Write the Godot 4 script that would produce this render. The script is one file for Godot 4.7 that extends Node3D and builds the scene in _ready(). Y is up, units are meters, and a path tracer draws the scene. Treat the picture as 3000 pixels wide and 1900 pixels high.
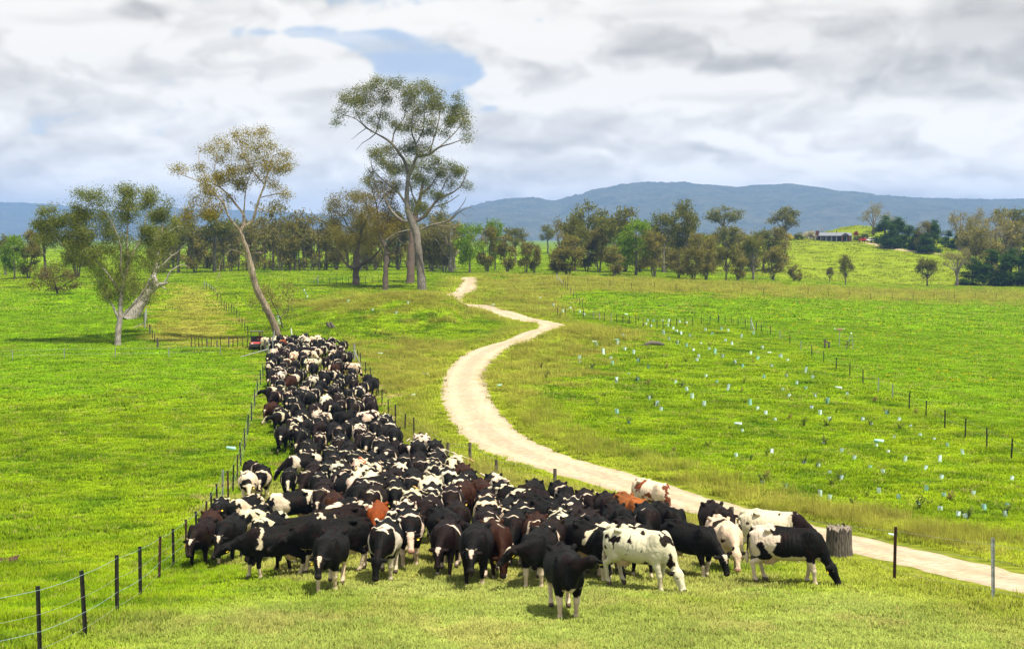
extends Node3D
# A herd of dairy cows walking up a fenced lane towards the viewer; white gravel road, gums, far blue ranges.
# Metres, y up. The eye stands at the origin, EYE above the valley floor, and looks along -z.

const F := 4200.0                 # focal length in pixels of a 3000 x 1900 picture
const EYE := 10.7
const PITCH := 0.05945
var rise := PackedFloat32Array()   # height of the ground along -z, one entry per metre
var soft: FastNoiseLite
var fine: FastNoiseLite
var patchy: FastNoiseLite
var coatn: FastNoiseLite
var taken := {}
var rng := RandomNumberGenerator.new()
var M := {}
var zones := []
var road_pts: Array[Vector2] = []
var road_box := {}
const ORD := ["first", "second", "third", "fourth", "fifth", "sixth", "seventh", "eighth", "ninth", "tenth", "eleventh", "twelfth", "thirteenth", "fourteenth", "fifteenth", "sixteenth", "seventeenth", "eighteenth", "nineteenth", "twentieth", "twenty-first", "twenty-second", "twenty-third", "twenty-fourth", "twenty-fifth", "twenty-sixth", "twenty-seventh", "twenty-eighth", "twenty-ninth", "thirtieth", "thirty-first", "thirty-second", "thirty-third", "thirty-fourth", "thirty-fifth"]


func _ready() -> void:
	rng.seed = 7
	make_noises()
	# --- camera, sky, sun, exposure
	var cam := Camera3D.new()
	cam.name = "camera"
	cam.fov = rad_to_deg(2.0 * atan(950.0 / F))
	cam.position = Vector3(0, EYE, 0)
	cam.rotation.x = -PITCH
	cam.near = 0.1
	cam.far = 16000
	add_child(cam)
	cam.current = true
	var we := WorldEnvironment.new()
	we.name = "air"
	var env := Environment.new()
	env.background_mode = Environment.BG_SKY
	env.sky = make_sky()
	env.background_energy_multiplier = SKY_ENERGY
	env.sky_rotation = Vector3(0, SKY_TURN, 0)
	env.tonemap_mode = Environment.TONE_MAPPER_LINEAR
	env.tonemap_exposure = EXPOSURE
	env.fog_enabled = true
	env.fog_density = 0.000155
	env.fog_light_color = Color(0.55, 0.73, 1.0)
	env.sdfgi_enabled = true
	env.ssao_enabled = true
	env.ssil_enabled = true
	we.environment = env
	add_child(we)
	var sun := DirectionalLight3D.new()
	sun.name = "sun"
	sun.light_energy = SUN_ENERGY
	sun.light_color = Color(1.0, 0.955, 0.86)
	sun.light_angular_distance = 0.53
	sun.shadow_enabled = true
	add_child(sun)
	sun.look_at_from_position(Vector3(3.0, 9.0, 2.2), Vector3.ZERO, Vector3.UP)
	# --- setting
	make_materials()
	lay_road()
	make_zones()
	build_ground()
	build_road()
	build_hills()
	# --- structures and things
	build_trees()
	build_fences()
	build_house()
	build_cows()
	build_guards()
	build_small_things()
	build_grass()

const SKY_TURN := PI / 2
const SKY_ENERGY := 0.97
const EXPOSURE := 1.6
const SUN_ENERGY := 1.6


# ---------------------------------------------------------------- helpers
func numbered(called: String) -> String:
	var n: int = taken.get(called, 0)
	taken[called] = n + 1
	return called if n == 0 else "%s_%03d" % [called, n]

func tag(o: Node, label: String, category: String, group := "", kind := "") -> Node:
	if label: o.set_meta("label", label)
	if category: o.set_meta("category", category)
	if group: o.set_meta("group", group)
	if kind: o.set_meta("kind", kind)
	return o

func thing(called: String, label: String, category: String, where := Vector3.ZERO, turn := 0.0, group := "") -> Node3D:
	var o := Node3D.new()
	o.name = numbered(called)
	add_child(o)
	o.position = where
	o.rotation.y = turn
	tag(o, label, category, group)
	return o

func inst(called: String, mesh: Mesh, mat: Material, parent: Node) -> MeshInstance3D:
	var o := MeshInstance3D.new()
	o.mesh = mesh
	o.name = numbered(called) if parent == self else called
	if mat: o.material_override = mat
	parent.add_child(o, true)
	return o

func begin() -> SurfaceTool:
	var st := SurfaceTool.new()
	st.begin(Mesh.PRIMITIVE_TRIANGLES)
	return st

func done(st: SurfaceTool, called: String, mat: Material, parent: Node, flat := true) -> MeshInstance3D:
	if flat: st.generate_normals()
	return inst(called, st.commit(), mat, parent)

func tri(st: SurfaceTool, a: Vector3, b: Vector3, c: Vector3) -> void:   # a, b, c counter-clockwise from outside
	st.add_vertex(a)
	st.add_vertex(c)
	st.add_vertex(b)

func quad(st: SurfaceTool, a: Vector3, b: Vector3, c: Vector3, d: Vector3) -> void:
	tri(st, a, b, c)
	tri(st, a, c, d)

func box(st: SurfaceTool, t: Transform3D, s: Vector3, bevel := 0.0) -> void:
	# a box of size s centred on t, its edges cut by bevel
	st.set_smooth_group(-1)
	var h := s * 0.5
	if bevel <= 0.0:
		for ax in 3:
			for sg in [-1.0, 1.0]:
				var n := Vector3.ZERO
				n[ax] = sg
				var u := Vector3.ZERO
				u[(ax + 1) % 3] = 1.0
				var v := n.cross(u)
				var c := n * h
				quad(st, t * (c - u * h - v * h), t * (c + u * h - v * h), t * (c + u * h + v * h), t * (c - u * h + v * h))
		return
	var hull := []
	for ax in 3:
		for sg in [-1.0, 1.0]:
			var n := Vector3.ZERO
			n[ax] = sg
			var u := Vector3.ZERO
			u[(ax + 1) % 3] = 1.0
			var v := n.cross(u)
			var b := Vector3.ONE * bevel
			var c := n * h
			quad(st, t * (c - u * (h - b) - v * (h - b)), t * (c + u * (h - b) - v * (h - b)), t * (c + u * (h - b) + v * (h - b)), t * (c - u * (h - b) + v * (h - b)))
	for ax in 3:
		var a2 := (ax + 1) % 3
		var a3 := (ax + 2) % 3
		for s2 in [-1.0, 1.0]:
			for s3 in [-1.0, 1.0]:
				var p := []
				for e in [-1.0, 1.0]:
					var q1 := Vector3.ZERO
					q1[ax] = e * (h[ax] - bevel)
					q1[a2] = s2 * h[a2]
					q1[a3] = s3 * (h[a3] - bevel)
					var q2 := q1
					q2[a2] = s2 * (h[a2] - bevel)
					q2[a3] = s3 * h[a3]
					p.append(q1)
					p.append(q2)
				if s2 * s3 > 0.0: quad(st, t * p[0], t * p[2], t * p[3], t * p[1])
				else: quad(st, t * p[0], t * p[1], t * p[3], t * p[2])
	for sx in [-1.0, 1.0]:
		for sy in [-1.0, 1.0]:
			for sz in [-1.0, 1.0]:
				var a := Vector3(sx * h.x, sy * (h.y - bevel), sz * (h.z - bevel))
				var b2 := Vector3(sx * (h.x - bevel), sy * h.y, sz * (h.z - bevel))
				var c2 := Vector3(sx * (h.x - bevel), sy * (h.y - bevel), sz * h.z)
				if sx * sy * sz > 0.0: tri(st, t * a, t * b2, t * c2)
				else: tri(st, t * a, t * c2, t * b2)

func tube(st: SurfaceTool, pts: Array, radii: Array, sides := 6, col = null, cap := true) -> void:
	# a smooth tapered tube through pts
	var n := pts.size()
	if n < 2: return
	var up := Vector3(0.31, 0.2, 0.93)
	var rings := []
	for i in n:
		var a: Vector3 = pts[maxi(i - 1, 0)]
		var b: Vector3 = pts[mini(i + 1, n - 1)]
		var d := (b - a)
		d = d.normalized() if d.length() > 1e-6 else Vector3.UP
		var u := d.cross(up)
		if u.length() < 0.1: u = d.cross(Vector3.RIGHT)
		u = u.normalized()
		var v := u.cross(d)
		up = v
		# v, u, d
		var ring := []
		for k in sides:
			var ang := TAU * k / sides
			ring.append([pts[i], (u * cos(ang) + v * sin(ang)), radii[i]])
		rings.append(ring)
	for i in n - 1:
		for k in sides:
			var k2 := (k + 1) % sides
			var q := [rings[i][k], rings[i][k2], rings[i + 1][k2], rings[i + 1][k]]
			for id in [0, 1, 2, 0, 2, 3]:
				var e = q[id]
				if col != null: st.set_color(col[i if id < 2 else i + 1] if col is Array else col)
				st.set_normal(e[1])
				st.add_vertex(e[0] + e[1] * e[2])
	if cap:
		for e in [0, n - 1]:
			var d2: Vector3 = (pts[e] - pts[1 if e == 0 else n - 2]).normalized()
			for k in range(1, sides - 1):
				var a3 = rings[e][0]
				var b3 = rings[e][k]
				var c3 = rings[e][k + 1]
				for w in ([a3, b3, c3] if e == 0 else [a3, c3, b3]):
					if col != null: st.set_color(col[e] if col is Array else col)
					st.set_normal(d2)
					st.add_vertex(w[0] + w[1] * w[2])

func rod(st: SurfaceTool, a: Vector3, b: Vector3, r: float, sides := 8, col = null) -> void:
	tube(st, [a, b], [r, r], sides, col)

func lin(r: float, g: float, b: float) -> Color:
	return Color(r, g, b).linear_to_srgb()

func plain_mat(r: float, g: float, b: float, rough := 0.8, metal := 0.0) -> StandardMaterial3D:
	var m := StandardMaterial3D.new()
	m.albedo_color = lin(r, g, b)
	m.roughness = rough
	m.metallic = metal
	return m

func noise_tex(freq: float, lo: Color, hi: Color, seed_: int, type := FastNoiseLite.TYPE_SIMPLEX_SMOOTH, oct := 4, size := 512) -> NoiseTexture2D:
	var n := FastNoiseLite.new()
	n.noise_type = type
	n.frequency = freq
	n.fractal_octaves = oct
	n.seed = seed_
	var t := NoiseTexture2D.new()
	t.width = size
	t.height = size
	t.seamless = true
	t.noise = n
	var g := Gradient.new()
	g.set_color(0, lo)
	g.set_color(1, hi)
	t.color_ramp = g
	return t

func worn(r: float, g: float, b: float, rough: float, scale: float, dark := 0.55, bump := 0.0, metal := 0.0, stretch := Vector3.ONE) -> StandardMaterial3D:
	# one base colour, mottled by a computed texture laid in the thing's own axes
	var m := plain_mat(r, g, b, rough, metal)
	m.albedo_texture = noise_tex(0.012, Color(dark, dark, dark), Color(1, 1, 1), int(r * 991 + g * 77 + scale * 13))
	m.uv1_triplanar = true
	m.uv1_scale = stretch * scale
	if bump > 0.0:
		m.heightmap_enabled = true
		m.heightmap_texture = m.albedo_texture
		m.heightmap_scale = bump
	return m

func make_noises() -> void:
	soft = FastNoiseLite.new()
	soft.noise_type = FastNoiseLite.TYPE_SIMPLEX_SMOOTH
	soft.frequency = 0.035
	soft.fractal_octaves = 3
	soft.seed = 3
	fine = FastNoiseLite.new()
	fine.noise_type = FastNoiseLite.TYPE_SIMPLEX_SMOOTH
	fine.frequency = 0.35
	fine.fractal_octaves = 3
	fine.seed = 11
	patchy = FastNoiseLite.new()
	patchy.noise_type = FastNoiseLite.TYPE_SIMPLEX
	patchy.frequency = 0.12
	patchy.fractal_octaves = 4
	patchy.seed = 23
	coatn = FastNoiseLite.new()
	coatn.noise_type = FastNoiseLite.TYPE_SIMPLEX_SMOOTH
	coatn.frequency = 1.0
	coatn.fractal_octaves = 2
	coatn.seed = 5
	var key := [Vector2(-60, 5.4), Vector2(0, 4.5), Vector2(22, 3.75), Vector2(30, 2.8), Vector2(36, 2.1), Vector2(45, 1.2), Vector2(56, 0.45), Vector2(70, 0.0), Vector2(155, 0.0), Vector2(200, 1.2), Vector2(250, 2.2), Vector2(330, 3.4), Vector2(450, 4.2), Vector2(600, 5.5), Vector2(1000, 6.0), Vector2(1100, 6.0)]
	var raw := PackedFloat32Array()
	for d in range(-60, 1061):
		var i := 0
		while i < key.size() - 2 and key[i + 1].x < d: i += 1
		raw.append(lerpf(key[i].y, key[i + 1].y, clampf((d - key[i].x) / (key[i + 1].x - key[i].x), 0, 1)))
	for i in raw.size():
		var w := 3 if i < 130 else 10
		var s := 0.0
		for k in range(-w, w + 1): s += raw[clampi(i + k, 0, raw.size() - 1)]
		rise.append(s / (2 * w + 1))

# ---------------------------------------------------------------- the lie of the land
func ground(x: float, z: float) -> float:
	var d := -z
	var f := clampf(d + 60.0, 0.0, 1119.0)
	var i := int(f)
	var y := lerpf(rise[i], rise[i + 1], f - i)
	y += 0.28 * soft.get_noise_2d(x, z) * clampf((d - 20) / 60.0, 0.25, 1.0)
	if d < 900.0:
		if x < -4.0 and d > 28.0 and d < 200.0:
			y -= 1.05 * smoothstep(-4.0, -11.0, x) * smoothstep(28.0, 46.0, d) * (1.0 - smoothstep(140.0, 195.0, d))
		if x > 2.0:
			y -= 6.6 * smoothstep(2.0, 128.0, x) * 1.0 * smoothstep(45.0, 115.0, d) * lerpf(1.0, 0.94, smoothstep(2.0, 40.0, x))
		var kx := (x + 14.0) / 13.0
		var kd := (d - 188.0) / (21.0 if d < 188.0 else 13.0)
		y += 2.7 * exp(-kx * kx - kd * kd) * (1.0 - 0.72 * smoothstep(-8.0, -5.8, x))
		var bx := (x - 7.5) / 8.0
		var bd := (d - 150.0) / 11.0
		y += 1.1 * exp(-bx * bx - bd * bd)
		if d > 380.0:
			var side := smoothstep(38.0, 92.0, x)
			var up := clampf((d - 402.0) / 134.0, 0.0, 1.0)
			var hill := 11.6 * side * (up * 0.55 + 0.45 * smoothstep(0.0, 1.0, up)) * (1.0 - 0.75 * smoothstep(640.0, 820.0, d))
			var mx := (x - 146.0) / 14.0
			var md := (d - 606.0) / 26.0
			y += hill + 5.6 * exp(-mx * mx - md * md)
	return y

func sight(px: float, py: float) -> Vector3:
	return Vector3((px - 1500.0) / F, -(py - 950.0) / F, -1.0).rotated(Vector3.RIGHT, -PITCH)

func at(px: float, py: float, lift := 0.0, from := 14.0) -> Vector3:
	# the point of the ground (raised by lift) that stands in that direction
	var v := sight(px, py)
	var t := from
	var last := t
	while t < 1500.0:
		var p := v * t
		if EYE + p.y < ground(p.x, p.z) + lift:
			break
		last = t
		t += 0.4 + t * 0.006
	var lo := last
	var hi := t
	for k in 18:
		var mid := (lo + hi) * 0.5
		var p2 := v * mid
		if EYE + p2.y < ground(p2.x, p2.z) + lift: hi = mid
		else: lo = mid
	var r := v * hi
	return Vector3(r.x, ground(r.x, r.z), r.z)

func scale_at(p: Vector3) -> float:   # metres per picture pixel at that distance
	return -p.z / F

# ---------------------------------------------------------------- sky
func make_sky() -> Sky:
	var cn := FastNoiseLite.new()
	cn.noise_type = FastNoiseLite.TYPE_SIMPLEX_SMOOTH
	cn.fractal_octaves = 6
	cn.fractal_gain = 0.52
	cn.frequency = 1.0
	cn.seed = 41
	var bn := FastNoiseLite.new()
	bn.noise_type = FastNoiseLite.TYPE_SIMPLEX_SMOOTH
	bn.fractal_octaves = 4
	bn.frequency = 1.0
	bn.seed = 97
	var low := Image.create(1024, 512, false, Image.FORMAT_RGB8)
	for y in 512:
		for x in 1024:
			low.set_pixel((x + 768) % 1024, y, air(x / 1024.0, y / 512.0, cn, bn) if y < 264 else Color(0.42, 0.45, 0.40))
	low.resize(4096, 2048, Image.INTERPOLATE_CUBIC)
	for y in range(890, 1036):
		for x in range(1790, 2307):
			low.set_pixel((x + 3072) % 4096, y, air(x / 4096.0, y / 2048.0, cn, bn))
	var pm := PanoramaSkyMaterial.new()
	pm.panorama = ImageTexture.create_from_image(low)
	var s := Sky.new()
	s.sky_material = pm
	return s

func air(u: float, v: float, cn: FastNoiseLite, bn: FastNoiseLite) -> Color:
	var az := (u - 0.5) * TAU
	var el := (0.5 - v) * PI
	var d := Vector3(sin(az) * cos(el), sin(el), -cos(az) * cos(el))
	var high := clampf(d.y, 0.0, 1.0)
	var blue := Color(0.76, 0.83, 0.91).lerp(Color(0.56, 0.67, 0.83), pow(high, 0.5))
	blue = Color(0.86, 0.90, 0.94).lerp(blue, smoothstep(0.0, 0.09, high))
	# heaps of cloud, flatter towards the horizon
	var st := lerpf(2.3, 1.5, smoothstep(0.0, 0.5, high))
	var p := Vector3(d.x * 6.0, d.y * 6.0 * st, d.z * 6.0)
	var wob := bn.get_noise_3dv(p * 1.7) * 0.25
	var n := cn.get_noise_3dv(p + Vector3(wob, wob * 0.5, 7.0))
	var n_up := cn.get_noise_3dv(p + Vector3(wob, wob * 0.5 + 0.16, 7.0))
	var broad := bn.get_noise_3dv(Vector3(d.x * 2.2, d.y * 7.0, d.z * 2.2))
	# gaps of blue
	var deg := Vector2(rad_to_deg(az), rad_to_deg(el))
	var gap := 0.0
	for g in [[-9.0, 8.05, 2.6, 0.30], [-5.8, 7.85, 2.2, 0.36], [-3.2, 6.9, 1.9, 0.6], [-1.3, 6.2, 1.6, 0.75], [-0.5, 5.5, 1.0, 0.5], [1.4, 8.6, 1.2, 0.28]]:
		var q := (deg - Vector2(g[0], g[1])) / Vector2(g[2], g[3])
		gap = maxf(gap, exp(-q.length_squared()))
	gap -= 0.7 * exp(-((deg - Vector2(-20.5, 8.6)) / Vector2(5.0, 2.0)).length_squared()) + 0.35 * smoothstep(2.5, 7.0, deg.x) * smoothstep(60.0, 30.0, deg.x)
	gap -= 0.6 * smoothstep(4.6, 2.6, deg.y)
	var cover := smoothstep(-0.50, -0.16, n * 1.25 + wob * 0.5 + broad * 0.25 - gap * 0.70 + 0.17)
	gap = minf(gap, 1.0)
	cover = maxf(cover, 0.12 + 0.45 * smoothstep(-0.15, 0.5, bn.get_noise_3dv(Vector3(d.x * 9.0, d.y * 50.0, d.z * 9.0))))   # thin high veil
	var bright := clampf(0.965 + (n - n_up) * 0.34 + 0.06 * n, 0.74, 1.0)
	# grey undersides in long flat bands
	var band := bn.get_noise_3dv(Vector3(d.x * 3.0 + 4.0, d.y * 26.0, d.z * 3.0))
	bright -= 0.085 * smoothstep(0.0, 0.45, band) * smoothstep(0.5, 0.1, high)
	bright -= 0.045 * smoothstep(0.05, 0.45, broad)
	# one dark drifting puff, and a grey bank on the right
	var pq := (deg - Vector2(-14.4, 8.7)) / Vector2(1.35, 0.42)
	bright -= 0.17 * smoothstep(1.25, 0.5, pq.length() + 0.55 * n)
	var bank := smoothstep(15.6, 16.6, deg.x + 0.8 * n) * smoothstep(5.6, 7.2, deg.y + 1.6 * n) * smoothstep(40.0, 24.0, deg.x)
	bright -= 0.09 * bank
	bright = clampf(bright, 0.66, 0.985)
	var cloud := Color(bright, bright * 0.985, bright * 0.955)
	cloud = cloud.lerp(Color(0.89, 0.905, 0.93), 0.45 * (1.0 - smoothstep(0.0, 0.06, high)))
	var fall := lerpf(1.0, 0.88, smoothstep(0.015, 0.13, high))   # brightest low down, as skies are
	return blue.lerp(cloud, cover) * Color(fall, fall, fall)

# ---------------------------------------------------------------- materials
func make_materials() -> void:
	var g := plain_mat(1, 1, 1, 0.95)
	g.vertex_color_use_as_albedo = true
	g.albedo_texture = noise_tex(0.02, Color(0.62, 0.66, 0.55), Color(1, 1, 1), 5, FastNoiseLite.TYPE_SIMPLEX, 5)
	g.uv1_triplanar = true
	g.uv1_world_triplanar = true
	g.uv1_scale = Vector3.ONE * 0.11
	g.heightmap_enabled = true
	g.heightmap_texture = noise_tex(0.05, Color.BLACK, Color.WHITE, 15, FastNoiseLite.TYPE_SIMPLEX, 4)
	g.heightmap_scale = 3.0
	g.metallic_specular = 0.08
	M.ground = g
	var b := plain_mat(1, 1, 1, 0.9)
	b.vertex_color_use_as_albedo = true
	b.backlight_enabled = true
	b.backlight = Color(0.9, 0.9, 0.9)
	b.metallic_specular = 0.12
	M.blade = b
	var r := plain_mat(0.555, 0.475, 0.375, 0.95)
	r.albedo_texture = noise_tex(0.02, Color(0.80, 0.78, 0.74), Color(1, 1, 1), 8, FastNoiseLite.TYPE_SIMPLEX, 5)
	r.uv1_triplanar = true
	r.uv1_world_triplanar = true
	r.uv1_scale = Vector3.ONE * 0.21
	r.vertex_color_use_as_albedo = true
	r.heightmap_enabled = true
	r.heightmap_texture = r.albedo_texture
	r.heightmap_scale = 3.0
	M.road = r
	var c := plain_mat(1, 1, 1, 0.62)
	c.vertex_color_use_as_albedo = true
	c.metallic_specular = 0.2
	c.heightmap_enabled = true
	c.heightmap_texture = noise_tex(0.03, Color.BLACK, Color.WHITE, 61, FastNoiseLite.TYPE_SIMPLEX, 4, 256)
	c.heightmap_scale = 2.2
	c.uv1_triplanar = true
	c.uv1_scale = Vector3(1.1, 0.55, 1.1)
	M.coat = c
	M.eye = plain_mat(0.006, 0.005, 0.004, 0.12)
	M.tag = plain_mat(0.75, 0.55, 0.02, 0.5)
	M.horn = plain_mat(0.30, 0.25, 0.19, 0.5)
	var bark := plain_mat(1, 1, 1, 0.9)
	bark.vertex_color_use_as_albedo = true
	bark.albedo_texture = noise_tex(0.015, Color(0.45, 0.43, 0.42), Color(1, 1, 1), 31, FastNoiseLite.TYPE_SIMPLEX, 5)
	bark.uv1_triplanar = true
	bark.uv1_scale = Vector3(0.7, 0.16, 0.7)
	bark.heightmap_enabled = true
	bark.heightmap_texture = bark.albedo_texture
	bark.heightmap_scale = 8.0
	M.bark = bark
	var l := plain_mat(1, 1, 1, 0.55)
	l.vertex_color_use_as_albedo = true
	l.backlight_enabled = true
	l.backlight = Color(0.9, 0.9, 0.9)
	l.metallic_specular = 0.15
	M.leaf = l
	var h := plain_mat(1, 1, 1, 0.95)
	h.vertex_color_use_as_albedo = true
	h.metallic_specular = 0.1
	M.forest = h
	M.steel_black = worn(0.018, 0.016, 0.015, 0.6, 2.0, 0.5)
	M.steel_rust = worn(0.10, 0.035, 0.02, 0.85, 2.0, 0.45)
	M.galv = worn(0.42, 0.46, 0.49, 0.45, 1.3, 0.7, 0.0, 0.35)
	M.wire = plain_mat(0.38, 0.40, 0.41, 0.5, 0.4)
	M.twine = plain_mat(0.26, 0.42, 0.46, 0.6)
	M.old_wood = worn(0.26, 0.225, 0.195, 0.95, 1.2, 0.4, 6.0, 0.0, Vector3(3.0, 0.35, 3.0))
	var gd := plain_mat(0.62, 0.84, 0.84, 0.5)
	gd.backlight_enabled = true
	gd.backlight = Color(0.5, 0.5, 0.5)
	M.guard = gd
	M.guard_dark = gd.duplicate()
	M.guard_dark.albedo_color = lin(0.30, 0.62, 0.56)

# ---------------------------------------------------------------- road line
func lay_road() -> void:
	# far end by the gums, over the crest, round the bend and off to the right
	var px := [[1374, 812], [1376, 830], [1364, 850], [1330, 0, 226], [1322, 0, 209], [1343, 0, 194], [1376, 893], [1425, 902], [1505, 926], [1602, 946], [1620, 957], [1540, 987], [1450, 1018], [1400, 1046], [1372, 1080], [1360, 1123], [1374, 1184], [1410, 1241], [1476, 1298], [1577, 1343], [1735, 1387], [1915, 1441], [2120, 1497], [2305, 1545], [2497, 1592], [2750, 1650], [3000, 1709], [3300, 1772]]
	var curve := Curve3D.new()
	curve.bake_interval = 0.8
	var pts := []
	for p in px: pts.append(at(p[0], p[1]) if p.size() == 2 else Vector3((p[0] - 1500.0) / F * p[2], 0, -p[2]))
	for q in pts.size(): pts[q].y = ground(pts[q].x, pts[q].z)
	for i in pts.size():
		var a: Vector3 = pts[maxi(i - 1, 0)]
		var b: Vector3 = pts[mini(i + 1, pts.size() - 1)]
		var l0: float = (pts[i] - a).length()
		var l1: float = (b - pts[i]).length()
		var t: Vector3 = (b - a).normalized()
		curve.add_point(pts[i], -t * l0 * 0.33, t * l1 * 0.33)
	for p in curve.get_baked_points():
		road_pts.append(Vector2(p.x, p.z))
	for i in road_pts.size():
		var k := Vector2i(floori(road_pts[i].x / 8.0), floori(road_pts[i].y / 8.0))
		if not road_box.has(k): road_box[k] = []
		road_box[k].append(i)

func road_far(x: float, z: float) -> float:   # distance to the road's middle, 99 when not near
	var best := 9801.0
	var cx := floori(x / 8.0)
	var cz := floori(z / 8.0)
	for i in range(cx - 1, cx + 2):
		for j in range(cz - 1, cz + 2):
			var l = road_box.get(Vector2i(i, j))
			if l == null: continue
			for n in l:
				var q: Vector2 = road_pts[n]
				var dx := q.x - x
				var dz := q.y - z
				var s := dx * dx + dz * dz
				if s < best: best = s
	return sqrt(best)

func build_road() -> void:
	var st := begin()
	var n := road_pts.size()
	var rows := []
	for i in n:
		var p := road_pts[i]
		var t := (road_pts[mini(i + 2, n - 1)] - road_pts[maxi(i - 2, 0)]).normalized()
		var s := Vector2(-t.y, t.x)
		var row := []
		for k in 13:
			var e := (k - 6) / 6.0
			var half := 1.95 * lerpf(0.66, 1.0, smoothstep(42.0, 78.0, -p.y)) + 0.30 * fine.get_noise_2d(i * 0.9 + (0 if k < 6 else 900), 5.0)
			var q := p + s * e * half
			var y := ground(q.x, q.y) + 0.05 - 0.10 * pow(absf(e), 5.0) - 0.012 * exp(-pow((absf(e) - 0.45) / 0.14, 2.0))
			var tone := (0.80 + 0.20 * exp(-pow((absf(e) - 0.45) / 0.2, 2.0))) * (0.95 + 0.12 * soft.get_noise_2d(q.x * 6.0, q.y * 6.0))
			var grime := clampf(0.5 + 0.9 * patchy.get_noise_2d(q.x * 3.0, q.y * 3.0), 0.0, 1.0)
			row.append([Vector3(q.x, y, q.y), Color(tone, tone * lerpf(0.96, 1.0, grime), tone * lerpf(0.86, 1.0, grime))])
		rows.append(row)
	st.set_smooth_group(0)
	for i in n - 1:
		for k in 12:
			for w in [[i, k], [i + 1, k], [i + 1, k + 1], [i, k], [i + 1, k + 1], [i, k + 1]]:
				var v = rows[w[0]][w[1]]
				st.set_color(v[1])
				st.add_vertex(v[0])
	var o := done(st, "gravel_road", M.road, self)
	tag(o, "pale gravel road curving through the green paddocks", "road", "", "structure")

# ---------------------------------------------------------------- what grows where
func poly(px: Array) -> PackedVector2Array:
	var r := PackedVector2Array()
	for p in px:
		var w := at(p[0], p[1])
		r.append(Vector2(w.x, w.z))
	return r

func make_zones() -> void:
	zones = [
		["lane", poly([[430, 965], [465, 1016], [728, 1004], [690, 930], [600, 845], [545, 832], [490, 880]])],
		["knoll", poly([[870, 893], [1000, 870], [1110, 858], [1250, 853], [1340, 862], [1400, 888], [1402, 912], [1300, 906], [1100, 916], [900, 918]])],
		["seed", poly([[1430, 806], [2000, 823], [3100, 846], [3100, 879], [2500, 877], [2100, 866], [1650, 850], [1460, 848]])],
		["seed", poly([[1480, 1036], [1560, 1000], [1690, 962], [1850, 955], [1840, 1010], [1700, 1050], [1640, 1130], [1560, 1165], [1480, 1180], [1450, 1130]])],
		["rough", poly([[1900, 1385], [2250, 1440], [3100, 1600], [3100, 1660], [2500, 1545], [2000, 1440]])],
		["seed", poly([[1420, 812], [1640, 830], [1680, 930], [1560, 925], [1440, 880]])],
		["seed", poly([[1060, 1010], [1230, 985], [1350, 1010], [1270, 1080], [1200, 1180], [1110, 1090]])],
		["track", poly([[1085, 1095], [1142, 1104], [1160, 1180], [1128, 1196]])],
		["trod", poly([[785, 1040], [1040, 1052], [1110, 1150], [1190, 1290], [1120, 1420], [960, 1470], [880, 1400], [800, 1200]])],
		["worn", poly([[560, 1500], [620, 1640], [900, 1720], [1300, 1760], [1700, 1780], [2050, 1740], [2330, 1640], [2000, 1500], [1600, 1400], [1200, 1350], [800, 1400]])],
		["clover", poly([[1660, 868], [2200, 872], [3100, 890], [3100, 1330], [2700, 1180], [2300, 1010], [2100, 945], [1750, 930]])],
		["lush", poly([[-80, 870], [360, 830], [420, 960], [460, 1020], [720, 1040], [740, 1150], [-80, 1180]])],
	]

func zone_at(x: float, z: float) -> String:
	var d := -z
	var j := patchy.get_noise_2d(x * 1.4, z * 1.4) * d * 0.045
	var q := Vector2(x + j, z + j * 1.6)
	for k in zones:
		if Geometry2D.is_point_in_polygon(q, k[1]): return k[0]
	return ""

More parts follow.
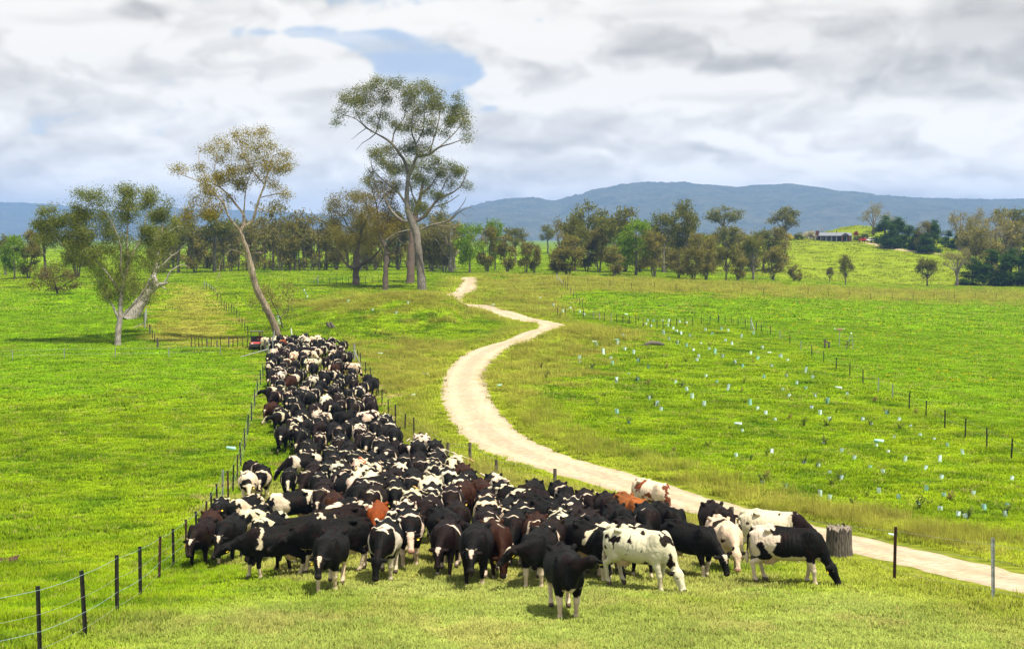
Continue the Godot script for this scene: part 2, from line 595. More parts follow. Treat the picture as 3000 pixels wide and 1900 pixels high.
func grass_color(x: float, z: float, zone: String, road: float) -> Color:
	# the plants' own colour (linear), with tussock shade painted into darker clumps
	var d := -z
	var a := clampf(0.5 + 0.85 * patchy.get_noise_2d(x, z), 0.0, 1.0)
	var b := clampf(0.5 + 0.9 * soft.get_noise_2d(x * 2.2 + 300.0, z * 2.2), 0.0, 1.0)
	var bright := Color(0.310, 0.445, 0.013)
	var deep := Color(0.148, 0.285, 0.009)
	var c := deep.lerp(bright, clampf(0.28 + 0.5 * a + 0.35 * b, 0.0, 1.0))
	var s := 0.95 if d < 90.0 else (0.5 if d < 230.0 else 0.22)
	var clump := smoothstep(0.05, 0.42, fine.get_noise_2d(x * s + 40.0, z * s))
	c = Color(c.r * (1.0 - 0.42 * clump), c.g * (1.0 - 0.30 * clump), c.b * (1.0 - 0.2 * clump))
	match zone:
		"lane": c = Color(0.44, 0.42, 0.085).lerp(c, 0.30 * a + 0.25 * b)
		"knoll": c = Color(0.31, 0.33, 0.04).lerp(c, 0.15 + 0.35 * a)
		"seed": c = Color(0.35, 0.355, 0.055).lerp(c, 0.1 + 0.5 * a)
		"rough": c = Color(0.33, 0.29, 0.085).lerp(c, 0.25 + 0.6 * a)
		"worn": c = Color(0.47, 0.43, 0.15).lerp(c, 0.12 + 0.5 * b)
		"track": c = Color(0.46, 0.33, 0.20).lerp(c, 0.15 * a)
		"trod": c = Color(0.30, 0.22, 0.085).lerp(c, 0.25 + 0.5 * b)
		"clover": c = Color(0.205, 0.375, 0.010).lerp(c, 0.45 * a)
		"lush": c = Color(0.225, 0.415, 0.010).lerp(c, 0.5 * a)
	if d > 395.0 and x > 30.0:
		c = Color(0.28, 0.34, 0.03).lerp(c, 0.45 * a)
	if d < 60.0:   # grazed and yellowed nearest the eye, lusher to the left
		var dry := smoothstep(46.0, 27.0, d + 8.0 * (a - 0.5)) * smoothstep(-9.5, -4.0, x + 2.0 * (b - 0.5)) * smoothstep(14.0, 7.0, x)
		c = c.lerp(Color(0.37, 0.45, 0.115), 0.85 * dry)
		var bare := dry * smoothstep(0.60, 0.78, clampf(0.5 + 0.9 * fine.get_noise_2d(x * 0.9, z * 0.5), 0.0, 1.0))
		c = c.lerp(Color(0.43, 0.40, 0.14), 0.5 * bare)
	if road < 6.0:
		c = c.lerp(Color(0.40, 0.44, 0.05), 0.6 * smoothstep(6.0, 2.2, road))
	return c

func build_ground() -> void:
	var xs := [0.0]
	var s := 0.75
	while xs[-1] < 6500.0:
		xs.append(xs[-1] + s)
		if xs[-1] > 21.0: s *= 1.033
	var all_x := []
	for i in range(xs.size() - 1, 0, -1): all_x.append(-xs[i])
	all_x.append_array(xs)
	var ds := [-40.0]
	s = 4.0
	while ds[-1] < 7000.0:
		if ds[-1] >= 12.0 and ds[-1] < 80.0: s = 0.75
		elif ds[-1] >= 80.0: s *= 1.022
		ds.append(ds[-1] + s)
	var w := all_x.size()
	var v := PackedVector3Array()
	var col := PackedColorArray()
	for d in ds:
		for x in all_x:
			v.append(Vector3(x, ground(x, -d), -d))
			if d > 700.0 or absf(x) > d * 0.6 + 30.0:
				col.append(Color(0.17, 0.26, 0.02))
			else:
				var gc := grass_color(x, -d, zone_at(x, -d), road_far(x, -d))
				# near ground darkened: thatch and soil, plus painted shade between the blades
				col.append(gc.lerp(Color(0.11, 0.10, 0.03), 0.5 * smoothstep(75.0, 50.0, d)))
	var idx := PackedInt32Array()
	for j in ds.size() - 1:
		for i in w - 1:
			var a := j * w + i
			idx.append_array(PackedInt32Array([a, a + w, a + 1, a + 1, a + w, a + w + 1]))
	var nor := PackedVector3Array()
	nor.resize(v.size())
	for j in ds.size():
		for i in w:
			var e := v[j * w + mini(i + 1, w - 1)] - v[j * w + maxi(i - 1, 0)]
			var f := v[mini(j + 1, ds.size() - 1) * w + i] - v[maxi(j - 1, 0) * w + i]
			nor[j * w + i] = e.cross(f).normalized()
	var arr := []
	arr.resize(Mesh.ARRAY_MAX)
	arr[Mesh.ARRAY_VERTEX] = v
	arr[Mesh.ARRAY_NORMAL] = nor
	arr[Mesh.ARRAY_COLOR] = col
	arr[Mesh.ARRAY_INDEX] = idx
	var m := ArrayMesh.new()
	m.add_surface_from_arrays(Mesh.PRIMITIVE_TRIANGLES, arr)
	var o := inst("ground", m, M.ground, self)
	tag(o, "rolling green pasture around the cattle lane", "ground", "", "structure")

func build_hills() -> void:
	# two wooded ranges; crest heights as elevation in pixels of the picture against the distance of the crest
	var back := [[-450, 586], [-300, 586], [0, 592], [150, 598], [270, 614], [360, 620], [450, 606], [560, 612], [700, 616], [860, 622], [1000, 632], [1150, 640], [1300, 632], [1500, 626], [1900, 640], [2300, 640]]
	var near := [[1060, 690], [1200, 664], [1300, 634], [1370, 606], [1430, 592], [1490, 583], [1560, 580], [1625, 589], [1690, 572], [1750, 554], [1830, 540], [1900, 534], [2000, 535], [2060, 541], [2150, 549], [2220, 543], [2310, 540], [2380, 549], [2440, 560], [2560, 573], [2700, 581], [2850, 585], [3000, 584], [3300, 575], [3500, 590]]
	range_of("hills", back, 8000.0, 1500.0, "long hazy blue range low behind the left trees", 12.0)
	range_of("hills", near, 5500.0, 1400.0, "wooded blue mountain rising behind the farmhouse hill", 8.5)

func range_of(called: String, crest: Array, dist: float, deep: float, label: String, cell: float) -> void:
	var wild := FastNoiseLite.new()
	wild.noise_type = FastNoiseLite.TYPE_SIMPLEX_SMOOTH
	wild.fractal_octaves = 4
	wild.frequency = 0.0025
	wild.seed = int(dist)
	var x0: float = (crest[0][0] - 1500.0) / F * dist
	var x1: float = (crest[-1][0] - 1500.0) / F * dist
	var nx := int((x1 - x0) / cell)
	var ny := int((deep + 180.0) / (cell * 1.7))
	var v := PackedVector3Array()
	var col := PackedColorArray()
	var r := RandomNumberGenerator.new()
	r.seed = int(dist)
	for j in ny + 1:
		var t := float(j) / ny
		var dd := dist - deep + (deep + 180.0) * t
		for i in nx + 1:
			var x := lerpf(x0, x1, float(i) / nx) + r.randf_range(-0.3, 0.3) * cell
			var px := x / dist * F + 1500.0
			var k := 0
			while k < crest.size() - 2 and crest[k + 1][0] < px: k += 1
			var q := clampf((px - crest[k][0]) / float(crest[k + 1][0] - crest[k][0]), 0, 1)
			var top: float = EYE + (700.0 - lerpf(crest[k][1], crest[k + 1][1], smoothstep(0, 1, q) * 0.5 + q * 0.5)) / F * dist
			var up := (dd - (dist - deep)) / deep
			var h := 0.0
			if up <= 1.0:
				var sp := wild.get_noise_2d(x, dd * 0.4)
				h = top * (0.12 * smoothstep(0.0, 0.15, up) + 0.88 * pow(up, 0.85)) + sp * 70.0 * up * (1.0 - up) * 4.0 * 0.5
			else:
				h = top * (1.0 - pow((up - 1.0) * 5.0, 1.0) * 0.4)
			h += r.randf_range(-0.5, 1.0) * 4.5 * smoothstep(0.0, 0.1, up) + (2.5 if r.randf() < 0.06 else 0.0)
			v.append(Vector3(x, h - 4.0 + 4.0 * minf(1.0, up * 4.0), -dd))
			var g := clampf(0.5 + wild.get_noise_2d(x * 3.0, dd * 3.0), 0, 1)
			var tone := r.randf_range(0.8, 1.15)
			col.append(Color(0.055 + 0.035 * g, 0.070 + 0.03 * g, 0.048 + 0.02 * g) * tone)
	var st_idx := PackedInt32Array()
	var w := nx + 1
	for j in ny:
		for i in nx:
			var a := j * w + i
			st_idx.append_array(PackedInt32Array([a, a + w, a + 1, a + 1, a + w, a + w + 1]))
	var nor := PackedVector3Array()
	nor.resize(v.size())
	for j in ny + 1:
		for i in nx + 1:
			var e := v[j * w + mini(i + 1, nx)] - v[j * w + maxi(i - 1, 0)]
			var f := v[mini(j + 1, ny) * w + i] - v[maxi(j - 1, 0) * w + i]
			nor[j * w + i] = e.cross(f).normalized()
	var arr := []
	arr.resize(Mesh.ARRAY_MAX)
	arr[Mesh.ARRAY_VERTEX] = v
	arr[Mesh.ARRAY_NORMAL] = nor
	arr[Mesh.ARRAY_COLOR] = col
	arr[Mesh.ARRAY_INDEX] = st_idx
	var m := ArrayMesh.new()
	m.add_surface_from_arrays(Mesh.PRIMITIVE_TRIANGLES, arr)
	tag(inst(called, m, M.forest, self), label, "hills", "", "structure")

# ---------------------------------------------------------------- grass
func tuft(blades: int, height: float, spread: float, width: float, lean: float, seed_: int) -> ArrayMesh:
	var r := RandomNumberGenerator.new()
	r.seed = seed_
	var v := PackedVector3Array()
	var n := PackedVector3Array()
	var c := PackedColorArray()
	for i in blades:
		var a := r.randf() * TAU
		var p := Vector3(cos(a), 0, sin(a)) * spread * sqrt(r.randf())
		var dir := Vector3(cos(a + r.randf_range(-1, 1)), 0, sin(a + r.randf_range(-1, 1))) * r.randf_range(0.3, 1.0) + Vector3(-lean, 0, lean * 0.2)
		var h := height * r.randf_range(0.55, 1.1)
		var side := dir.cross(Vector3.UP).normalized() * width * r.randf_range(0.7, 1.2)
		var mid := p + Vector3(0, h * 0.62, 0) + dir * h * 0.22
		var tip := p + Vector3(0, h * r.randf_range(0.75, 1.0), 0) + dir * h * 0.75
		var tone := r.randf_range(0.55, 1.4)
		var nn := (Vector3(0, 1.0, 0) + (p / maxf(spread, 0.001)) * 0.5 - dir * 0.25 + side.normalized() * r.randf_range(-0.3, 0.3)).normalized()
		for q in [p - side - Vector3(0, 0.02, 0), mid - side * 0.8, p + side - Vector3(0, 0.02, 0), p + side - Vector3(0, 0.02, 0), mid - side * 0.8, mid + side * 0.8, mid - side * 0.8, tip, mid + side * 0.8]:
			v.append(q)
			n.append(nn)
			c.append(Color(tone, tone, tone))
		if r.randf() < 0.2:   # a straw blade
			for q in range(c.size() - 9, c.size()): c[q] = Color(tone * 1.7, tone * 1.25, tone * 3.0)
	var arr := []
	arr.resize(Mesh.ARRAY_MAX)
	arr[Mesh.ARRAY_VERTEX] = v
	arr[Mesh.ARRAY_NORMAL] = n
	arr[Mesh.ARRAY_COLOR] = c
	var m := ArrayMesh.new()
	m.add_surface_from_arrays(Mesh.PRIMITIVE_TRIANGLES, arr)
	return m

func build_grass() -> void:
	# [near, far, how many, width of a tuft, height of a tuft]
	var bands := [[19.0, 32.0, 30000, 1.0, 1.05], [32.0, 52.0, 36000, 1.15, 1.15], [52.0, 95.0, 50000, 1.7, 1.3], [95.0, 190.0, 60000, 3.0, 1.45], [190.0, 400.0, 46000, 6.5, 1.9], [400.0, 640.0, 16000, 11.0, 2.6]]
	var shapes := [tuft(12, 0.135, 0.13, 0.0085, 0.1, 1), tuft(11, 0.12, 0.15, 0.009, 0.25, 2), tuft(13, 0.15, 0.12, 0.008, 0.0, 3)]
	var far_shapes := [tuft(22, 0.12, 0.15, 0.010, 0.2, 4), tuft(22, 0.13, 0.15, 0.010, 0.0, 5), tuft(24, 0.11, 0.16, 0.009, 0.1, 6)]
	var tall_shape := tuft(26, 0.62, 0.26, 0.006, 0.55, 9)
	var r := RandomNumberGenerator.new()
	r.seed = 77
	var tall_t: Array[Transform3D] = []
	var tall_c := []
	for bi in bands.size():
		var b = bands[bi]
		var sets := [[], [], []]
		var tints := [[], [], []]
		for i in int(b[2]):
			var d := sqrt(lerpf(b[0] * b[0], b[1] * b[1], r.randf()))
			var x := r.randf_range(-1, 1) * (d * 0.395 + 4.0)
			if d > 400.0 and x < 20.0 and r.randf() < 0.6: continue
			var z := -d
			var far := road_far(x, z)
			if far < 1.75 + 0.35 * fine.get_noise_2d(x * 2.0, z * 2.0): continue
			var zone := zone_at(x, z)
			if zone == "track" and r.randf() < 0.85: continue
			if zone == "trod" and r.randf() < 0.55: continue
			var c := grass_color(x, z, zone, far)
			var k := r.randi() % 3
			var lush := clampf(0.5 + 0.9 * patchy.get_noise_2d(x * 1.7 + 90.0, z * 1.7), 0.0, 1.0)
			var hh: float = b[4] * lerpf(0.55, 1.35, lush) * r.randf_range(0.75, 1.25)
			var ww: float = b[3] * r.randf_range(0.8, 1.3)
			var y := ground(x, z)
			var tone := r.randf_range(0.74, 1.28) * lerpf(1.08, 0.86, lush)
			var straw := 1.0 if r.randf() < 0.07 else 0.0
			c = Color(c.r * tone, c.g * tone, c.b * tone).lerp(Color(0.42, 0.37, 0.13), straw * 0.6)
			if d < 45.0 and x > -7.0 and x < 10.0: hh *= 0.62
			var tallness := 0.0
			if zone == "knoll" or zone == "seed": tallness = 0.55
			elif zone == "rough": tallness = 0.35
			elif far < 5.5 and far > 2.6 and d > 45.0: tallness = 0.30
			if tallness > 0.0 and d < 420.0 and r.randf() < tallness * (1.0 if lush > 0.35 else 0.35):
				var tb := Basis(Vector3.UP, r.randf_range(-0.5, 0.5)).scaled(Vector3(ww * 0.62, 0.55 + hh * 0.28, ww * 0.62))
				tall_t.append(Transform3D(tb, Vector3(x, y, z)))
				var tc := Color(0.38, 0.36, 0.08).lerp(c, 0.45)
				tall_c.append(Color(tc.r * tone, tc.g * tone, tc.b * tone))
				continue
			var basis := Basis(Vector3.UP, r.randf() * TAU).scaled(Vector3(ww, hh, ww))
			sets[k].append(Transform3D(basis, Vector3(x, y, z)))
			tints[k].append(c)
		for k in 3:
			scatter("grass", shapes[k] if bi < 2 else far_shapes[k], sets[k], tints[k], ["short pasture grass close to the camera", "grazed grass around the front cows", "pasture grass beside the lane and the road", "pasture grass of the middle paddocks", "grass of the far paddocks", "grass on the farmhouse hill"][bi])
	var fl: Array[Transform3D] = []
	var fc := []
	var pad := poly([[1700, 880], [2200, 880], [3050, 895], [3050, 1280], [2700, 1150], [2300, 1000], [1800, 930]])
	for i in 2600:
		var d := r.randf_range(120.0, 300.0)
		var x := r.randf_range(8.0, d * 0.40)
		if not Geometry2D.is_point_in_polygon(Vector2(x, -d), pad): continue
		if patchy.get_noise_2d(x * 2.2, -d * 2.2 + 50.0) < 0.16: continue
		fl.append(Transform3D(Basis(Vector3.UP, r.randf() * TAU).scaled(Vector3(1.6, 1.9, 1.6)), Vector3(x, ground(x, -d), -d)))
		fc.append(Color(0.62, 0.50, 0.015))
	scatter("yellow_wildflowers", far_shapes[0], fl, fc, "yellow wildflowers dotting the green right paddock")
	scatter("tall_grass", tall_shape, tall_t, tall_c, "tall olive seeding grass on the knoll and road verges")

func scatter(called: String, shape: Mesh, where: Array, tint: Array, label: String) -> void:
	if where.is_empty(): return
	var mm := MultiMesh.new()
	mm.transform_format = MultiMesh.TRANSFORM_3D
	mm.use_colors = true
	mm.mesh = shape
	mm.instance_count = where.size()
	for i in where.size():
		mm.set_instance_transform(i, where[i])
		mm.set_instance_color(i, tint[i])
	var o := MultiMeshInstance3D.new()
	o.multimesh = mm
	o.name = numbered(called)
	o.material_override = M.blade
	add_child(o)
	tag(o, label, "grass", "", "stuff")

# ---------------------------------------------------------------- trees
# A tree is a list of limbs (points with a radius) and a list of leafy clumps; twigs grow from the limbs to the clumps.
func grow(limbs: Array, clumps: Array, o: Dictionary) -> Array:
	# limbs: [[Vector3, radius], ...] each; clumps: [centre, radii]; returns [trunk mesh, crown mesh]
	var r := RandomNumberGenerator.new()
	r.seed = o.get("seed", 1)
	var st := begin()
	var nodes: Array[Vector3] = []
	var thick: Array[float] = []
	var bark: Color = o.get("bark", Color(0.2, 0.18, 0.15))
	var bark2: Color = o.get("bark2", bark)
	var knob: float = o.get("knob", 0.12)
	for li in limbs.size():
		var limb: Array = limbs[li]
		var pts := []
		var rad := []
		for i in limb.size() - 1:
			var a: Vector3 = limb[i][0]
			var b: Vector3 = limb[i + 1][0]
			var p0: Vector3 = limb[maxi(i - 1, 0)][0]
			var p3: Vector3 = limb[mini(i + 2, limb.size() - 1)][0]
			var steps := maxi(2, int((b - a).length() / o.get("step", 0.8)))
			for s in steps:
				var t := float(s) / steps
				var p := a.cubic_interpolate(b, p0, p3, t)
				var rr := lerpf(limb[i][1], limb[i + 1][1], t)
				if i + s > 0: p += Vector3(r.randf_range(-1, 1), r.randf_range(-1, 1), r.randf_range(-1, 1)) * rr * knob * 2.0
				pts.append(p)
				rad.append(rr * r.randf_range(1.0 - knob, 1.0 + knob))
		pts.append(limb[-1][0])
		rad.append(limb[-1][1])
		if li == 0: rad[0] *= 1.25
		var mix := r.randf()
		var cols := []
		for i in pts.size():
			var e := clampf(0.5 + 1.1 * coatn.get_noise_3dv(pts[i] * 0.55 + Vector3(li * 7.0, 0, 0)), 0.0, 1.0)
			var cc := bark.lerp(bark2, e)
			if li == 0 and i < pts.size() * 0.4: cc = cc.lerp(bark2 * 0.8, 0.5)
			cols.append(cc)
		tube(st, pts, rad, 12 if rad[0] > 0.25 else 6, cols)
		for i in range(1 if li else int(pts.size() * o.get("bare", 0.45)), pts.size()):
			nodes.append(pts[i])
			thick.append(rad[i])
	# attractors
	var want := []
	for c in clumps:
		var vol: float = maxf(0.6, (c[1].x * c[1].y) )
		var n := maxi(4, int(vol * o.get("per", 3.0)))
		for k in n:
			var q := Vector3(r.randfn(), r.randfn(), r.randfn())
			q = q.normalized() * pow(r.randf(), 0.45) * o.get("loose", 1.0)
			want.append(c[0] + q * c[1])
	var root: Vector3 = limbs[0][0][0]
	want.sort_custom(func(a, b): return a.distance_squared_to(root) < b.distance_squared_to(root))
	var fol := PackedVector3Array()
	var fon := PackedVector3Array()
	var foc := PackedColorArray()
	var leaf: float = o.get("leaf", 0.3)
	var per_leaf: int = o.get("leaves", 16)
	var puff: float = o.get("puff", 0.75)
	var green: Color = o.get("green", Color(0.075, 0.085, 0.025))
	var green2: Color = o.get("green2", Color(0.15, 0.13, 0.04))
	var droop: float = o.get("droop", 0.6)
	var twig: float = o.get("twig", 0.022)
	for w in want:
		var bi := 0
		var bd := 1e9
		for i in nodes.size():
			var dd: float = nodes[i].distance_squared_to(w)
			if nodes[i].y > w.y: dd *= 1.6
			if dd < bd:
				bd = dd
				bi = i
		var a: Vector3 = nodes[bi]
		var gap := sqrt(bd)
		var steps := clampi(int(gap / 0.7), 1, 5)
		var pts := [a]
		var r0 := minf(thick[bi] * 0.7, twig * (1.0 + gap * 0.55))
		var rad := [r0]
		var bow := Vector3(r.randf_range(-1, 1), -0.3, r.randf_range(-1, 1)) * gap * 0.13
		for s in steps:
			var t := float(s + 1) / steps
			var p := a.lerp(w, t) + bow * 4.0 * t * (1.0 - t)
			if t < 1.0: p += Vector3(r.randf_range(-1, 1), r.randf_range(-1, 1), r.randf_range(-1, 1)) * 0.10 * gap
			pts.append(p)
			rad.append(lerpf(r0, twig * 0.5, t))
			nodes.append(p)
			thick.append(rad[-1] * 1.1)
		tube(st, pts, rad, 3 if r0 < 0.05 else 5, bark.lerp(bark2, r.randf()), false)
		var tint := green.lerp(green2, pow(r.randf(), 1.5))
		var lum := r.randf_range(0.75, 1.2)
		for k in per_leaf:
			var q := Vector3(r.randfn(), r.randfn() * 0.8, r.randfn()) * puff * 0.55
			var c: Vector3 = w + q
			var dir := Vector3(r.randf_range(-1, 1), r.randf_range(-1, 1) - droop, r.randf_range(-1, 1)).normalized()
			var sd := dir.cross(Vector3(r.randf_range(-1, 1), r.randf_range(-1, 1), r.randf_range(-1, 1))).normalized()
			var l := leaf * r.randf_range(0.6, 1.3)
			if dir.cross(sd).y < 0.0: sd = -sd
			var nn := (dir.cross(sd).normalized() + q.normalized() * 0.25 + Vector3.UP * 0.25).normalized()
			var tn := lum * r.randf_range(0.8, 1.2)
			var col := Color(tint.r * tn, tint.g * tn, tint.b * tn)
			var x1 := c - dir * l * 0.5
			var x2 := c + sd * l * 0.24
			var x3 := c + dir * l * 0.5
			var x4 := c - sd * l * 0.24
			for x in ([x1, x2, x3, x1, x3, x4] if o.get("rhomb", true) else [x1 + sd * l * 0.2, x3, x1 - sd * l * 0.2]):
				fol.append(x)
				fon.append(nn)
				foc.append(col)
	var crown: ArrayMesh = null
	if fol.size():
		var arr := []
		arr.resize(Mesh.ARRAY_MAX)
		arr[Mesh.ARRAY_VERTEX] = fol
		arr[Mesh.ARRAY_NORMAL] = fon
		arr[Mesh.ARRAY_COLOR] = foc
		crown = ArrayMesh.new()
		crown.add_surface_from_arrays(Mesh.PRIMITIVE_TRIANGLES, arr)
	return [st.commit(), crown]

func plant(called: String, meshes: Array, where: Vector3, turn: float, size: Vector3, label: String, category := "tree", group := "") -> Node3D:
	var t := thing(called, label, category, where, turn, group)
	t.scale = size
	inst("trunk", meshes[0], M.bark, t)
	if meshes[1]: inst("crown", meshes[1], M.leaf, t)
	return t

# traced(): limbs and clumps written in the units of a close-up (unit = its picture pixels per unit), laid out upright at the tree's own place
func traced(limbs: Array, clumps: Array, base: Vector2, unit: float, depth: float, r: RandomNumberGenerator, spread := 0.5, fills := []) -> Array:
	for f in fills:   # looser foliage all through these ovals: x, y, half width, half height, how many
		for i in f[4]:
			var a := r.randf() * TAU
			var m := sqrt(r.randf())
			clumps.append([f[0] + cos(a) * m * f[2], f[1] + sin(a) * m * f[3], r.randf_range(20, 40), r.randf_range(16, 30)])
	var k := unit * depth / F
	var ls := []
	var made := {}
	for l in limbs:
		var pts := []
		var off := 0.0
		var drift := r.randf_range(-1, 1) * spread
		for i in l.size():
			var p = l[i]
			var key := Vector2i(p[0], p[1])
			if made.has(key): off = made[key]
			elif i > 0:
				off += drift * k * Vector2(p[0] - l[i - 1][0], p[1] - l[i - 1][1]).length()
				made[key] = off
			pts.append([Vector3((p[0] - base.x) * k, (base.y - p[1]) * k, off), maxf(p[2] * k * 0.86, 0.015)])
		ls.append(pts)
	if ls.size(): ls[0][0][0].y -= 0.4
	var cs := []
	for c in clumps:
		var at_ := Vector3((c[0] - base.x) * k, (base.y - c[1]) * k, 0)
		# depth from the nearest traced limb, so that a clump sits on its bough
		var bd := 1e9
		for l in ls:
			for p in l:
				var d2 := Vector2(p[0].x - at_.x, p[0].y - at_.y).length()
				if d2 < bd:
					bd = d2
					at_.z = p[0].z
		var rx: float = c[2] * k
		var ry: float = c[3] * k
		at_.z += r.randf_range(-1, 1) * rx * 0.9
		cs.append([at_, Vector3(rx, ry, (rx + ry) * 0.6)])
	return [ls, cs]

func build_trees() -> void:
	var r := RandomNumberGenerator.new()
	r.seed = 19
	# the tall pale gum of the knoll, traced in a close-up of 0.5246 picture pixels a unit
	var u := 0.5246
	var b := at(1237, 849)
	var big := traced([
		[[1405, 1235, 31], [1388, 1080, 26], [1368, 930, 25], [1340, 850, 22], [1312, 760, 17], [1315, 640, 14], [1320, 590, 13]],
		[[1320, 590, 11], [1300, 520, 10], [1270, 470, 9], [1225, 410, 8], [1175, 375, 7], [1130, 350, 4.5], [1075, 320, 3.5], [1020, 270, 3], [940, 245, 2], [890, 270, 1.2]],
		[[1320, 590, 11], [1350, 540, 11], [1370, 490, 10], [1440, 480, 8], [1500, 440, 6], [1560, 425, 4], [1640, 400, 2]],
		[[1225, 410, 5], [1240, 330, 4.5], [1290, 260, 3.5], [1300, 150, 2]], [[1130, 350, 4], [1150, 290, 3.5], [1180, 150, 2]],
		[[1130, 350, 4], [1060, 300, 3], [1000, 200, 2], [960, 150, 1.5]], [[1370, 490, 7], [1365, 420, 6], [1340, 340, 5], [1350, 200, 2]],
		[[1440, 480, 5], [1470, 380, 4], [1500, 250, 2.5], [1480, 170, 1.5]], [[1500, 440, 4], [1600, 340, 3.5], [1640, 250, 2]], [[1365, 420, 4], [1410, 330, 3], [1420, 180, 2]],
		[[1312, 760, 9], [1265, 690, 8], [1215, 650, 7], [1180, 620, 5], [1120, 560, 3], [1110, 480, 2]],
		[[1340, 850, 12], [1290, 850, 11], [1230, 800, 9], [1190, 720, 7], [1165, 640, 5], [1080, 600, 3]],
		[[1130, 350, 4], [1090, 380, 3], [1050, 400, 2], [1010, 440, 1]], [[1075, 320, 3], [1030, 350, 2], [1000, 375, 1.2], [985, 380, 0.8]],
		[[1400, 900, 8], [1470, 872, 7], [1560, 852, 5], [1620, 800, 3.5], [1680, 780, 2], [1700, 795, 1]], [[1560, 852, 4], [1640, 755, 2], [1655, 720, 1]], [[1470, 872, 4], [1540, 882, 3], [1600, 870, 2]], [[1620, 800, 2], [1660, 830, 1.2], [1690, 820, 0.8]],
		[[1340, 900, 4], [1270, 915, 3.5], [1200, 960, 2.5]], [[1270, 915, 2], [1280, 960, 1.5], [1310, 980, 1]],
	], [
		[960, 150, 42, 40], [1040, 110, 52, 36], [1150, 75, 52, 36], [1240, 80, 60, 34], [1330, 105, 55, 40], [1410, 115, 55, 40], [1480, 160, 45, 45], [1500, 210, 35, 35], [930, 220, 36, 22], [900, 275, 28, 24], [1080, 180, 55, 42], [1200, 150, 50, 42], [1310, 180, 50, 42], [1430, 215, 60, 42],
		[1600, 240, 48, 45], [1650, 300, 36, 42], [1440, 290, 55, 32], [1570, 290, 36, 34], [1665, 395, 26, 26], [1180, 255, 42, 34], [1260, 320, 34, 34], [1330, 290, 42, 42], [1010, 170, 40, 34], [1150, 320, 24, 20], [1390, 350, 34, 26], [1230, 480, 24, 22], [1120, 470, 28, 28], [1170, 510, 30, 26], [1240, 545, 34, 34], [1120, 580, 30, 28], [1090, 625, 34, 24],
	], Vector2(1405, 1235), u, -b.z, r, 0.55, [[1300, 215, 350, 150, 17], [1390, 390, 170, 80, 8], [1260, 430, 120, 80, 5], [1160, 550, 80, 90, 6], [1320, 700, 100, 150, 7]])
	plant("gum_tree", grow(big[0], big[1], {"seed": 3, "per": 20.4, "leaf": 0.24, "leaves": 36, "puff": 0.95, "loose": 1.12, "green": Color(0.114, 0.131, 0.016), "green2": Color(0.209, 0.212, 0.043), "bark": Color(0.42, 0.40, 0.37), "bark2": Color(0.21, 0.185, 0.16), "knob": 0.06, "twig": 0.03}), b, 0.0, Vector3.ONE, "tallest gum tree, pale grey trunk forking high, on the grassy knoll")
	b = at(1201, 831)
	var rear := traced([
		[[1338, 1200, 29], [1340, 1050, 25], [1345, 950, 23], [1350, 850, 19], [1372, 760, 14], [1385, 700, 10], [1400, 600, 5]],
		[[1350, 850, 13], [1400, 830, 12], [1450, 770, 9], [1490, 720, 7], [1560, 690, 5], [1620, 640, 3.5], [1650, 560, 2]], [[1385, 700, 6], [1440, 650, 5], [1480, 580, 3]], [[1372, 760, 7], [1340, 700, 5], [1320, 600, 3]], [[1490, 720, 4], [1520, 640, 3], [1560, 560, 2]], [[1450, 770, 4], [1540, 745, 3], [1610, 700, 2]],
	], [
		[1310, 515, 28, 28], [1400, 535, 50, 46], [1480, 510, 44, 34], [1560, 545, 50, 36], [1620, 560, 32, 28], [1645, 640, 36, 26], [1420, 640, 52, 52], [1560, 640, 44, 28], [1500, 590, 50, 44], [1330, 640, 30, 34], [1460, 700, 40, 28], [1380, 600, 34, 34],
	], Vector2(1338, 1200), u, -b.z, r, 0.5, [[1450, 610, 210, 120, 15], [1430, 760, 140, 70, 5]])
	plant("gum_tree", grow(rear[0], rear[1], {"seed": 4, "per": 17.6, "leaf": 0.24, "leaves": 36, "puff": 0.95, "loose": 1.12, "green": Color(0.090, 0.112, 0.014), "green2": Color(0.168, 0.181, 0.034), "bark": Color(0.24, 0.15, 0.105), "bark2": Color(0.17, 0.14, 0.12), "knob": 0.08, "twig": 0.03}), b, 0.0, Vector3.ONE, "gum tree with thick reddish trunk just behind the tallest gum")
	# the leaning gum behind the herd
	b = at(816, 990)
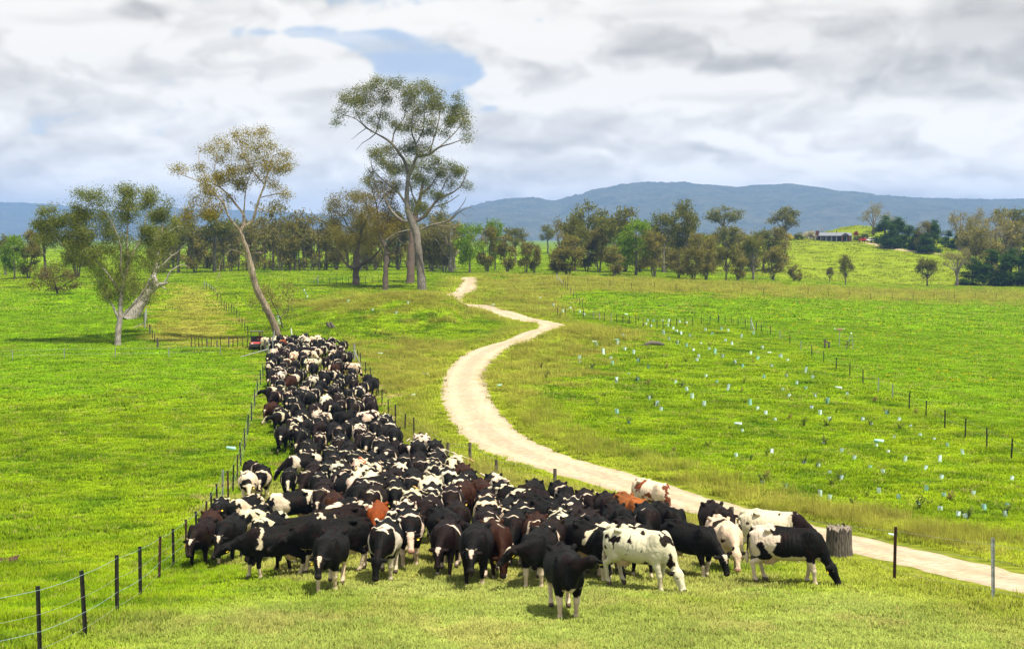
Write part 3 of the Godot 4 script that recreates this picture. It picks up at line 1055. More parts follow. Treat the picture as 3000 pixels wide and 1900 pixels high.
	var lean := traced([
		[[598, 1490, 26], [575, 1420, 24], [550, 1360, 23], [500, 1240, 22], [465, 1110, 20], [447, 1010, 18], [430, 955, 16], [412, 900, 13]],
		[[412, 900, 11], [428, 850, 10], [425, 800, 9], [380, 750, 7], [330, 690, 6], [280, 650, 5], [200, 600, 3.5], [150, 500, 2.5], [150, 440, 1.5]],
		[[412, 900, 10], [380, 850, 7], [350, 805, 6], [335, 740, 5], [270, 680, 4], [220, 630, 3], [150, 600, 2.5], [80, 570, 1.5], [50, 530, 1]],
		[[412, 900, 11], [440, 865, 10], [482, 838, 9], [505, 760, 8], [520, 710, 7], [550, 640, 5.5], [570, 560, 4.5], [600, 480, 3], [650, 470, 1.5]],
		[[505, 760, 5], [540, 780, 4], [590, 800, 2]], [[550, 640, 4], [480, 560, 4], [430, 470, 3], [400, 380, 1.8]], [[520, 710, 4], [620, 690, 3], [665, 690, 1.5]], [[425, 800, 5], [430, 730, 4], [440, 640, 3], [480, 520, 2]], [[480, 560, 3], [520, 450, 2], [550, 370, 1.3]],
		[[280, 650, 3], [250, 540, 2.5], [280, 430, 1.5]], [[445, 980, 8], [400, 960, 5], [370, 940, 3]], [[440, 1050, 8], [375, 1005, 6], [340, 995, 3.5]], [[462, 1020, 8], [500, 1012, 6], [515, 1018, 5]],
		[[340, 995, 3], [295, 1050, 2.4], [285, 1120, 2], [300, 1150, 1.2]], [[285, 1120, 1.6], [275, 1170, 1]], [[335, 740, 3], [230, 760, 2], [170, 740, 1.2]], [[200, 600, 2], [190, 680, 1.6], [200, 740, 1]],
	], [
		[200, 435, 50, 30], [285, 405, 52, 34], [335, 450, 34, 26], [405, 370, 44, 22], [470, 360, 52, 28], [550, 360, 44, 26], [430, 420, 44, 34], [520, 440, 55, 42], [590, 430, 44, 34], [655, 480, 40, 24], [470, 500, 50, 34], [560, 520, 55, 42], [640, 545, 34, 34], [165, 545, 34, 24], [105, 562, 44, 16], [330, 610, 52, 34], [430, 560, 44, 34], [260, 590, 34, 24], [520, 600, 50, 40], [605, 650, 32, 26], [665, 695, 26, 22], [180, 720, 34, 40], [245, 750, 40, 38], [160, 790, 32, 34], [605, 750, 24, 34], [420, 650, 34, 24], [190, 650, 26, 18], [250, 800, 34, 26],
	], Vector2(598, 1490), u, -b.z, r, 0.5, [[430, 500, 250, 150, 10], [300, 690, 170, 100, 7], [200, 780, 80, 60, 4]])
	plant("gum_tree", grow(lean[0], lean[1], {"seed": 5, "per": 28.4, "leaf": 0.165, "leaves": 34, "puff": 0.72, "loose": 1.12, "green": Color(0.187, 0.167, 0.019), "green2": Color(0.335, 0.273, 0.047), "bark": Color(0.80, 0.66, 0.54), "bark2": Color(0.42, 0.33, 0.26), "knob": 0.10, "twig": 0.022, "droop": 0.9}), b, 0.0, Vector3.ONE, "leaning gum tree with bare pinkish trunk rising behind the herd")
	# sprouting young tree at its foot
	b = at(828, 962)
	var young := traced([[[620, 1440, 5], [612, 1380, 4], [580, 1300, 3], [560, 1220, 2]], [[612, 1380, 3], [650, 1320, 2], [670, 1260, 1.2]], [[612, 1380, 3], [540, 1350, 2], [430, 1320, 1.2], [400, 1290, 0.8]], [[580, 1300, 2], [520, 1240, 1.4]]], [
		[560, 1230, 60, 52], [630, 1220, 50, 48], [660, 1290, 32, 44], [590, 1300, 60, 40], [510, 1210, 44, 40], [440, 1300, 40, 26], [640, 1350, 34, 26], [520, 1320, 36, 26]], Vector2(620, 1440), u, -b.z, r, 0.8)
	plant("young_tree", grow(young[0], young[1], {"seed": 6, "per": 23.1, "leaf": 0.23, "leaves": 12, "puff": 0.6, "green": Color(0.162, 0.160, 0.031), "green2": Color(0.265, 0.250, 0.072), "bark": Color(0.24, 0.2, 0.16), "twig": 0.018}), b, 0.0, Vector3.ONE, "thin young tree sprouting behind the leaning gum's foot")
	# two dark trees left of the tall gum
	b = at(1040, 836)
	var oak := traced([
		[[1030, 1215, 21], [1030, 1150, 21], [1032, 1110, 20], [1030, 1050, 17], [1040, 980, 13], [1048, 900, 9], [1040, 790, 4]],
		[[1032, 1120, 14], [1080, 1085, 12], [1125, 1068, 8], [1180, 1000, 4]], [[1032, 1120, 12], [985, 1105, 9], [945, 1050, 7], [905, 1005, 4], [880, 1020, 2]], [[1040, 980, 6], [980, 900, 5], [930, 820, 3]], [[1048, 900, 6], [1090, 830, 4], [1100, 760, 2]], [[985, 1105, 5], [970, 1000, 4], [940, 930, 2]], [[1040, 980, 5], [1100, 940, 4], [1150, 900, 2]], [[980, 900, 3], [900, 870, 3], [800, 850, 2], [730, 780, 1]],
	], [
		[900, 740, 55, 42], [980, 715, 60, 40], [1055, 715, 44, 36], [900, 820, 52, 44], [1000, 810, 70, 52], [1085, 800, 46, 46], [1010, 900, 70, 50], [925, 950, 50, 44], [1090, 940, 60, 46], [1120, 1020, 50, 28], [960, 1000, 46, 36], [1040, 860, 55, 40], [860, 790, 36, 40], [880, 880, 40, 36], [1040, 970, 50, 36],
	], Vector2(1030, 1215), u, -b.z, r, 0.7, [[1000, 840, 180, 160, 16]])
	plant("spreading_tree", grow(oak[0], oak[1], {"seed": 7, "per": 16.5, "leaf": 0.26, "leaves": 26, "puff": 0.9, "loose": 1.15, "green": Color(0.162, 0.135, 0.019), "green2": Color(0.228, 0.216, 0.057), "bark": Color(0.12, 0.095, 0.075), "bark2": Color(0.20, 0.155, 0.12), "knob": 0.2, "twig": 0.03}), b, 0.0, Vector3.ONE, "spreading tree with short dark gnarled trunk, left on the knoll")
	b = at(1128, 852)
	var mid := traced([
		[[1198, 1245, 19], [1195, 1150, 18], [1197, 1080, 17], [1192, 1010, 15], [1160, 950, 11], [1140, 880, 8], [1130, 780, 5], [1090, 650, 2]],
		[[1192, 1010, 8], [1215, 975, 7], [1262, 940, 5], [1310, 925, 2.5]], [[1160, 950, 6], [1190, 870, 5], [1200, 780, 3]], [[1140, 880, 5], [1100, 820, 3], [1070, 740, 2]], [[1130, 780, 3], [1170, 700, 2], [1190, 640, 1]],
	], [
		[1120, 650, 50, 40], [1165, 720, 54, 46], [1125, 820, 46, 52], [1200, 800, 52, 52], [1200, 900, 54, 44], [1255, 860, 44, 38], [1140, 920, 40, 36], [1090, 620, 30, 28], [1080, 720, 36, 40], [1230, 760, 30, 30],
	], Vector2(1198, 1245), u, -b.z, r, 0.7, [[1160, 780, 120, 170, 12]])
	plant("dark_gum_tree", grow(mid[0], mid[1], {"seed": 8, "per": 19.1, "leaf": 0.26, "leaves": 26, "puff": 0.9, "loose": 1.15, "green": Color(0.155, 0.135, 0.019), "green2": Color(0.265, 0.198, 0.053), "bark": Color(0.165, 0.135, 0.105), "bark2": Color(0.11, 0.085, 0.065), "knob": 0.1, "twig": 0.03}), b, 0.0, Vector3.ONE, "brownish gum with straight dark trunk between spreading tree and tallest gum")
	# the bushy tree at the left and the dead gum behind it, traced at 0.3933
	u = 0.3933
	b = at(344, 1012)
	var left := traced([
		[[875, 1430, 27], [873, 1330, 25], [875, 1250, 25], [872, 1170, 21], [870, 1050, 17], [885, 950, 15], [905, 800, 12], [880, 650, 8], [880, 450, 5], [870, 300, 2]],
		[[875, 1250, 15], [845, 1190, 13], [800, 1110, 9], [720, 1040, 5]], [[885, 950, 11], [860, 840, 10], [868, 700, 8], [800, 500, 5], [680, 350, 2]], [[875, 1250, 14], [910, 1180, 12], [990, 1080, 9], [1050, 900, 6], [1080, 700, 4], [1060, 450, 2]], [[870, 1050, 10], [760, 880, 8], [640, 760, 6], [450, 690, 4], [330, 520, 2]], [[905, 800, 7], [980, 600, 5], [990, 350, 2]], [[800, 1110, 5], [700, 980, 4], [620, 900, 2]],
	], [
		[850, 275, 100, 62], [980, 285, 76, 58], [700, 330, 120, 66], [580, 300, 50, 34], [1085, 370, 58, 58], [650, 450, 120, 84], [850, 450, 130, 94], [1025, 480, 95, 76], [600, 580, 110, 76], [800, 620, 130, 94], [1000, 650, 110, 84], [700, 760, 120, 84], [880, 800, 120, 94], [1050, 800, 95, 94], [650, 880, 86, 66], [800, 950, 120, 76], [950, 970, 110, 76], [1060, 1080, 50, 50], [760, 1060, 66, 46], [370, 420, 66, 50], [320, 520, 66, 50], [500, 480, 84, 66], [420, 620, 100, 66], [540, 700, 84, 66], [300, 640, 50, 40], [1130, 620, 50, 66], [1150, 500, 46, 40], [900, 1090, 66, 50], [480, 780, 66, 40], [900, 370, 90, 60], [740, 540, 90, 60],
	], Vector2(875, 1430), u, -b.z, r, 0.8, [[800, 540, 310, 310, 30], [400, 540, 150, 150, 9], [840, 960, 220, 130, 6], [1080, 640, 100, 280, 7]])
	plant("bushy_gum_tree", grow(left[0], left[1], {"seed": 9, "per": 28.2, "leaf": 0.18, "leaves": 36, "puff": 0.7, "loose": 1.12, "green": Color(0.111, 0.144, 0.023), "green2": Color(0.230, 0.250, 0.059), "bark": Color(0.36, 0.31, 0.265), "bark2": Color(0.52, 0.51, 0.485), "knob": 0.06, "twig": 0.018}), b, 0.0, Vector3.ONE, "broad bushy tree with leafy olive crown in the left paddock")
	b = at(378, 934)
	var dead := traced([
		[[960, 1235, 56], [1000, 1160, 50], [1050, 1080, 46], [1105, 1015, 42], [1135, 960, 26], [1120, 920, 20], [1132, 870, 16], [1150, 700, 11], [1085, 620, 7], [1060, 560, 4]],
		[[1105, 1015, 30], [1165, 990, 22], [1210, 975, 12], [1255, 962, 6]], [[1165, 990, 12], [1200, 1000, 8], [1225, 1015, 3]], [[1210, 975, 8], [1240, 930, 7], [1265, 880, 6], [1330, 838, 5], [1375, 832, 3.5], [1410, 855, 2]], [[1132, 870, 8], [1210, 815, 7], [1265, 765, 6], [1320, 730, 4.5], [1345, 690, 2.5]], [[1265, 765, 4], [1240, 740, 2]], [[1150, 700, 7], [1175, 600, 6], [1185, 540, 4], [1210, 490, 2]], [[1175, 600, 5], [1240, 580, 4.5], [1300, 545, 4], [1345, 550, 2]], [[1300, 545, 3], [1280, 470, 2.5], [1272, 420, 1.5]], [[1300, 545, 2.5], [1340, 500, 2], [1375, 450, 1]], [[1150, 700, 6], [1110, 500, 4], [1100, 380, 2.5], [1105, 250, 1.2]], [[1110, 500, 3], [1150, 400, 1.6], [1165, 300, 0.8]],
	], [], Vector2(960, 1235), u, -b.z, r, 0.35)
	plant("dead_gum_tree", grow(dead[0], dead[1], {"seed": 10, "bark": Color(0.55, 0.50, 0.46), "bark2": Color(0.72, 0.69, 0.66), "knob": 0.14}), b, 0.0, Vector3.ONE, "dead pale leaning gum stump with bare branches behind the bushy tree")
	b = at(170, 862)
	var bush := traced([[[430, 1045, 8], [425, 1000, 7], [420, 950, 5], [430, 880, 2]], [[425, 1010, 5], [350, 960, 4], [280, 920, 2]], [[425, 1010, 5], [500, 960, 4], [570, 920, 2]]], [
		[430, 850, 90, 44], [330, 900, 80, 50], [520, 900, 80, 50], [430, 940, 100, 44], [280, 970, 60, 34], [570, 970, 50, 34], [380, 1000, 80, 26], [500, 1000, 60, 26]], Vector2(430, 1045), u, -b.z, r, 0.8)
	plant("round_bush", grow(bush[0], bush[1], {"seed": 11, "per": 21.0, "leaf": 0.28, "leaves": 15, "puff": 0.6, "green": Color(0.090, 0.079, 0.017), "green2": Color(0.195, 0.152, 0.057), "bark": Color(0.10, 0.08, 0.065), "twig": 0.02}), b, 0.0, Vector3.ONE, "low dark domed bush left of the bushy tree", "bush")
	background_trees()

func kind(what: String, seed_: int) -> Array:
	# trees ten metres tall, built once per variant and copied
	var r := RandomNumberGenerator.new()
	r.seed = seed_ * 31 + 5
	var limbs := []
	var clumps := []
	var o := {"seed": seed_, "leaf": 0.48, "leaves": 14, "per": 4.5, "puff": 0.8, "twig": 0.025, "rhomb": false, "bark": Color(0.22, 0.19, 0.155), "bark2": Color(0.30, 0.27, 0.235), "step": 1.2}
	match what:
		"scrub":      # upright oval crown of many stems, leafy almost to the ground
			for s in 4:
				var a := s * TAU / 4 + r.randf()
				var q := Vector3(cos(a), 0, sin(a))
				limbs.append([[q * 0.2 - Vector3(0, 0.3, 0), 0.13], [q * 0.6 + Vector3(0, 2.5, 0), 0.10], [q * 1.3 + Vector3(0, 5.5, 0), 0.07], [q * 1.5 + Vector3(0, 8.5, 0), 0.03]])
			for k in 17:
				var y := r.randf_range(1.6, 9.0)
				var w := 2.3 * sin(clampf((y + 0.4) / 10.2, 0, 1) * PI * 0.93)
				var a := r.randf() * TAU
				clumps.append([Vector3(cos(a) * w * 0.75, y, sin(a) * w * 0.75), Vector3(1.15, 1.0, 1.15) * r.randf_range(0.8, 1.2)])
			o.merge({"green": Color(0.138, 0.131, 0.023), "green2": Color(0.244, 0.219, 0.059), "per": 12.2, "leaves": 15, "puff": 0.7}, true)
		"gum":        # clear trunk, boughs, heads of leaves
			limbs.append([[Vector3(0, -0.3, 0), 0.34], [Vector3(0.1, 2.5, 0), 0.27], [Vector3(-0.1, 4.4, 0.1), 0.22], [Vector3(0.2, 6.5, 0), 0.12], [Vector3(0.1, 9.0, 0.2), 0.03]])
			for k in 7:
				var a := k * 2.4 + r.randf()
				var y0 := r.randf_range(3.0, 6.0)
				var q := Vector3(cos(a), 0, sin(a))
				var out_ := r.randf_range(1.6, 2.9)
				var yt := r.randf_range(6.0, 9.2)
				limbs.append([[Vector3(0, y0, 0), 0.12], [q * out_ * 0.5 + Vector3(0, lerpf(y0, yt, 0.5), 0), 0.08], [q * out_ + Vector3(0, yt, 0), 0.025]])
				clumps.append([q * out_ + Vector3(0, yt, 0), Vector3(1.25, 0.85, 1.25) * r.randf_range(0.75, 1.15)])
				clumps.append([q * out_ * 0.6 + Vector3(0, yt - r.randf_range(0.6, 1.6), 0), Vector3(1.0, 0.7, 1.0)])
			clumps.append([Vector3(0, 9.0, 0), Vector3(1.3, 0.8, 1.3)])
			o.merge({"green": Color(0.097, 0.112, 0.016), "green2": Color(0.175, 0.175, 0.039), "per": 13.1, "leaves": 15, "puff": 0.75, "bark": Color(0.20, 0.175, 0.15), "bark2": Color(0.34, 0.31, 0.28)}, true)
		"pole":       # slender grey stems with thin crowns, close together
			for s in 5:
				var a := r.randf() * TAU
				var q := Vector3(cos(a), 0, sin(a)) * r.randf_range(0.3, 1.7)
				limbs.append([[q - Vector3(0, 0.3, 0), 0.10], [q + Vector3(r.randf_range(-0.3, 0.3), 4, 0), 0.08], [q + Vector3(r.randf_range(-0.6, 0.6), 8.8, r.randf_range(-0.5, 0.5)), 0.025]])
				for k in 4:
					clumps.append([q + Vector3(r.randf_range(-0.7, 0.7), r.randf_range(4.0, 9.3), r.randf_range(-0.7, 0.7)), Vector3(0.85, 1.0, 0.85)])
				clumps.append([q + Vector3(r.randf_range(-0.8, 0.8), r.randf_range(0.6, 2.0), r.randf_range(-0.7, 0.7)), Vector3(0.8, 0.7, 0.8)])
			o.merge({"green": Color(0.122, 0.120, 0.025), "green2": Color(0.230, 0.205, 0.067), "per": 8.0, "leaves": 11, "puff": 0.7, "bark": Color(0.30, 0.275, 0.24), "bark2": Color(0.17, 0.15, 0.125), "bare": 0.2}, true)
		"conifer":    # dark green cypress
			limbs.append([[Vector3(0, -0.3, 0), 0.25], [Vector3(0, 5, 0), 0.15], [Vector3(0, 9.6, 0), 0.03]])
			for k in 26:
				var t := r.randf()
				var w := 2.6 * (1.0 - pow(t, 1.35)) * (0.55 + 0.45 * smoothstep(0.0, 0.16, t))
				var a := r.randf() * TAU
				clumps.append([Vector3(cos(a) * w * 0.72, 0.5 + t * 9.2, sin(a) * w * 0.72), Vector3(0.55 + 0.4 * (1 - t), 0.75, 0.55 + 0.4 * (1 - t))])
			o.merge({"green": Color(0.029, 0.067, 0.008), "green2": Color(0.063, 0.128, 0.015), "per": 22.8, "leaves": 16, "puff": 0.62, "leaf": 0.41, "droop": -0.3, "bark": Color(0.1, 0.075, 0.055), "bark2": Color(0.1, 0.075, 0.055)}, true)
		"lollipop":   # short trunk, round even crown
			limbs.append([[Vector3(0, -0.3, 0), 0.26], [Vector3(0.1, 2.0, 0), 0.22], [Vector3(0, 3.2, 0), 0.18], [Vector3(0.2, 6, 0), 0.09], [Vector3(0, 9, 0), 0.03]])
			for k in 6:
				var a := k * TAU / 6 + r.randf() * 0.6
				var q := Vector3(cos(a), 0, sin(a))
				limbs.append([[Vector3(0, r.randf_range(1.8, 3.0), 0), 0.13], [q * 1.6 + Vector3(0, 4.2, 0), 0.09], [q * 2.9 + Vector3(0, r.randf_range(5.5, 7.5), 0), 0.03]])
			for k in 20:
				var q := Vector3(r.randfn(), r.randfn(), r.randfn()).normalized() * pow(r.randf(), 0.5)
				clumps.append([Vector3(0, 6.1, 0) + q * Vector3(3.0, 3.0, 3.0), Vector3(1.15, 0.95, 1.15)])
			o.merge({"green": Color(0.101, 0.109, 0.017), "green2": Color(0.175, 0.167, 0.043), "per": 9.6, "leaves": 14, "puff": 0.7}, true)
		"ghost":      # big sparse grey gum, white boughs showing
			limbs.append([[Vector3(0, -0.3, 0), 0.4], [Vector3(0.2, 1.6, 0), 0.33], [Vector3(0, 3, 0), 0.26], [Vector3(0.4, 6, 0), 0.14], [Vector3(0.2, 9, 0), 0.03]])
			for k in 9:
				var a := k * 2.4 + r.randf()
				var y0 := r.randf_range(1.2, 3.5)
				var q := Vector3(cos(a), 0, sin(a))
				var out_ := r.randf_range(2.4, 4.4)
				var yt := r.randf_range(5.0, 9.3)
				limbs.append([[Vector3(0, y0, 0), 0.17], [q * out_ * 0.45 + Vector3(0, lerpf(y0, yt, 0.55), 0), 0.11], [q * out_ + Vector3(0, yt, 0), 0.03]])
				for m in 2: clumps.append([q * out_ * r.randf_range(0.6, 1.0) + Vector3(0, yt + r.randf_range(-1.2, 0.5), 0), Vector3(1.3, 0.9, 1.3)])
			o.merge({"green": Color(0.170, 0.160, 0.048), "green2": Color(0.280, 0.250, 0.106), "per": 7.4, "leaves": 11, "puff": 0.8, "bark": Color(0.50, 0.47, 0.44), "bark2": Color(0.34, 0.30, 0.27), "leaf": 0.41}, true)
		"bright":     # fresh green broad-leaved tree
			limbs.append([[Vector3(0, -0.3, 0), 0.22], [Vector3(0.2, 3, 0), 0.17], [Vector3(0, 6, 0), 0.1], [Vector3(0.2, 9, 0), 0.03]])
			for k in 18:
				var y := r.randf_range(2.4, 9.2)
				var w := 3.0 * sin(clampf(y / 10.4, 0, 1) * PI * 0.92)
				var a := r.randf() * TAU
				clumps.append([Vector3(cos(a) * w * 0.7, y, sin(a) * w * 0.7), Vector3(1.3, 0.95, 1.3)])
			o.merge({"green": Color(0.101, 0.191, 0.010), "green2": Color(0.224, 0.333, 0.019), "per": 11.4, "leaves": 15, "puff": 0.75}, true)
		"dead":
			limbs.append([[Vector3(0, -0.3, 0), 0.22], [Vector3(0.2, 3, 0), 0.17], [Vector3(0, 6, 0), 0.1], [Vector3(0.5, 9.8, 0), 0.04]])
			for k in 6:
				var a := k * 2.4
				var q := Vector3(cos(a), 0, sin(a))
				limbs.append([[Vector3(0.1, 2.0 + k * 0.6, 0), 0.1], [q * 1.3 + Vector3(0, 5.0 + k * 0.4, 0), 0.07], [q * 2.0 + Vector3(0, 7.4 + k * 0.3, 0), 0.03]])
			o.merge({"bark": Color(0.6, 0.58, 0.55), "bark2": Color(0.5, 0.48, 0.45)}, true)
		"shrub":
			limbs.append([[Vector3(0, -0.3, 0), 0.3], [Vector3(0, 4, 0), 0.15], [Vector3(0, 8, 0), 0.05]])
			for k in 14:
				var a := r.randf() * TAU
				var y := r.randf_range(1.0, 8.6)
				var w := 5.0 * sqrt(maxf(0.0, 1.0 - pow(y / 9.6, 2.0)))
				clumps.append([Vector3(cos(a) * w * 0.8, y, sin(a) * w * 0.8), Vector3(2.0, 1.6, 2.0)])
			o.merge({"green": Color(0.081, 0.120, 0.012), "green2": Color(0.182, 0.198, 0.029), "per": 6.3, "leaves": 16, "leaf": 0.86, "puff": 1.3}, true)
	return grow(limbs, clumps, o)

func background_trees() -> void:
	# [kind, foot x, foot y, height, width (picture pixels), what it looks like and where]
	var list := [
		["bright", 40, 818, 126, 84, "fresh green tree at the left edge of the pasture"], ["scrub", 84, 815, 142, 90, "olive tree behind the fresh green tree at the left edge"], ["gum", 15, 806, 120, 70, "grey gum at the far left edge behind the green tree"], ["scrub", 225, 812, 150, 120, "dark tree behind the low domed bush"], ["gum", 130, 812, 170, 95, "gum crown showing left of the bushy tree"],
		["gum", 523, 800, 160, 90, "gum with ragged crown right of the dead leaning gum"], ["pole", 470, 800, 120, 80, "thin stemmed trees just right of the dead gum"], ["scrub", 570, 800, 130, 80, "olive scrub tree left of the leaning gum's trunk"], ["gum", 628, 797, 176, 120, "round dark gum behind the leaning gum's crown"], ["pole", 675, 795, 150, 90, "grey stemmed tree close left of the leaning trunk"], ["pole", 730, 794, 150, 80, "grey pole trees close right of the leaning trunk"],
		["pole", 800, 794, 196, 90, "tall thin pale stemmed tree right of the leaning gum"], ["scrub", 850, 794, 150, 80, "brown scrub tree beyond the tilted stump"], ["pole", 893, 792, 182, 90, "tall reddish thin tree left of the spreading tree"], ["bright", 862, 790, 120, 60, "green tree peeping between the thin trees"], ["pole", 940, 792, 165, 90, "thin tree left behind the spreading tree"], ["scrub", 985, 792, 150, 80, "scrub tree behind the spreading tree's left boughs"], ["pole", 1065, 792, 150, 90, "pole trees behind the spreading tree's trunk"], ["scrub", 1100, 792, 140, 80, "scrub tree between spreading tree and dark trunk"], ["scrub", 1165, 792, 165, 90, "scrub tree behind the straight dark trunk"], ["scrub", 1265, 794, 170, 90, "leafy scrub tree right behind the tallest gum"],
		["ghost", 1322, 797, 180, 150, "pale leaning limbed gum right of the tallest gum"], ["scrub", 1302, 797, 165, 90, "olive tree beside the far road gate"], ["bright", 1376, 800, 142, 95, "yellow green dense tree where the road vanishes"], ["scrub", 1427, 796, 134, 80, "olive tree right of the yellow green tree"], ["scrub", 1486, 797, 112, 72, "second olive tree right of the yellow green tree"], ["gum", 1509, 770, 104, 66, "gum crown beyond the olive trees"], ["scrub", 1541, 800, 100, 58, "small scrub tree left of the green gap"], ["scrub", 1565, 801, 100, 46, "slim scrub tree at the green gap's edge"], ["gum", 1605, 742, 84, 56, "lone thin gum far off in the green gap"], ["bright", 1450, 790, 150, 60, "darker green tree behind the olive trees"],
		["scrub", 1664, 806, 118, 110, "brownish tree right of the green gap"], ["scrub", 1632, 805, 84, 60, "small brown tree at the right edge of the gap"], ["gum", 1722, 784, 192, 112, "tall dark gum left of a pair against the mountain"], ["gum", 1747, 782, 102, 66, "small gum under the tall dark gum"], ["gum", 1815, 800, 192, 112, "tall gum right of a pair against the mountain"], ["scrub", 1800, 808, 90, 74, "low pale scrub tree under the tall gums"], ["bright", 1862, 808, 160, 130, "broad yellow olive tree in the middle of the far row"], ["scrub", 1915, 812, 146, 92, "rust brown tree in the middle of the far row"], ["gum", 1945, 800, 178, 84, "olive gum behind the rust brown tree"], ["gum", 2010, 800, 214, 96, "tallest gum of the far row with pointed head"], ["scrub", 1988, 814, 96, 70, "small green tree under the pointed gum"],
		["scrub", 2032, 820, 140, 84, "grey olive tree right of the pointed gum"], ["scrub", 2070, 820, 124, 72, "slim grey olive tree in the right of the row"], ["gum", 2122, 700, 96, 110, "dense dark gum on the hill's left shoulder"], ["lollipop", 2128, 824, 128, 78, "round scrub tree with visible stem, right part of row"], ["scrub", 2162, 822, 96, 66, "dull scrub tree between two stemmed trees"], ["gum", 2207, 820, 126, 80, "crooked stemmed tree near the row's right end"], ["scrub", 2264, 822, 108, 80, "bushy tree ending the row on the right"], ["scrub", 2326, 825, 54, 40, "small grey sapling past the end of the row"], ["scrub", 2341, 824, 36, 22, "smallest sapling past the end of the row"],
		["lollipop", 2300, 702, 104, 100, "big round gum left of the farmhouse"], ["lollipop", 2431, 829, 56, 32, "small round tree, left of two in the hill meadow"], ["lollipop", 2478, 835, 96, 52, "taller round tree, right of two in the hill meadow"], ["lollipop", 2717, 838, 98, 82, "round tree alone at the foot of the farmhouse hill"], ["ghost", 2803, 838, 130, 96, "brown grey gum left of the dark bushes at the right edge"],
		["conifer", 2593, 712, 80, 60, "left dark cypress beside the farm drive"], ["conifer", 2631, 722, 84, 66, "second dark cypress beside the farm drive"], ["conifer", 2664, 726, 64, 50, "low dark cypress beside the farm drive"], ["conifer", 2690, 732, 66, 50, "fourth dark cypress along the farm drive"], ["conifer", 2737, 738, 92, 50, "slender tall cypress right of the brown tree"], ["scrub", 2706, 738, 92, 56, "brown tree standing among the cypresses"], ["conifer", 2779, 724, 48, 40, "small cypress at the row's right end"], ["conifer", 2815, 728, 54, 46, "cypress touching the grey gums on the right"],
		["ghost", 2560, 684, 88, 76, "left half of the grey gums above the cypresses"], ["ghost", 2622, 684, 94, 76, "right half of the grey gums above the cypresses"], ["gum", 2752, 684, 40, 34, "small far gum above the cypress row"], ["ghost", 2812, 735, 132, 92, "purple grey gum at the skyline on the right"], ["ghost", 2862, 730, 116, 80, "second purple grey gum at the skyline on the right"], ["ghost", 2918, 800, 162, 160, "huge pale limbed gum at the right edge"], ["gum", 2960, 735, 124, 110, "olive gum behind the huge pale limbed gum"], ["ghost", 2990, 740, 110, 90, "gum crown cut by the right edge"],
		["conifer", 2850, 836, 80, 74, "dark bush under the huge gum, leftmost"], ["conifer", 2905, 836, 102, 84, "dark bush under the huge gum, middle"], ["conifer", 2962, 838, 112, 84, "dark bush under the huge gum, right"], ["conifer", 3005, 838, 104, 70, "dark bush cut by the right edge"],
		["scrub", 2885, 815, 150, 110, "grey olive tree crowding the huge gum from the left"], ["ghost", 2945, 800, 176, 130, "tall grey tree in the thicket at the right edge"], ["scrub", 2990, 806, 170, 110, "olive thicket tree at the right edge"], ["scrub", 2840, 760, 110, 90, "brown tree behind the brown grey gum"], ["conifer", 2610, 728, 70, 56, "dark cypress low in front of the first two"], ["conifer", 2715, 742, 60, 50, "dark cypress at the brown tree's foot"],
		["dead", 2408, 690, 32, 26, "bare white dead tree behind the farmhouse"], ["scrub", 2215, 690, 24, 34, "low far tree beside the big round gum"], ["gum", 2345, 690, 34, 40, "far grey tree right of the big round gum"], ["scrub", 2160, 716, 50, 60, "brown tree at the hill's left foot"], ["scrub", 2560, 690, 26, 22, "brown tree at the mound's right foot"],
	]
	var variants := {}
	var counts := {}
	var n := 0
	for t in list:
		var what: String = t[0]
		var nv: int = {"scrub": 5, "gum": 5, "pole": 3, "conifer": 3, "lollipop": 2, "ghost": 3, "bright": 2}.get(what, 1)
		var c: int = counts.get(what, 0)
		counts[what] = c + 1
		var key := what + str(c % nv)
		if not variants.has(key): variants[key] = kind(what, 100 + n)
		var p := at(t[1], t[2], 0.0, 180.0)
		var k := scale_at(p)
		var h: float = t[3] * k / 9.9
		var w: float = t[4] * k / {"scrub": 6.2, "gum": 6.6, "pole": 5.0, "conifer": 3.9, "lollipop": 7.2, "ghost": 8.4, "bright": 6.8, "dead": 4.2}.get(what, 6.0)
		var m = variants[key]
		plant({"scrub": "scrub_tree", "gum": "gum_tree", "pole": "thin_tree", "conifer": "cypress_tree", "lollipop": "round_tree", "ghost": "grey_gum_tree", "bright": "green_tree", "dead": "dead_tree"}[what], m, p, n * 1.7, Vector3(w, h, w), t[5])
		n += 1
	# a second row fills the belt of trees behind
	var r := RandomNumberGenerator.new()
	r.seed = 404
	for row in [[["scrub", "pole", "scrub", "gum", "pole"], 455, 1345, 31.0, 786.0, "left of the vanishing road"], [["scrub", "gum", "scrub"], 1650, 2290, 37.0, 796.0, "right of the green gap"]]:
		var i := 0
		var x: float = row[1]
		while x < row[2]:
			var what: String = row[0][i % row[0].size()]
			var vs := variants.keys().filter(func(q): return q.begins_with(what))
			var p := at(x + r.randf_range(-8, 8), row[4] + r.randf_range(-4, 4), 0.0, 200.0)
			var k := scale_at(p)
			var h: float = r.randf_range(105, 165) * k / 9.9
			var w: float = r.randf_range(70, 105) * k / 6.2
			plant({"scrub": "scrub_tree", "gum": "gum_tree", "pole": "thin_tree"}[what], variants[vs[r.randi() % vs.size()]], p, r.randf() * TAU, Vector3(w, h, w), "%s in the hindmost row %s, %s from left" % [{"scrub": "bushy tree", "gum": "gum tree", "pole": "thin stemmed tree"}[what], row[5], ORD[i]])
			x += row[3]
			i += 1
	var sh := kind("shrub", 5)
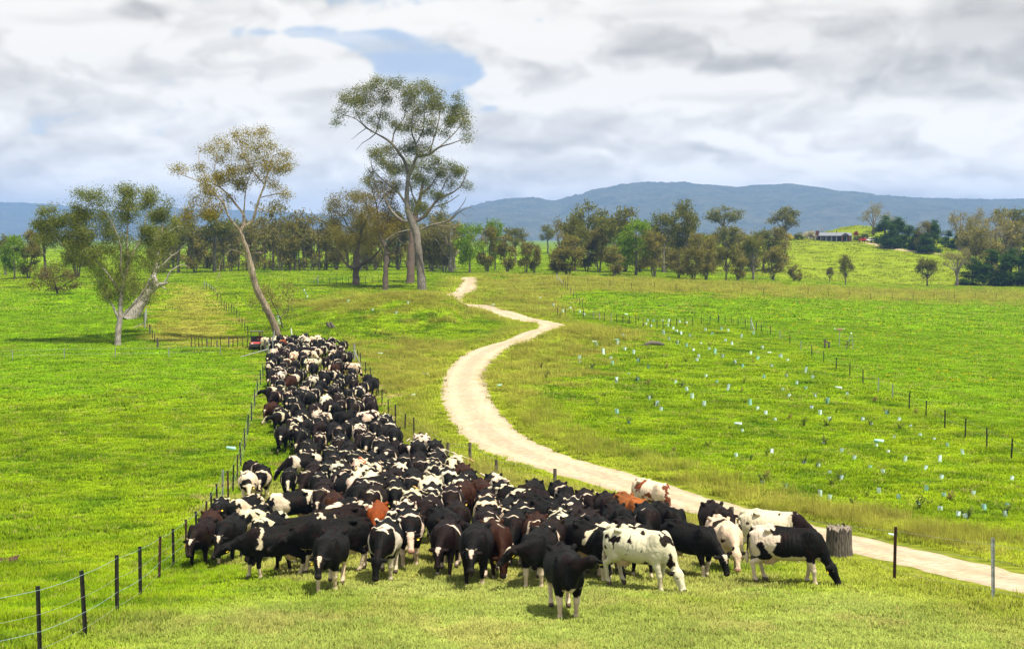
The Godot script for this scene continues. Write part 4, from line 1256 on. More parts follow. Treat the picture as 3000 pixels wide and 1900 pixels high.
	for s in [[2282, 702, 14, 24, "shrub below the big round gum"], [2340, 702, 16, 30, "dark garden shrub left of the blossom bush"], [2512, 704, 14, 20, "garden shrub at the farmhouse's right end"], [2535, 702, 18, 26, "garden shrub behind the parked red car"], [1140, 1000, 0, 0, ""]]:
		if s[2] == 0: continue
		var p := at(s[0], s[1], 0.0, 180.0)
		var k := scale_at(p)
		plant("shrub", sh, p, s[0], Vector3(s[3] * k / 10.0, s[2] * k / 9.6, s[3] * k / 10.0), s[4], "shrub")
	var spec := {"seed": 3, "leaf": 0.92, "leaves": 16, "per": 5.2, "puff": 1.3, "rhomb": false, "bark": Color(0.2, 0.17, 0.13)}
	var cl := [[Vector3(0, 5, 0), Vector3(3.6, 3.0, 3.0)], [Vector3(-2.5, 3, 0), Vector3(2.5, 2.2, 2.5)], [Vector3(2.5, 3, 0), Vector3(2.5, 2.2, 2.5)]]
	var lb := [[[Vector3(0, -0.3, 0), 0.3], [Vector3(0, 4, 0), 0.15], [Vector3(0, 7, 0), 0.05]]]
	for s in [[2374, 702, 26, 38, "pale blossoming bush left of the farmhouse", Color(0.62, 0.56, 0.42), Color(0.14, 0.16, 0.05)], [2302, 703, 20, 46, "yellow flowering bush at the big round gum's foot", Color(0.55, 0.42, 0.01), Color(0.30, 0.30, 0.02)], [2509, 692, 16, 14, "red flowering shrub at the farmhouse corner", Color(0.42, 0.03, 0.06), Color(0.08, 0.1, 0.02)]]:
		spec.green = s[5]
		spec.green2 = s[6]
		var p := at(s[0], s[1], 0.0, 180.0)
		var k := scale_at(p)
		plant("flowering_bush", grow(lb, cl, spec), p, 0.0, Vector3(s[3] * k / 9.0, s[2] * k / 8.0, s[3] * k / 9.0), s[4], "bush")

# ---------------------------------------------------------------- bodies
# A body is a field of distances on a grid: every bone or muscle is joined to the rest with a smooth minimum, and the zero surface is meshed.
class Body:
	var prims := []
	var cell := 0.03
	var o := Vector3.ZERO
	var nx := 0
	var ny := 0
	var nz := 0
	var verts := PackedVector3Array()
	var norms := PackedVector3Array()
	var index := PackedInt32Array()
	var regions := PackedByteArray()

	func cone(a: Vector3, b: Vector3, ra: float, rb: float, region: int, k := 0.06) -> void:
		prims.append([0, a, b, ra, rb, region, k])

	func ell(c: Vector3, r: Vector3, region: int, k := 0.06, basis := Basis.IDENTITY) -> void:
		prims.append([1, c, r, basis, 0.0, region, k])

	func mesh(cell_: float) -> void:
		cell = cell_
		var lo := Vector3.ONE * 1e9
		var hi := -lo
		for p in prims:
			if p[0] == 0:
				for e in [[p[1], p[3]], [p[2], p[4]]]:
					lo = lo.min(e[0] - Vector3.ONE * e[1])
					hi = hi.max(e[0] + Vector3.ONE * e[1])
			else:
				var m: float = maxf(p[2].x, maxf(p[2].y, p[2].z))
				lo = lo.min(p[1] - Vector3.ONE * m)
				hi = hi.max(p[1] + Vector3.ONE * m)
		o = lo - Vector3.ONE * cell * 2.5
		var sz := (hi - o) / cell + Vector3.ONE * 3.5
		nx = int(sz.x)
		ny = int(sz.y)
		nz = int(sz.z)
		var D := PackedFloat32Array()
		D.resize(nx * ny * nz)
		D.fill(1.0)
		var B := PackedFloat32Array()
		B.resize(nx * ny * nz)
		B.fill(1.0)
		var R := PackedByteArray()
		R.resize(nx * ny * nz)
		for p in prims:
			var k: float = p[6]
			var reg: int = p[5]
			var pad := k + cell * 1.8
			var l: Vector3
			var h: Vector3
			if p[0] == 0:
				l = (p[1] - Vector3.ONE * p[3]).min(p[2] - Vector3.ONE * p[4])
				h = (p[1] + Vector3.ONE * p[3]).max(p[2] + Vector3.ONE * p[4])
			else:
				var e: Basis = p[3]
				var r3: Vector3 = p[2]
				var ex := Vector3(absf(e.x.x) * r3.x + absf(e.y.x) * r3.y + absf(e.z.x) * r3.z, absf(e.x.y) * r3.x + absf(e.y.y) * r3.y + absf(e.z.y) * r3.z, absf(e.x.z) * r3.x + absf(e.y.z) * r3.y + absf(e.z.z) * r3.z)
				l = p[1] - ex
				h = p[1] + ex
			var i0 := clampi(int((l.x - pad - o.x) / cell), 0, nx - 1)
			var i1 := clampi(int((h.x + pad - o.x) / cell) + 1, 0, nx - 1)
			var j0 := clampi(int((l.y - pad - o.y) / cell), 0, ny - 1)
			var j1 := clampi(int((h.y + pad - o.y) / cell) + 1, 0, ny - 1)
			var k0 := clampi(int((l.z - pad - o.z) / cell), 0, nz - 1)
			var k1 := clampi(int((h.z + pad - o.z) / cell) + 1, 0, nz - 1)
			var a: Vector3 = p[1]
			if p[0] == 0:
				var ab: Vector3 = p[2] - a
				var inv := 1.0 / maxf(ab.length_squared(), 1e-9)
				var ra: float = p[3]
				var dr: float = p[4] - ra
				for kk in range(k0, k1 + 1):
					for jj in range(j0, j1 + 1):
						var row := (kk * ny + jj) * nx
						var q := Vector3(o.x + i0 * cell, o.y + jj * cell, o.z + kk * cell) - a
						for ii in range(i0, i1 + 1):
							var t := clampf(q.dot(ab) * inv, 0.0, 1.0)
							var d := (q - ab * t).length() - ra - dr * t
							q.x += cell
							if d < pad:
								var id := row + ii
								if d < B[id]:
									B[id] = d
									R[id] = reg
								var was := D[id]
								var hh := maxf(k - absf(was - d), 0.0)
								D[id] = minf(was, d) - hh * hh * 0.25 / k
			else:
				var r2: Vector3 = p[2]
				var e2: Basis = p[3]
				var bx := e2.x / r2.x
				var by := e2.y / r2.y
				var bz := e2.z / r2.z
				var ir := Vector3(1.0 / r2.x, 1.0 / r2.y, 1.0 / r2.z)
				for kk in range(k0, k1 + 1):
					for jj in range(j0, j1 + 1):
						var row := (kk * ny + jj) * nx
						var q := Vector3(o.x + i0 * cell, o.y + jj * cell, o.z + kk * cell) - a
						for ii in range(i0, i1 + 1):
							var s := Vector3(q.dot(bx), q.dot(by), q.dot(bz))
							var l0 := s.length()
							var d := l0 * (l0 - 1.0) / maxf((s * ir).length(), 1e-5)
							q.x += cell
							if d < pad:
								var id := row + ii
								if d < B[id]:
									B[id] = d
									R[id] = reg
								var was := D[id]
								var hh := maxf(k - absf(was - d), 0.0)
								D[id] = minf(was, d) - hh * hh * 0.25 / k
		# surface nets
		var V := PackedInt32Array()
		V.resize(nx * ny * nz)
		V.fill(-1)
		var sy := nx
		var s2 := nx * ny
		var lim := cell * 2.2
		for kk in nz - 1:
			for jj in ny - 1:
				var id := (kk * ny + jj) * nx
				for ii in nx - 1:
					var d0 := D[id]
					if d0 < lim and d0 > -lim:
						var d1 := D[id + 1]
						var d2 := D[id + sy]
						var d3 := D[id + sy + 1]
						var d4 := D[id + s2]
						var d5 := D[id + s2 + 1]
						var d6 := D[id + s2 + sy]
						var d7 := D[id + s2 + sy + 1]
						var m := int(d0 < 0.0) + int(d1 < 0.0) + int(d2 < 0.0) + int(d3 < 0.0) + int(d4 < 0.0) + int(d5 < 0.0) + int(d6 < 0.0) + int(d7 < 0.0)
						if m != 0 and m != 8:
							var c := Vector3.ZERO
							var n := 0
							if (d0 < 0.0) != (d1 < 0.0):
								c += Vector3(d0 / (d0 - d1), 0, 0)
								n += 1
							if (d2 < 0.0) != (d3 < 0.0):
								c += Vector3(d2 / (d2 - d3), 1, 0)
								n += 1
							if (d4 < 0.0) != (d5 < 0.0):
								c += Vector3(d4 / (d4 - d5), 0, 1)
								n += 1
							if (d6 < 0.0) != (d7 < 0.0):
								c += Vector3(d6 / (d6 - d7), 1, 1)
								n += 1
							if (d0 < 0.0) != (d2 < 0.0):
								c += Vector3(0, d0 / (d0 - d2), 0)
								n += 1
							if (d1 < 0.0) != (d3 < 0.0):
								c += Vector3(1, d1 / (d1 - d3), 0)
								n += 1
							if (d4 < 0.0) != (d6 < 0.0):
								c += Vector3(0, d4 / (d4 - d6), 1)
								n += 1
							if (d5 < 0.0) != (d7 < 0.0):
								c += Vector3(1, d5 / (d5 - d7), 1)
								n += 1
							if (d0 < 0.0) != (d4 < 0.0):
								c += Vector3(0, 0, d0 / (d0 - d4))
								n += 1
							if (d1 < 0.0) != (d5 < 0.0):
								c += Vector3(1, 0, d1 / (d1 - d5))
								n += 1
							if (d2 < 0.0) != (d6 < 0.0):
								c += Vector3(0, 1, d2 / (d2 - d6))
								n += 1
							if (d3 < 0.0) != (d7 < 0.0):
								c += Vector3(1, 1, d3 / (d3 - d7))
								n += 1
							V[id] = verts.size()
							verts.append(o + (Vector3(ii, jj, kk) + c / maxi(n, 1)) * cell)
							norms.append(Vector3(d1 + d3 + d5 + d7 - d0 - d2 - d4 - d6, d2 + d3 + d6 + d7 - d0 - d1 - d4 - d5, d4 + d5 + d6 + d7 - d0 - d1 - d2 - d3).normalized())
							regions.append(R[id])
					id += 1
		for kk in range(1, nz - 1):
			for jj in range(1, ny - 1):
				var id := (kk * ny + jj) * nx
				for ii in range(1, nx - 1):
					var q := id + ii
					if V[q] < 0: continue
					var ins := D[q] < 0.0
					if ins != (D[q + 1] < 0.0): face(V[q], V[q - sy], V[q - sy - s2], V[q - s2], ins)
					if ins != (D[q + sy] < 0.0): face(V[q], V[q - s2], V[q - s2 - 1], V[q - 1], ins)
					if ins != (D[q + s2] < 0.0): face(V[q], V[q - 1], V[q - 1 - sy], V[q - sy], ins)

	func face(a: int, b: int, c: int, d: int, ins: bool) -> void:
		if a < 0 or b < 0 or c < 0 or d < 0: return
		if ins: index.append_array(PackedInt32Array([a, c, b, a, d, c]))
		else: index.append_array(PackedInt32Array([a, b, c, a, c, d]))

enum {TRUNK, NECK, HEAD, EAR, LEG, HOOF, TAIL, TUFT, UDDER, MUZZLE}
const WHITE := Color(0.57, 0.49, 0.385)
var shapes := {}      # "pose/cell" -> Dictionary

# neck: pitch, yaw; head: pitch, turn; legs: fore right, fore left, hind right, hind left; tail: side, back
const POSES := {
	"walk": [-4.0, 0.0, -52.0, 0.0, 0.16, -0.14, -0.12, 0.16, 0.0, 0.0],
	"stride": [-12.0, 4.0, -58.0, 3.0, -0.16, 0.18, 0.16, -0.14, 0.35, 0.2],
	"high": [20.0, 0.0, -36.0, 0.0, 0.04, -0.05, -0.06, 0.05, 0.0, 0.0],
	"left": [2.0, 38.0, -44.0, 62.0, 0.10, -0.08, -0.08, 0.10, -0.3, 0.1],
	"right": [2.0, -38.0, -44.0, -62.0, -0.08, 0.12, 0.10, -0.08, 0.6, 0.25],
	"low": [-30.0, 6.0, -66.0, 8.0, 0.12, -0.10, -0.10, 0.12, 0.0, 0.0],
	"graze": [-52.0, 8.0, -62.0, 12.0, 0.14, -0.12, -0.05, 0.12, 0.0, 0.0],
	"grazeleft": [-48.0, -30.0, -60.0, -45.0, -0.10, 0.14, 0.12, -0.06, 0.5, 0.2],
	"reach": [-10.0, 0.0, -32.0, -4.0, 0.14, -0.10, -0.14, 0.10, -0.2, 0.1],
	"back": [24.0, -46.0, -24.0, -158.0, 0.06, -0.05, -0.04, 0.05, 0.0, 0.0],
	"swish": [-8.0, -6.0, -56.0, -6.0, 0.15, -0.15, -0.13, 0.15, -0.75, 0.45],
}

func cow_shape(pose: String, cell: float) -> Dictionary:
	var key := "%s/%.3f" % [pose, cell]
	if shapes.has(key): return shapes[key]
	var P = POSES[pose]
	var b := Body.new()
	# trunk: forward is +x, right is +z
	b.ell(Vector3(0.42, 0.99, 0), Vector3(0.42, 0.37, 0.295), TRUNK, 0.12)
	b.ell(Vector3(0.02, 0.965, 0), Vector3(0.62, 0.385, 0.43), TRUNK, 0.12)
	b.ell(Vector3(-0.30, 1.00, 0), Vector3(0.48, 0.36, 0.40), TRUNK, 0.12)
	b.ell(Vector3(-0.62, 1.12, 0), Vector3(0.34, 0.24, 0.285), TRUNK, 0.10)
	b.cone(Vector3(0.52, 1.335, 0), Vector3(0.05, 1.325, 0), 0.05, 0.045, TRUNK, 0.11)
	b.cone(Vector3(0.05, 1.325, 0), Vector3(-0.50, 1.385, 0), 0.045, 0.05, TRUNK, 0.11)
	b.cone(Vector3(-0.50, 1.385, 0), Vector3(-0.90, 1.335, 0), 0.05, 0.045, TRUNK, 0.09)
	b.ell(Vector3(0.74, 0.86, 0), Vector3(0.17, 0.21, 0.14), TRUNK, 0.10)
	for s in [1.0, -1.0]:
		b.cone(Vector3(-0.42, 1.33, 0.25 * s), Vector3(-0.52, 1.345, 0.285 * s), 0.05, 0.058, TRUNK, 0.055)
		b.cone(Vector3(-0.90, 1.20, 0.12 * s), Vector3(-0.93, 1.21, 0.13 * s), 0.05, 0.05, TRUNK, 0.06)
		b.ell(Vector3(0.50, 1.03, 0.215 * s), Vector3(0.20, 0.36, 0.115), TRUNK, 0.08)
		b.ell(Vector3(-0.68, 0.98, 0.20 * s), Vector3(0.25, 0.34, 0.13), TRUNK, 0.08)
	# udder and teats
	b.ell(Vector3(-0.50, 0.63, 0), Vector3(0.24, 0.18, 0.19), UDDER, 0.07)
	for s in [1.0, -1.0]:
		for x in [-0.40, -0.57]: b.cone(Vector3(x, 0.50, 0.085 * s), Vector3(x, 0.43, 0.095 * s), 0.024, 0.017, UDDER, 0.02)
	# neck
	var np := deg_to_rad(P[0])
	var ny := deg_to_rad(P[1])
	var d1 := Vector3(cos(np) * cos(ny * 0.5), sin(np), cos(np) * sin(ny * 0.5))
	var d2 := Vector3(cos(np * 1.05) * cos(ny * 1.25), sin(np * 1.05), cos(np * 1.05) * sin(ny * 1.25))
	var n0 := Vector3(0.58, 1.10, 0)
	var n1 := n0 + d1 * 0.34
	var poll := n1 + d2 * 0.34
	var nu := Vector3.UP - d1 * d1.y
	b.cone(n0 + nu * 0.08, n1 + nu * 0.06, 0.18, 0.105, NECK, 0.11)
	b.cone(n0 - nu * 0.12, n1 - nu * 0.08, 0.18, 0.10, NECK, 0.11)
	b.cone(n1 + nu * 0.05, poll, 0.105, 0.085, NECK, 0.08)
	b.cone(n1 - nu * 0.08, poll + d2 * 0.02 - Vector3(0, 0.05, 0), 0.10, 0.07, NECK, 0.08)
	b.cone(Vector3(0.80, 0.84, 0), n1 - nu * 0.19, 0.07, 0.035, NECK, 0.09)
	# head
	var hp := deg_to_rad(P[2])
	var hy := deg_to_rad(P[3])
	var hd := Vector3(cos(hp) * cos(hy), sin(hp), cos(hp) * sin(hy))
	var hr := Vector3(-sin(hy), 0, cos(hy))
	var hu := hr.cross(hd)
	var hb := Basis(hd, hu, hr)
	b.ell(poll + hd * 0.08, Vector3(0.135, 0.115, 0.125), HEAD, 0.05, hb)
	b.cone(poll + hd * 0.08 + hu * 0.02, poll + hd * 0.42 + hu * 0.0, 0.095, 0.072, HEAD, 0.05)
	for s in [1.0, -1.0]:
		b.cone(poll + hd * 0.13 + hr * 0.055 * s + hu * 0.035, poll + hd * 0.22 + hr * 0.045 * s + hu * 0.02, 0.062, 0.05, HEAD, 0.04)
	b.cone(poll + hd * 0.10 - hu * 0.09, poll + hd * 0.36 - hu * 0.045, 0.075, 0.05, HEAD, 0.05)
	b.ell(poll + hd * 0.475 - hu * 0.015, Vector3(0.075, 0.078, 0.092), MUZZLE, 0.04, hb)
	for s in [1.0, -1.0]:
		var eb := Basis(hr * s - hd * 0.12 - hu * 0.30, hu, hd).orthonormalized()
		b.ell(poll + hd * 0.035 + hr * 0.175 * s - hu * 0.005, Vector3(0.105, 0.034, 0.058), EAR, 0.035, eb)
	# legs
	var f := [P[4], P[5], P[6], P[7]]
	for i in 2:
		var s := 1.0 if i == 0 else -1.0
		var x: float = f[i]
		b.cone(Vector3(0.50, 0.84, 0.195 * s), Vector3(0.50 + x * 0.35, 0.62, 0.190 * s), 0.125, 0.085, LEG, 0.08)
		b.cone(Vector3(0.50 + x * 0.35, 0.62, 0.190 * s), Vector3(0.53 + x * 0.6, 0.40, 0.180 * s), 0.085, 0.062, LEG, 0.05)
		b.cone(Vector3(0.53 + x * 0.6, 0.40, 0.180 * s), Vector3(0.51 + x * 0.95, 0.12, 0.175 * s), 0.055, 0.045, LEG, 0.04)
		b.cone(Vector3(0.51 + x * 0.95, 0.12, 0.175 * s), Vector3(0.55 + x, 0.03, 0.175 * s), 0.052, 0.062, HOOF, 0.03)
	for i in 2:
		var s := 1.0 if i == 0 else -1.0
		var x: float = f[2 + i]
		b.cone(Vector3(-0.66, 0.96, 0.195 * s), Vector3(-0.52 + x * 0.25, 0.74, 0.215 * s), 0.16, 0.125, LEG, 0.09)
		b.cone(Vector3(-0.54 + x * 0.25, 0.74, 0.210 * s), Vector3(-0.84 + x * 0.6, 0.50, 0.190 * s), 0.115, 0.062, LEG, 0.07)
		b.cone(Vector3(-0.84 + x * 0.6, 0.52, 0.190 * s), Vector3(-0.77 + x * 0.92, 0.14, 0.180 * s), 0.058, 0.046, LEG, 0.04)
		b.cone(Vector3(-0.77 + x * 0.92, 0.14, 0.180 * s), Vector3(-0.71 + x, 0.03, 0.180 * s), 0.05, 0.062, HOOF, 0.03)
	# tail
	var side: float = P[8]
	var backw: float = P[9]
	var t0 := Vector3(-0.92, 1.31, 0)
	var t1 := t0 + Vector3(-0.10 - backw * 0.2, -0.20 + absf(side) * 0.22, side * 0.28)
	var t2 := t1 + Vector3(-0.02 - backw * 0.2, -0.36 + absf(side) * 0.30, side * 0.40)
	var t3 := t2 + Vector3(0.0, -0.30 + absf(side) * 0.22, side * 0.30)
	b.cone(t0, t1, 0.042, 0.032, TAIL, 0.04)
	b.cone(t1, t2, 0.032, 0.026, TAIL, 0.02)
	b.ell((t2 + t3) * 0.5, Vector3((t3 - t2).length() * 0.62, 0.055, 0.05), TUFT, 0.02, Basis((t3 - t2).normalized(), (t3 - t2).cross(Vector3.RIGHT).normalized(), (t3 - t2).normalized().cross((t3 - t2).cross(Vector3.RIGHT).normalized())))
	b.mesh(cell)
	# where each vertex lies on a cow at rest, for the coat
	var rest := PackedVector3Array()
	for i in b.verts.size():
		var p := b.verts[i]
		match b.regions[i]:
			NECK:
				var t := clampf((p - n0).dot(poll - n0) / (poll - n0).length_squared(), -0.2, 1.2)
				var c := n0.lerp(n1, t * 2.0) if t < 0.5 else n1.lerp(poll, t * 2.0 - 1.0)
				var sidew := Vector3(-sin(ny * t), 0, cos(ny * t))
				rest.append(Vector3(0.58 + 0.62 * t, 1.10 + 0.1 * t + (p - c).dot(Vector3.UP), (p - c).dot(sidew)))
			HEAD, EAR, MUZZLE:
				var q := p - poll
				rest.append(Vector3(q.dot(hd), q.dot(hu), q.dot(hr)))
			_:
				rest.append(p)
	var out := {"v": b.verts, "n": b.norms, "i": b.index, "r": b.regions, "rest": rest, "poll": poll, "hd": hd, "hu": hu, "hr": hr}
	shapes[key] = out
	return out

func paint(sh: Dictionary, code: String, sd: int) -> PackedColorArray:
	# code: a base letter, a colon, and the marks (see coat_words)
	var base := code[0]
	var marks := code.substr(2)
	var r := RandomNumberGenerator.new()
	r.seed = sd * 131 + 17
	var dark: Color = {"k": Color(0.0054, 0.0046, 0.0043), "d": Color(0.0085, 0.0060, 0.0050), "n": Color(0.024, 0.0102, 0.0062), "r": Color(0.17, 0.040, 0.010), "o": Color(0.19, 0.068, 0.020), "w": Color(0.008, 0.0065, 0.006), "x": Color(0.12, 0.036, 0.016), "q": Color(0.16, 0.05, 0.02)}[base]
	var pale := base == "w" or base == "x" or base == "q"
	var white := WHITE * Color(r.randf_range(0.92, 1.06), r.randf_range(0.92, 1.04), r.randf_range(0.88, 1.02))
	var off := Vector3(r.randf() * 90.0, r.randf() * 90.0, r.randf() * 90.0)
	var c0 := r.randf_range(0.36, 0.50)
	var cw := r.randf_range(0.065, 0.10) if "c" in marks else r.randf_range(0.16, 0.25)
	var chev := "c" in marks or "C" in marks
	var chev_low := r.randf_range(0.75, 1.0) if "c" in marks else r.randf_range(0.5, 0.9)
	var slant := r.randf_range(-0.1, 0.45)
	var rump := "r" in marks
	var rump_line := r.randf() < 0.5
	var belly := "u" in marks or r.randf() < 0.4
	var belly_y := r.randf_range(0.62, 0.74) if "u" in marks else r.randf_range(0.56, 0.66)
	var socks := "l" in marks or r.randf() < 0.65
	var sock := r.randf_range(0.36, 0.62) if "l" in marks else r.randf_range(0.12, 0.44)
	var sock_one := r.randi() % 4
	var star := "s" in marks or (not "b" in marks and not "f" in marks and r.randf() < 0.25 and not "p" in marks)
	var blaze := "b" in marks
	var face := "f" in marks
	var patch := "p" in marks
	var stripe := "t" in marks
	var ss := 1.0 if r.randf() < 0.65 else -1.0
	var sx := r.randf_range(0.1, 0.35)
	var spots := r.randf_range(0.24, 0.36) if base == "w" and "p" in marks else (0.20 if base != "w" else r.randf_range(0.02, 0.2))
	var pink := (pale and r.randf() < 0.7) or face
	var tuft_c := Color(0.42, 0.30, 0.14) if r.randf() < 0.7 else Color(0.55, 0.47, 0.36)
	var bw := r.randf_range(0.03, 0.05)
	var out := PackedColorArray()
	var rest: PackedVector3Array = sh.rest
	var reg: PackedByteArray = sh.r
	var nn := rest.size()
	out.resize(nn)
	for i in nn:
		var p := rest[i]
		var g := reg[i]
		var n1 := coatn.get_noise_3dv(p * 1.7 + off)
		var n2 := coatn.get_noise_3dv(p * 7.0 + off)
		var w := false
		match g:
			TRUNK, NECK, UDDER:
				var x := p.x + 0.16 * n1 + 0.03 * n2
				var y := p.y + 0.10 * n1 + 0.025 * n2
				if "R" in marks and p.x < -0.30 + 0.28 * n1 + 0.05 * n2: w = true
				elif pale:
					w = n1 + 0.12 * n2 < spots
					if "S" in marks: w = coatn.get_noise_3dv(p * Vector3(2.6, 2.2, 2.6) + off) + 0.08 * n2 < 0.30
					if base == "w" and "N" in marks and p.x > 0.45 + 0.1 * n2: w = false
					if base == "x" and g == NECK: w = false
				else:
					if chev and y > chev_low and absf(x - c0 - (1.35 - y) * slant) < cw * (0.75 + 0.5 * n1 + 0.25 * (1.4 - y) * 2.0): w = true
					if rump and (absf(x + 0.5) < 0.065 if rump_line else x < -0.52) and y > 0.95: w = true
					if belly and y < belly_y: w = true
					if patch and n1 > 0.06 + 0.06 * n2: w = true
					if stripe and p.z * ss > 0.04 and y > 0.98 and absf(x - sx) < 0.055 * (0.7 + n1): w = true
			LEG:
				w = pale or (socks and p.y + 0.07 * n1 + 0.02 * n2 < sock) or (not socks and p.y < 0.3 + 0.05 * n1 and (int(p.x > 0) * 2 + int(p.z > 0)) == sock_one)
				if patch and p.y > 0.45 and n1 > 0.2: w = true
			HEAD:
				var lat := absf(p.z + 0.02 * n1)
				var front := p.y > -0.03 + 0.02 * n2
				if pale: w = lat < 0.06 or n1 < spots or ("S" in marks and p.z < 0.0)
				elif face: w = lat < 0.085 + 0.02 * n2 and (front or p.x > 0.25)
				elif blaze: w = front and lat < bw + 0.012 + 0.03 * smoothstep(0.18, 0.0, p.x) + 0.012 * n2
				elif star: w = front and p.x < 0.26 + 0.1 * n1 and p.x > 0.0 and lat < 0.058 * smoothstep(0.27, 0.05, p.x) + 0.022 * n2
			EAR:
				w = pale and "E" in marks
			TAIL:
				w = pale or rump
		var c := white if w else dark
		if g == HOOF: c = Color(0.10, 0.078, 0.055) if p.y < 0.085 else (white if pale or socks else dark)
		elif g == TUFT: c = tuft_c if n2 > -0.45 else dark * 2.0
		elif g == MUZZLE:
			c = (Color(0.42, 0.24, 0.19) if pink else Color(0.022, 0.019, 0.018)) if p.x > 0.455 + 0.02 * n2 else (white if pale or face or (blaze and absf(p.z) < 0.05) else dark)
		elif g == UDDER and p.y < 0.66: c = Color(0.50, 0.36, 0.29) if not w or n1 > 0 else Color(0.55, 0.44, 0.36)
		elif not w:
			var sunburnt := smoothstep(0.05, 0.5, n1 + 0.3 * n2)
			c = c.lerp(Color(dark.r * 1.6 + 0.0015, dark.g * 1.35 + 0.0006, dark.b * 1.2), sunburnt)
		else:
			var dirt := smoothstep(0.55, 0.05, p.y + 0.12 * n2) if g == LEG else 0.10 * smoothstep(0.1, 0.6, n2 + n1)
			c = c.lerp(Color(0.36, 0.27, 0.17), 0.55 * dirt)
		out[i] = c
	return out

func coat_words(code: String) -> String:
	var m := code.substr(2)
	var w: String = {"k": "black cow", "d": "dark cow", "n": "brown cow", "r": "red orange cow", "o": "ginger cow", "w": "white cow, black patches", "x": "white cow, chestnut neck", "q": "white cow, ginger patches"}[code[0]]
	var a := []
	if code[0] in "wxq":
		return w
	if "C" in m: a.append("broad white shoulder band")
	elif "c" in m: a.append("thin white shoulder band")
	if "p" in m: a.append("white patches")
	if "r" in m: a.append("white rump")
	if "t" in m and a.size() < 2: a.append("white side streak")
	if "f" in m: a.append("white face")
	elif "b" in m: a.append("white blaze")
	elif "s" in m and a.size() < 2: a.append("white star")
	if a.size(): w += ", " + ", ".join(a.slice(0, 2))
	return w

# the herd as it stands: x and y of the top of the hips or back in a close-up, which way the cow faces (0 to the eye, + to the right), posture, coat
const NEAR_COWS := """
F 190 765 -4 walk d:s
F 225 690 14 high n:
F 452 735 -3 walk k:s
F 332 535 6 high k:rt
F 640 505 -24 left k:CpL
F 725 592 -20 low k:Cp
F 1010 492 -58 low k:Crl
F 905 798 -66 reach k:cl
F 868 685 -16 low k:Cr
F 1130 740 -58 low k:r
F 1385 757 -70 reach k:lu
F 1475 640 -52 low d:
F 1452 852 -4 walk k:l
F 640 168 30 high d:c
F 752 222 4 walk k:Cbl
F 592 272 12 walk w:E
F 1012 230 6 walk k:cbu
D 198 640 -3 walk k:su
D 365 580 12 low n:tr
D 960 655 -14 left k:sl
D 1440 590 32 low k:tsl
D 1625 560 8 low k:Cl
D 1205 900 6 back k:lu
G 480 545 52 graze w:S
G 800 470 40 low k:sl
G 1040 345 8 high d:
G 1092 430 10 low w:pb
G 1530 395 74 low w:pN
G 1645 520 70 graze k:Rlu
C 1130 1298 -2 low k:Crl
C 1985 1258 -4 stride d:ts
C 1425 1152 6 walk k:Crfl
C 930 1010 3 low r:
C 655 1050 -46 low k:Cpr
H 475 112 10 high k:Cr
H 545 205 48 right k:CUrb
H 1850 262 22 low o:b
H 2190 90 36 graze x:
"""
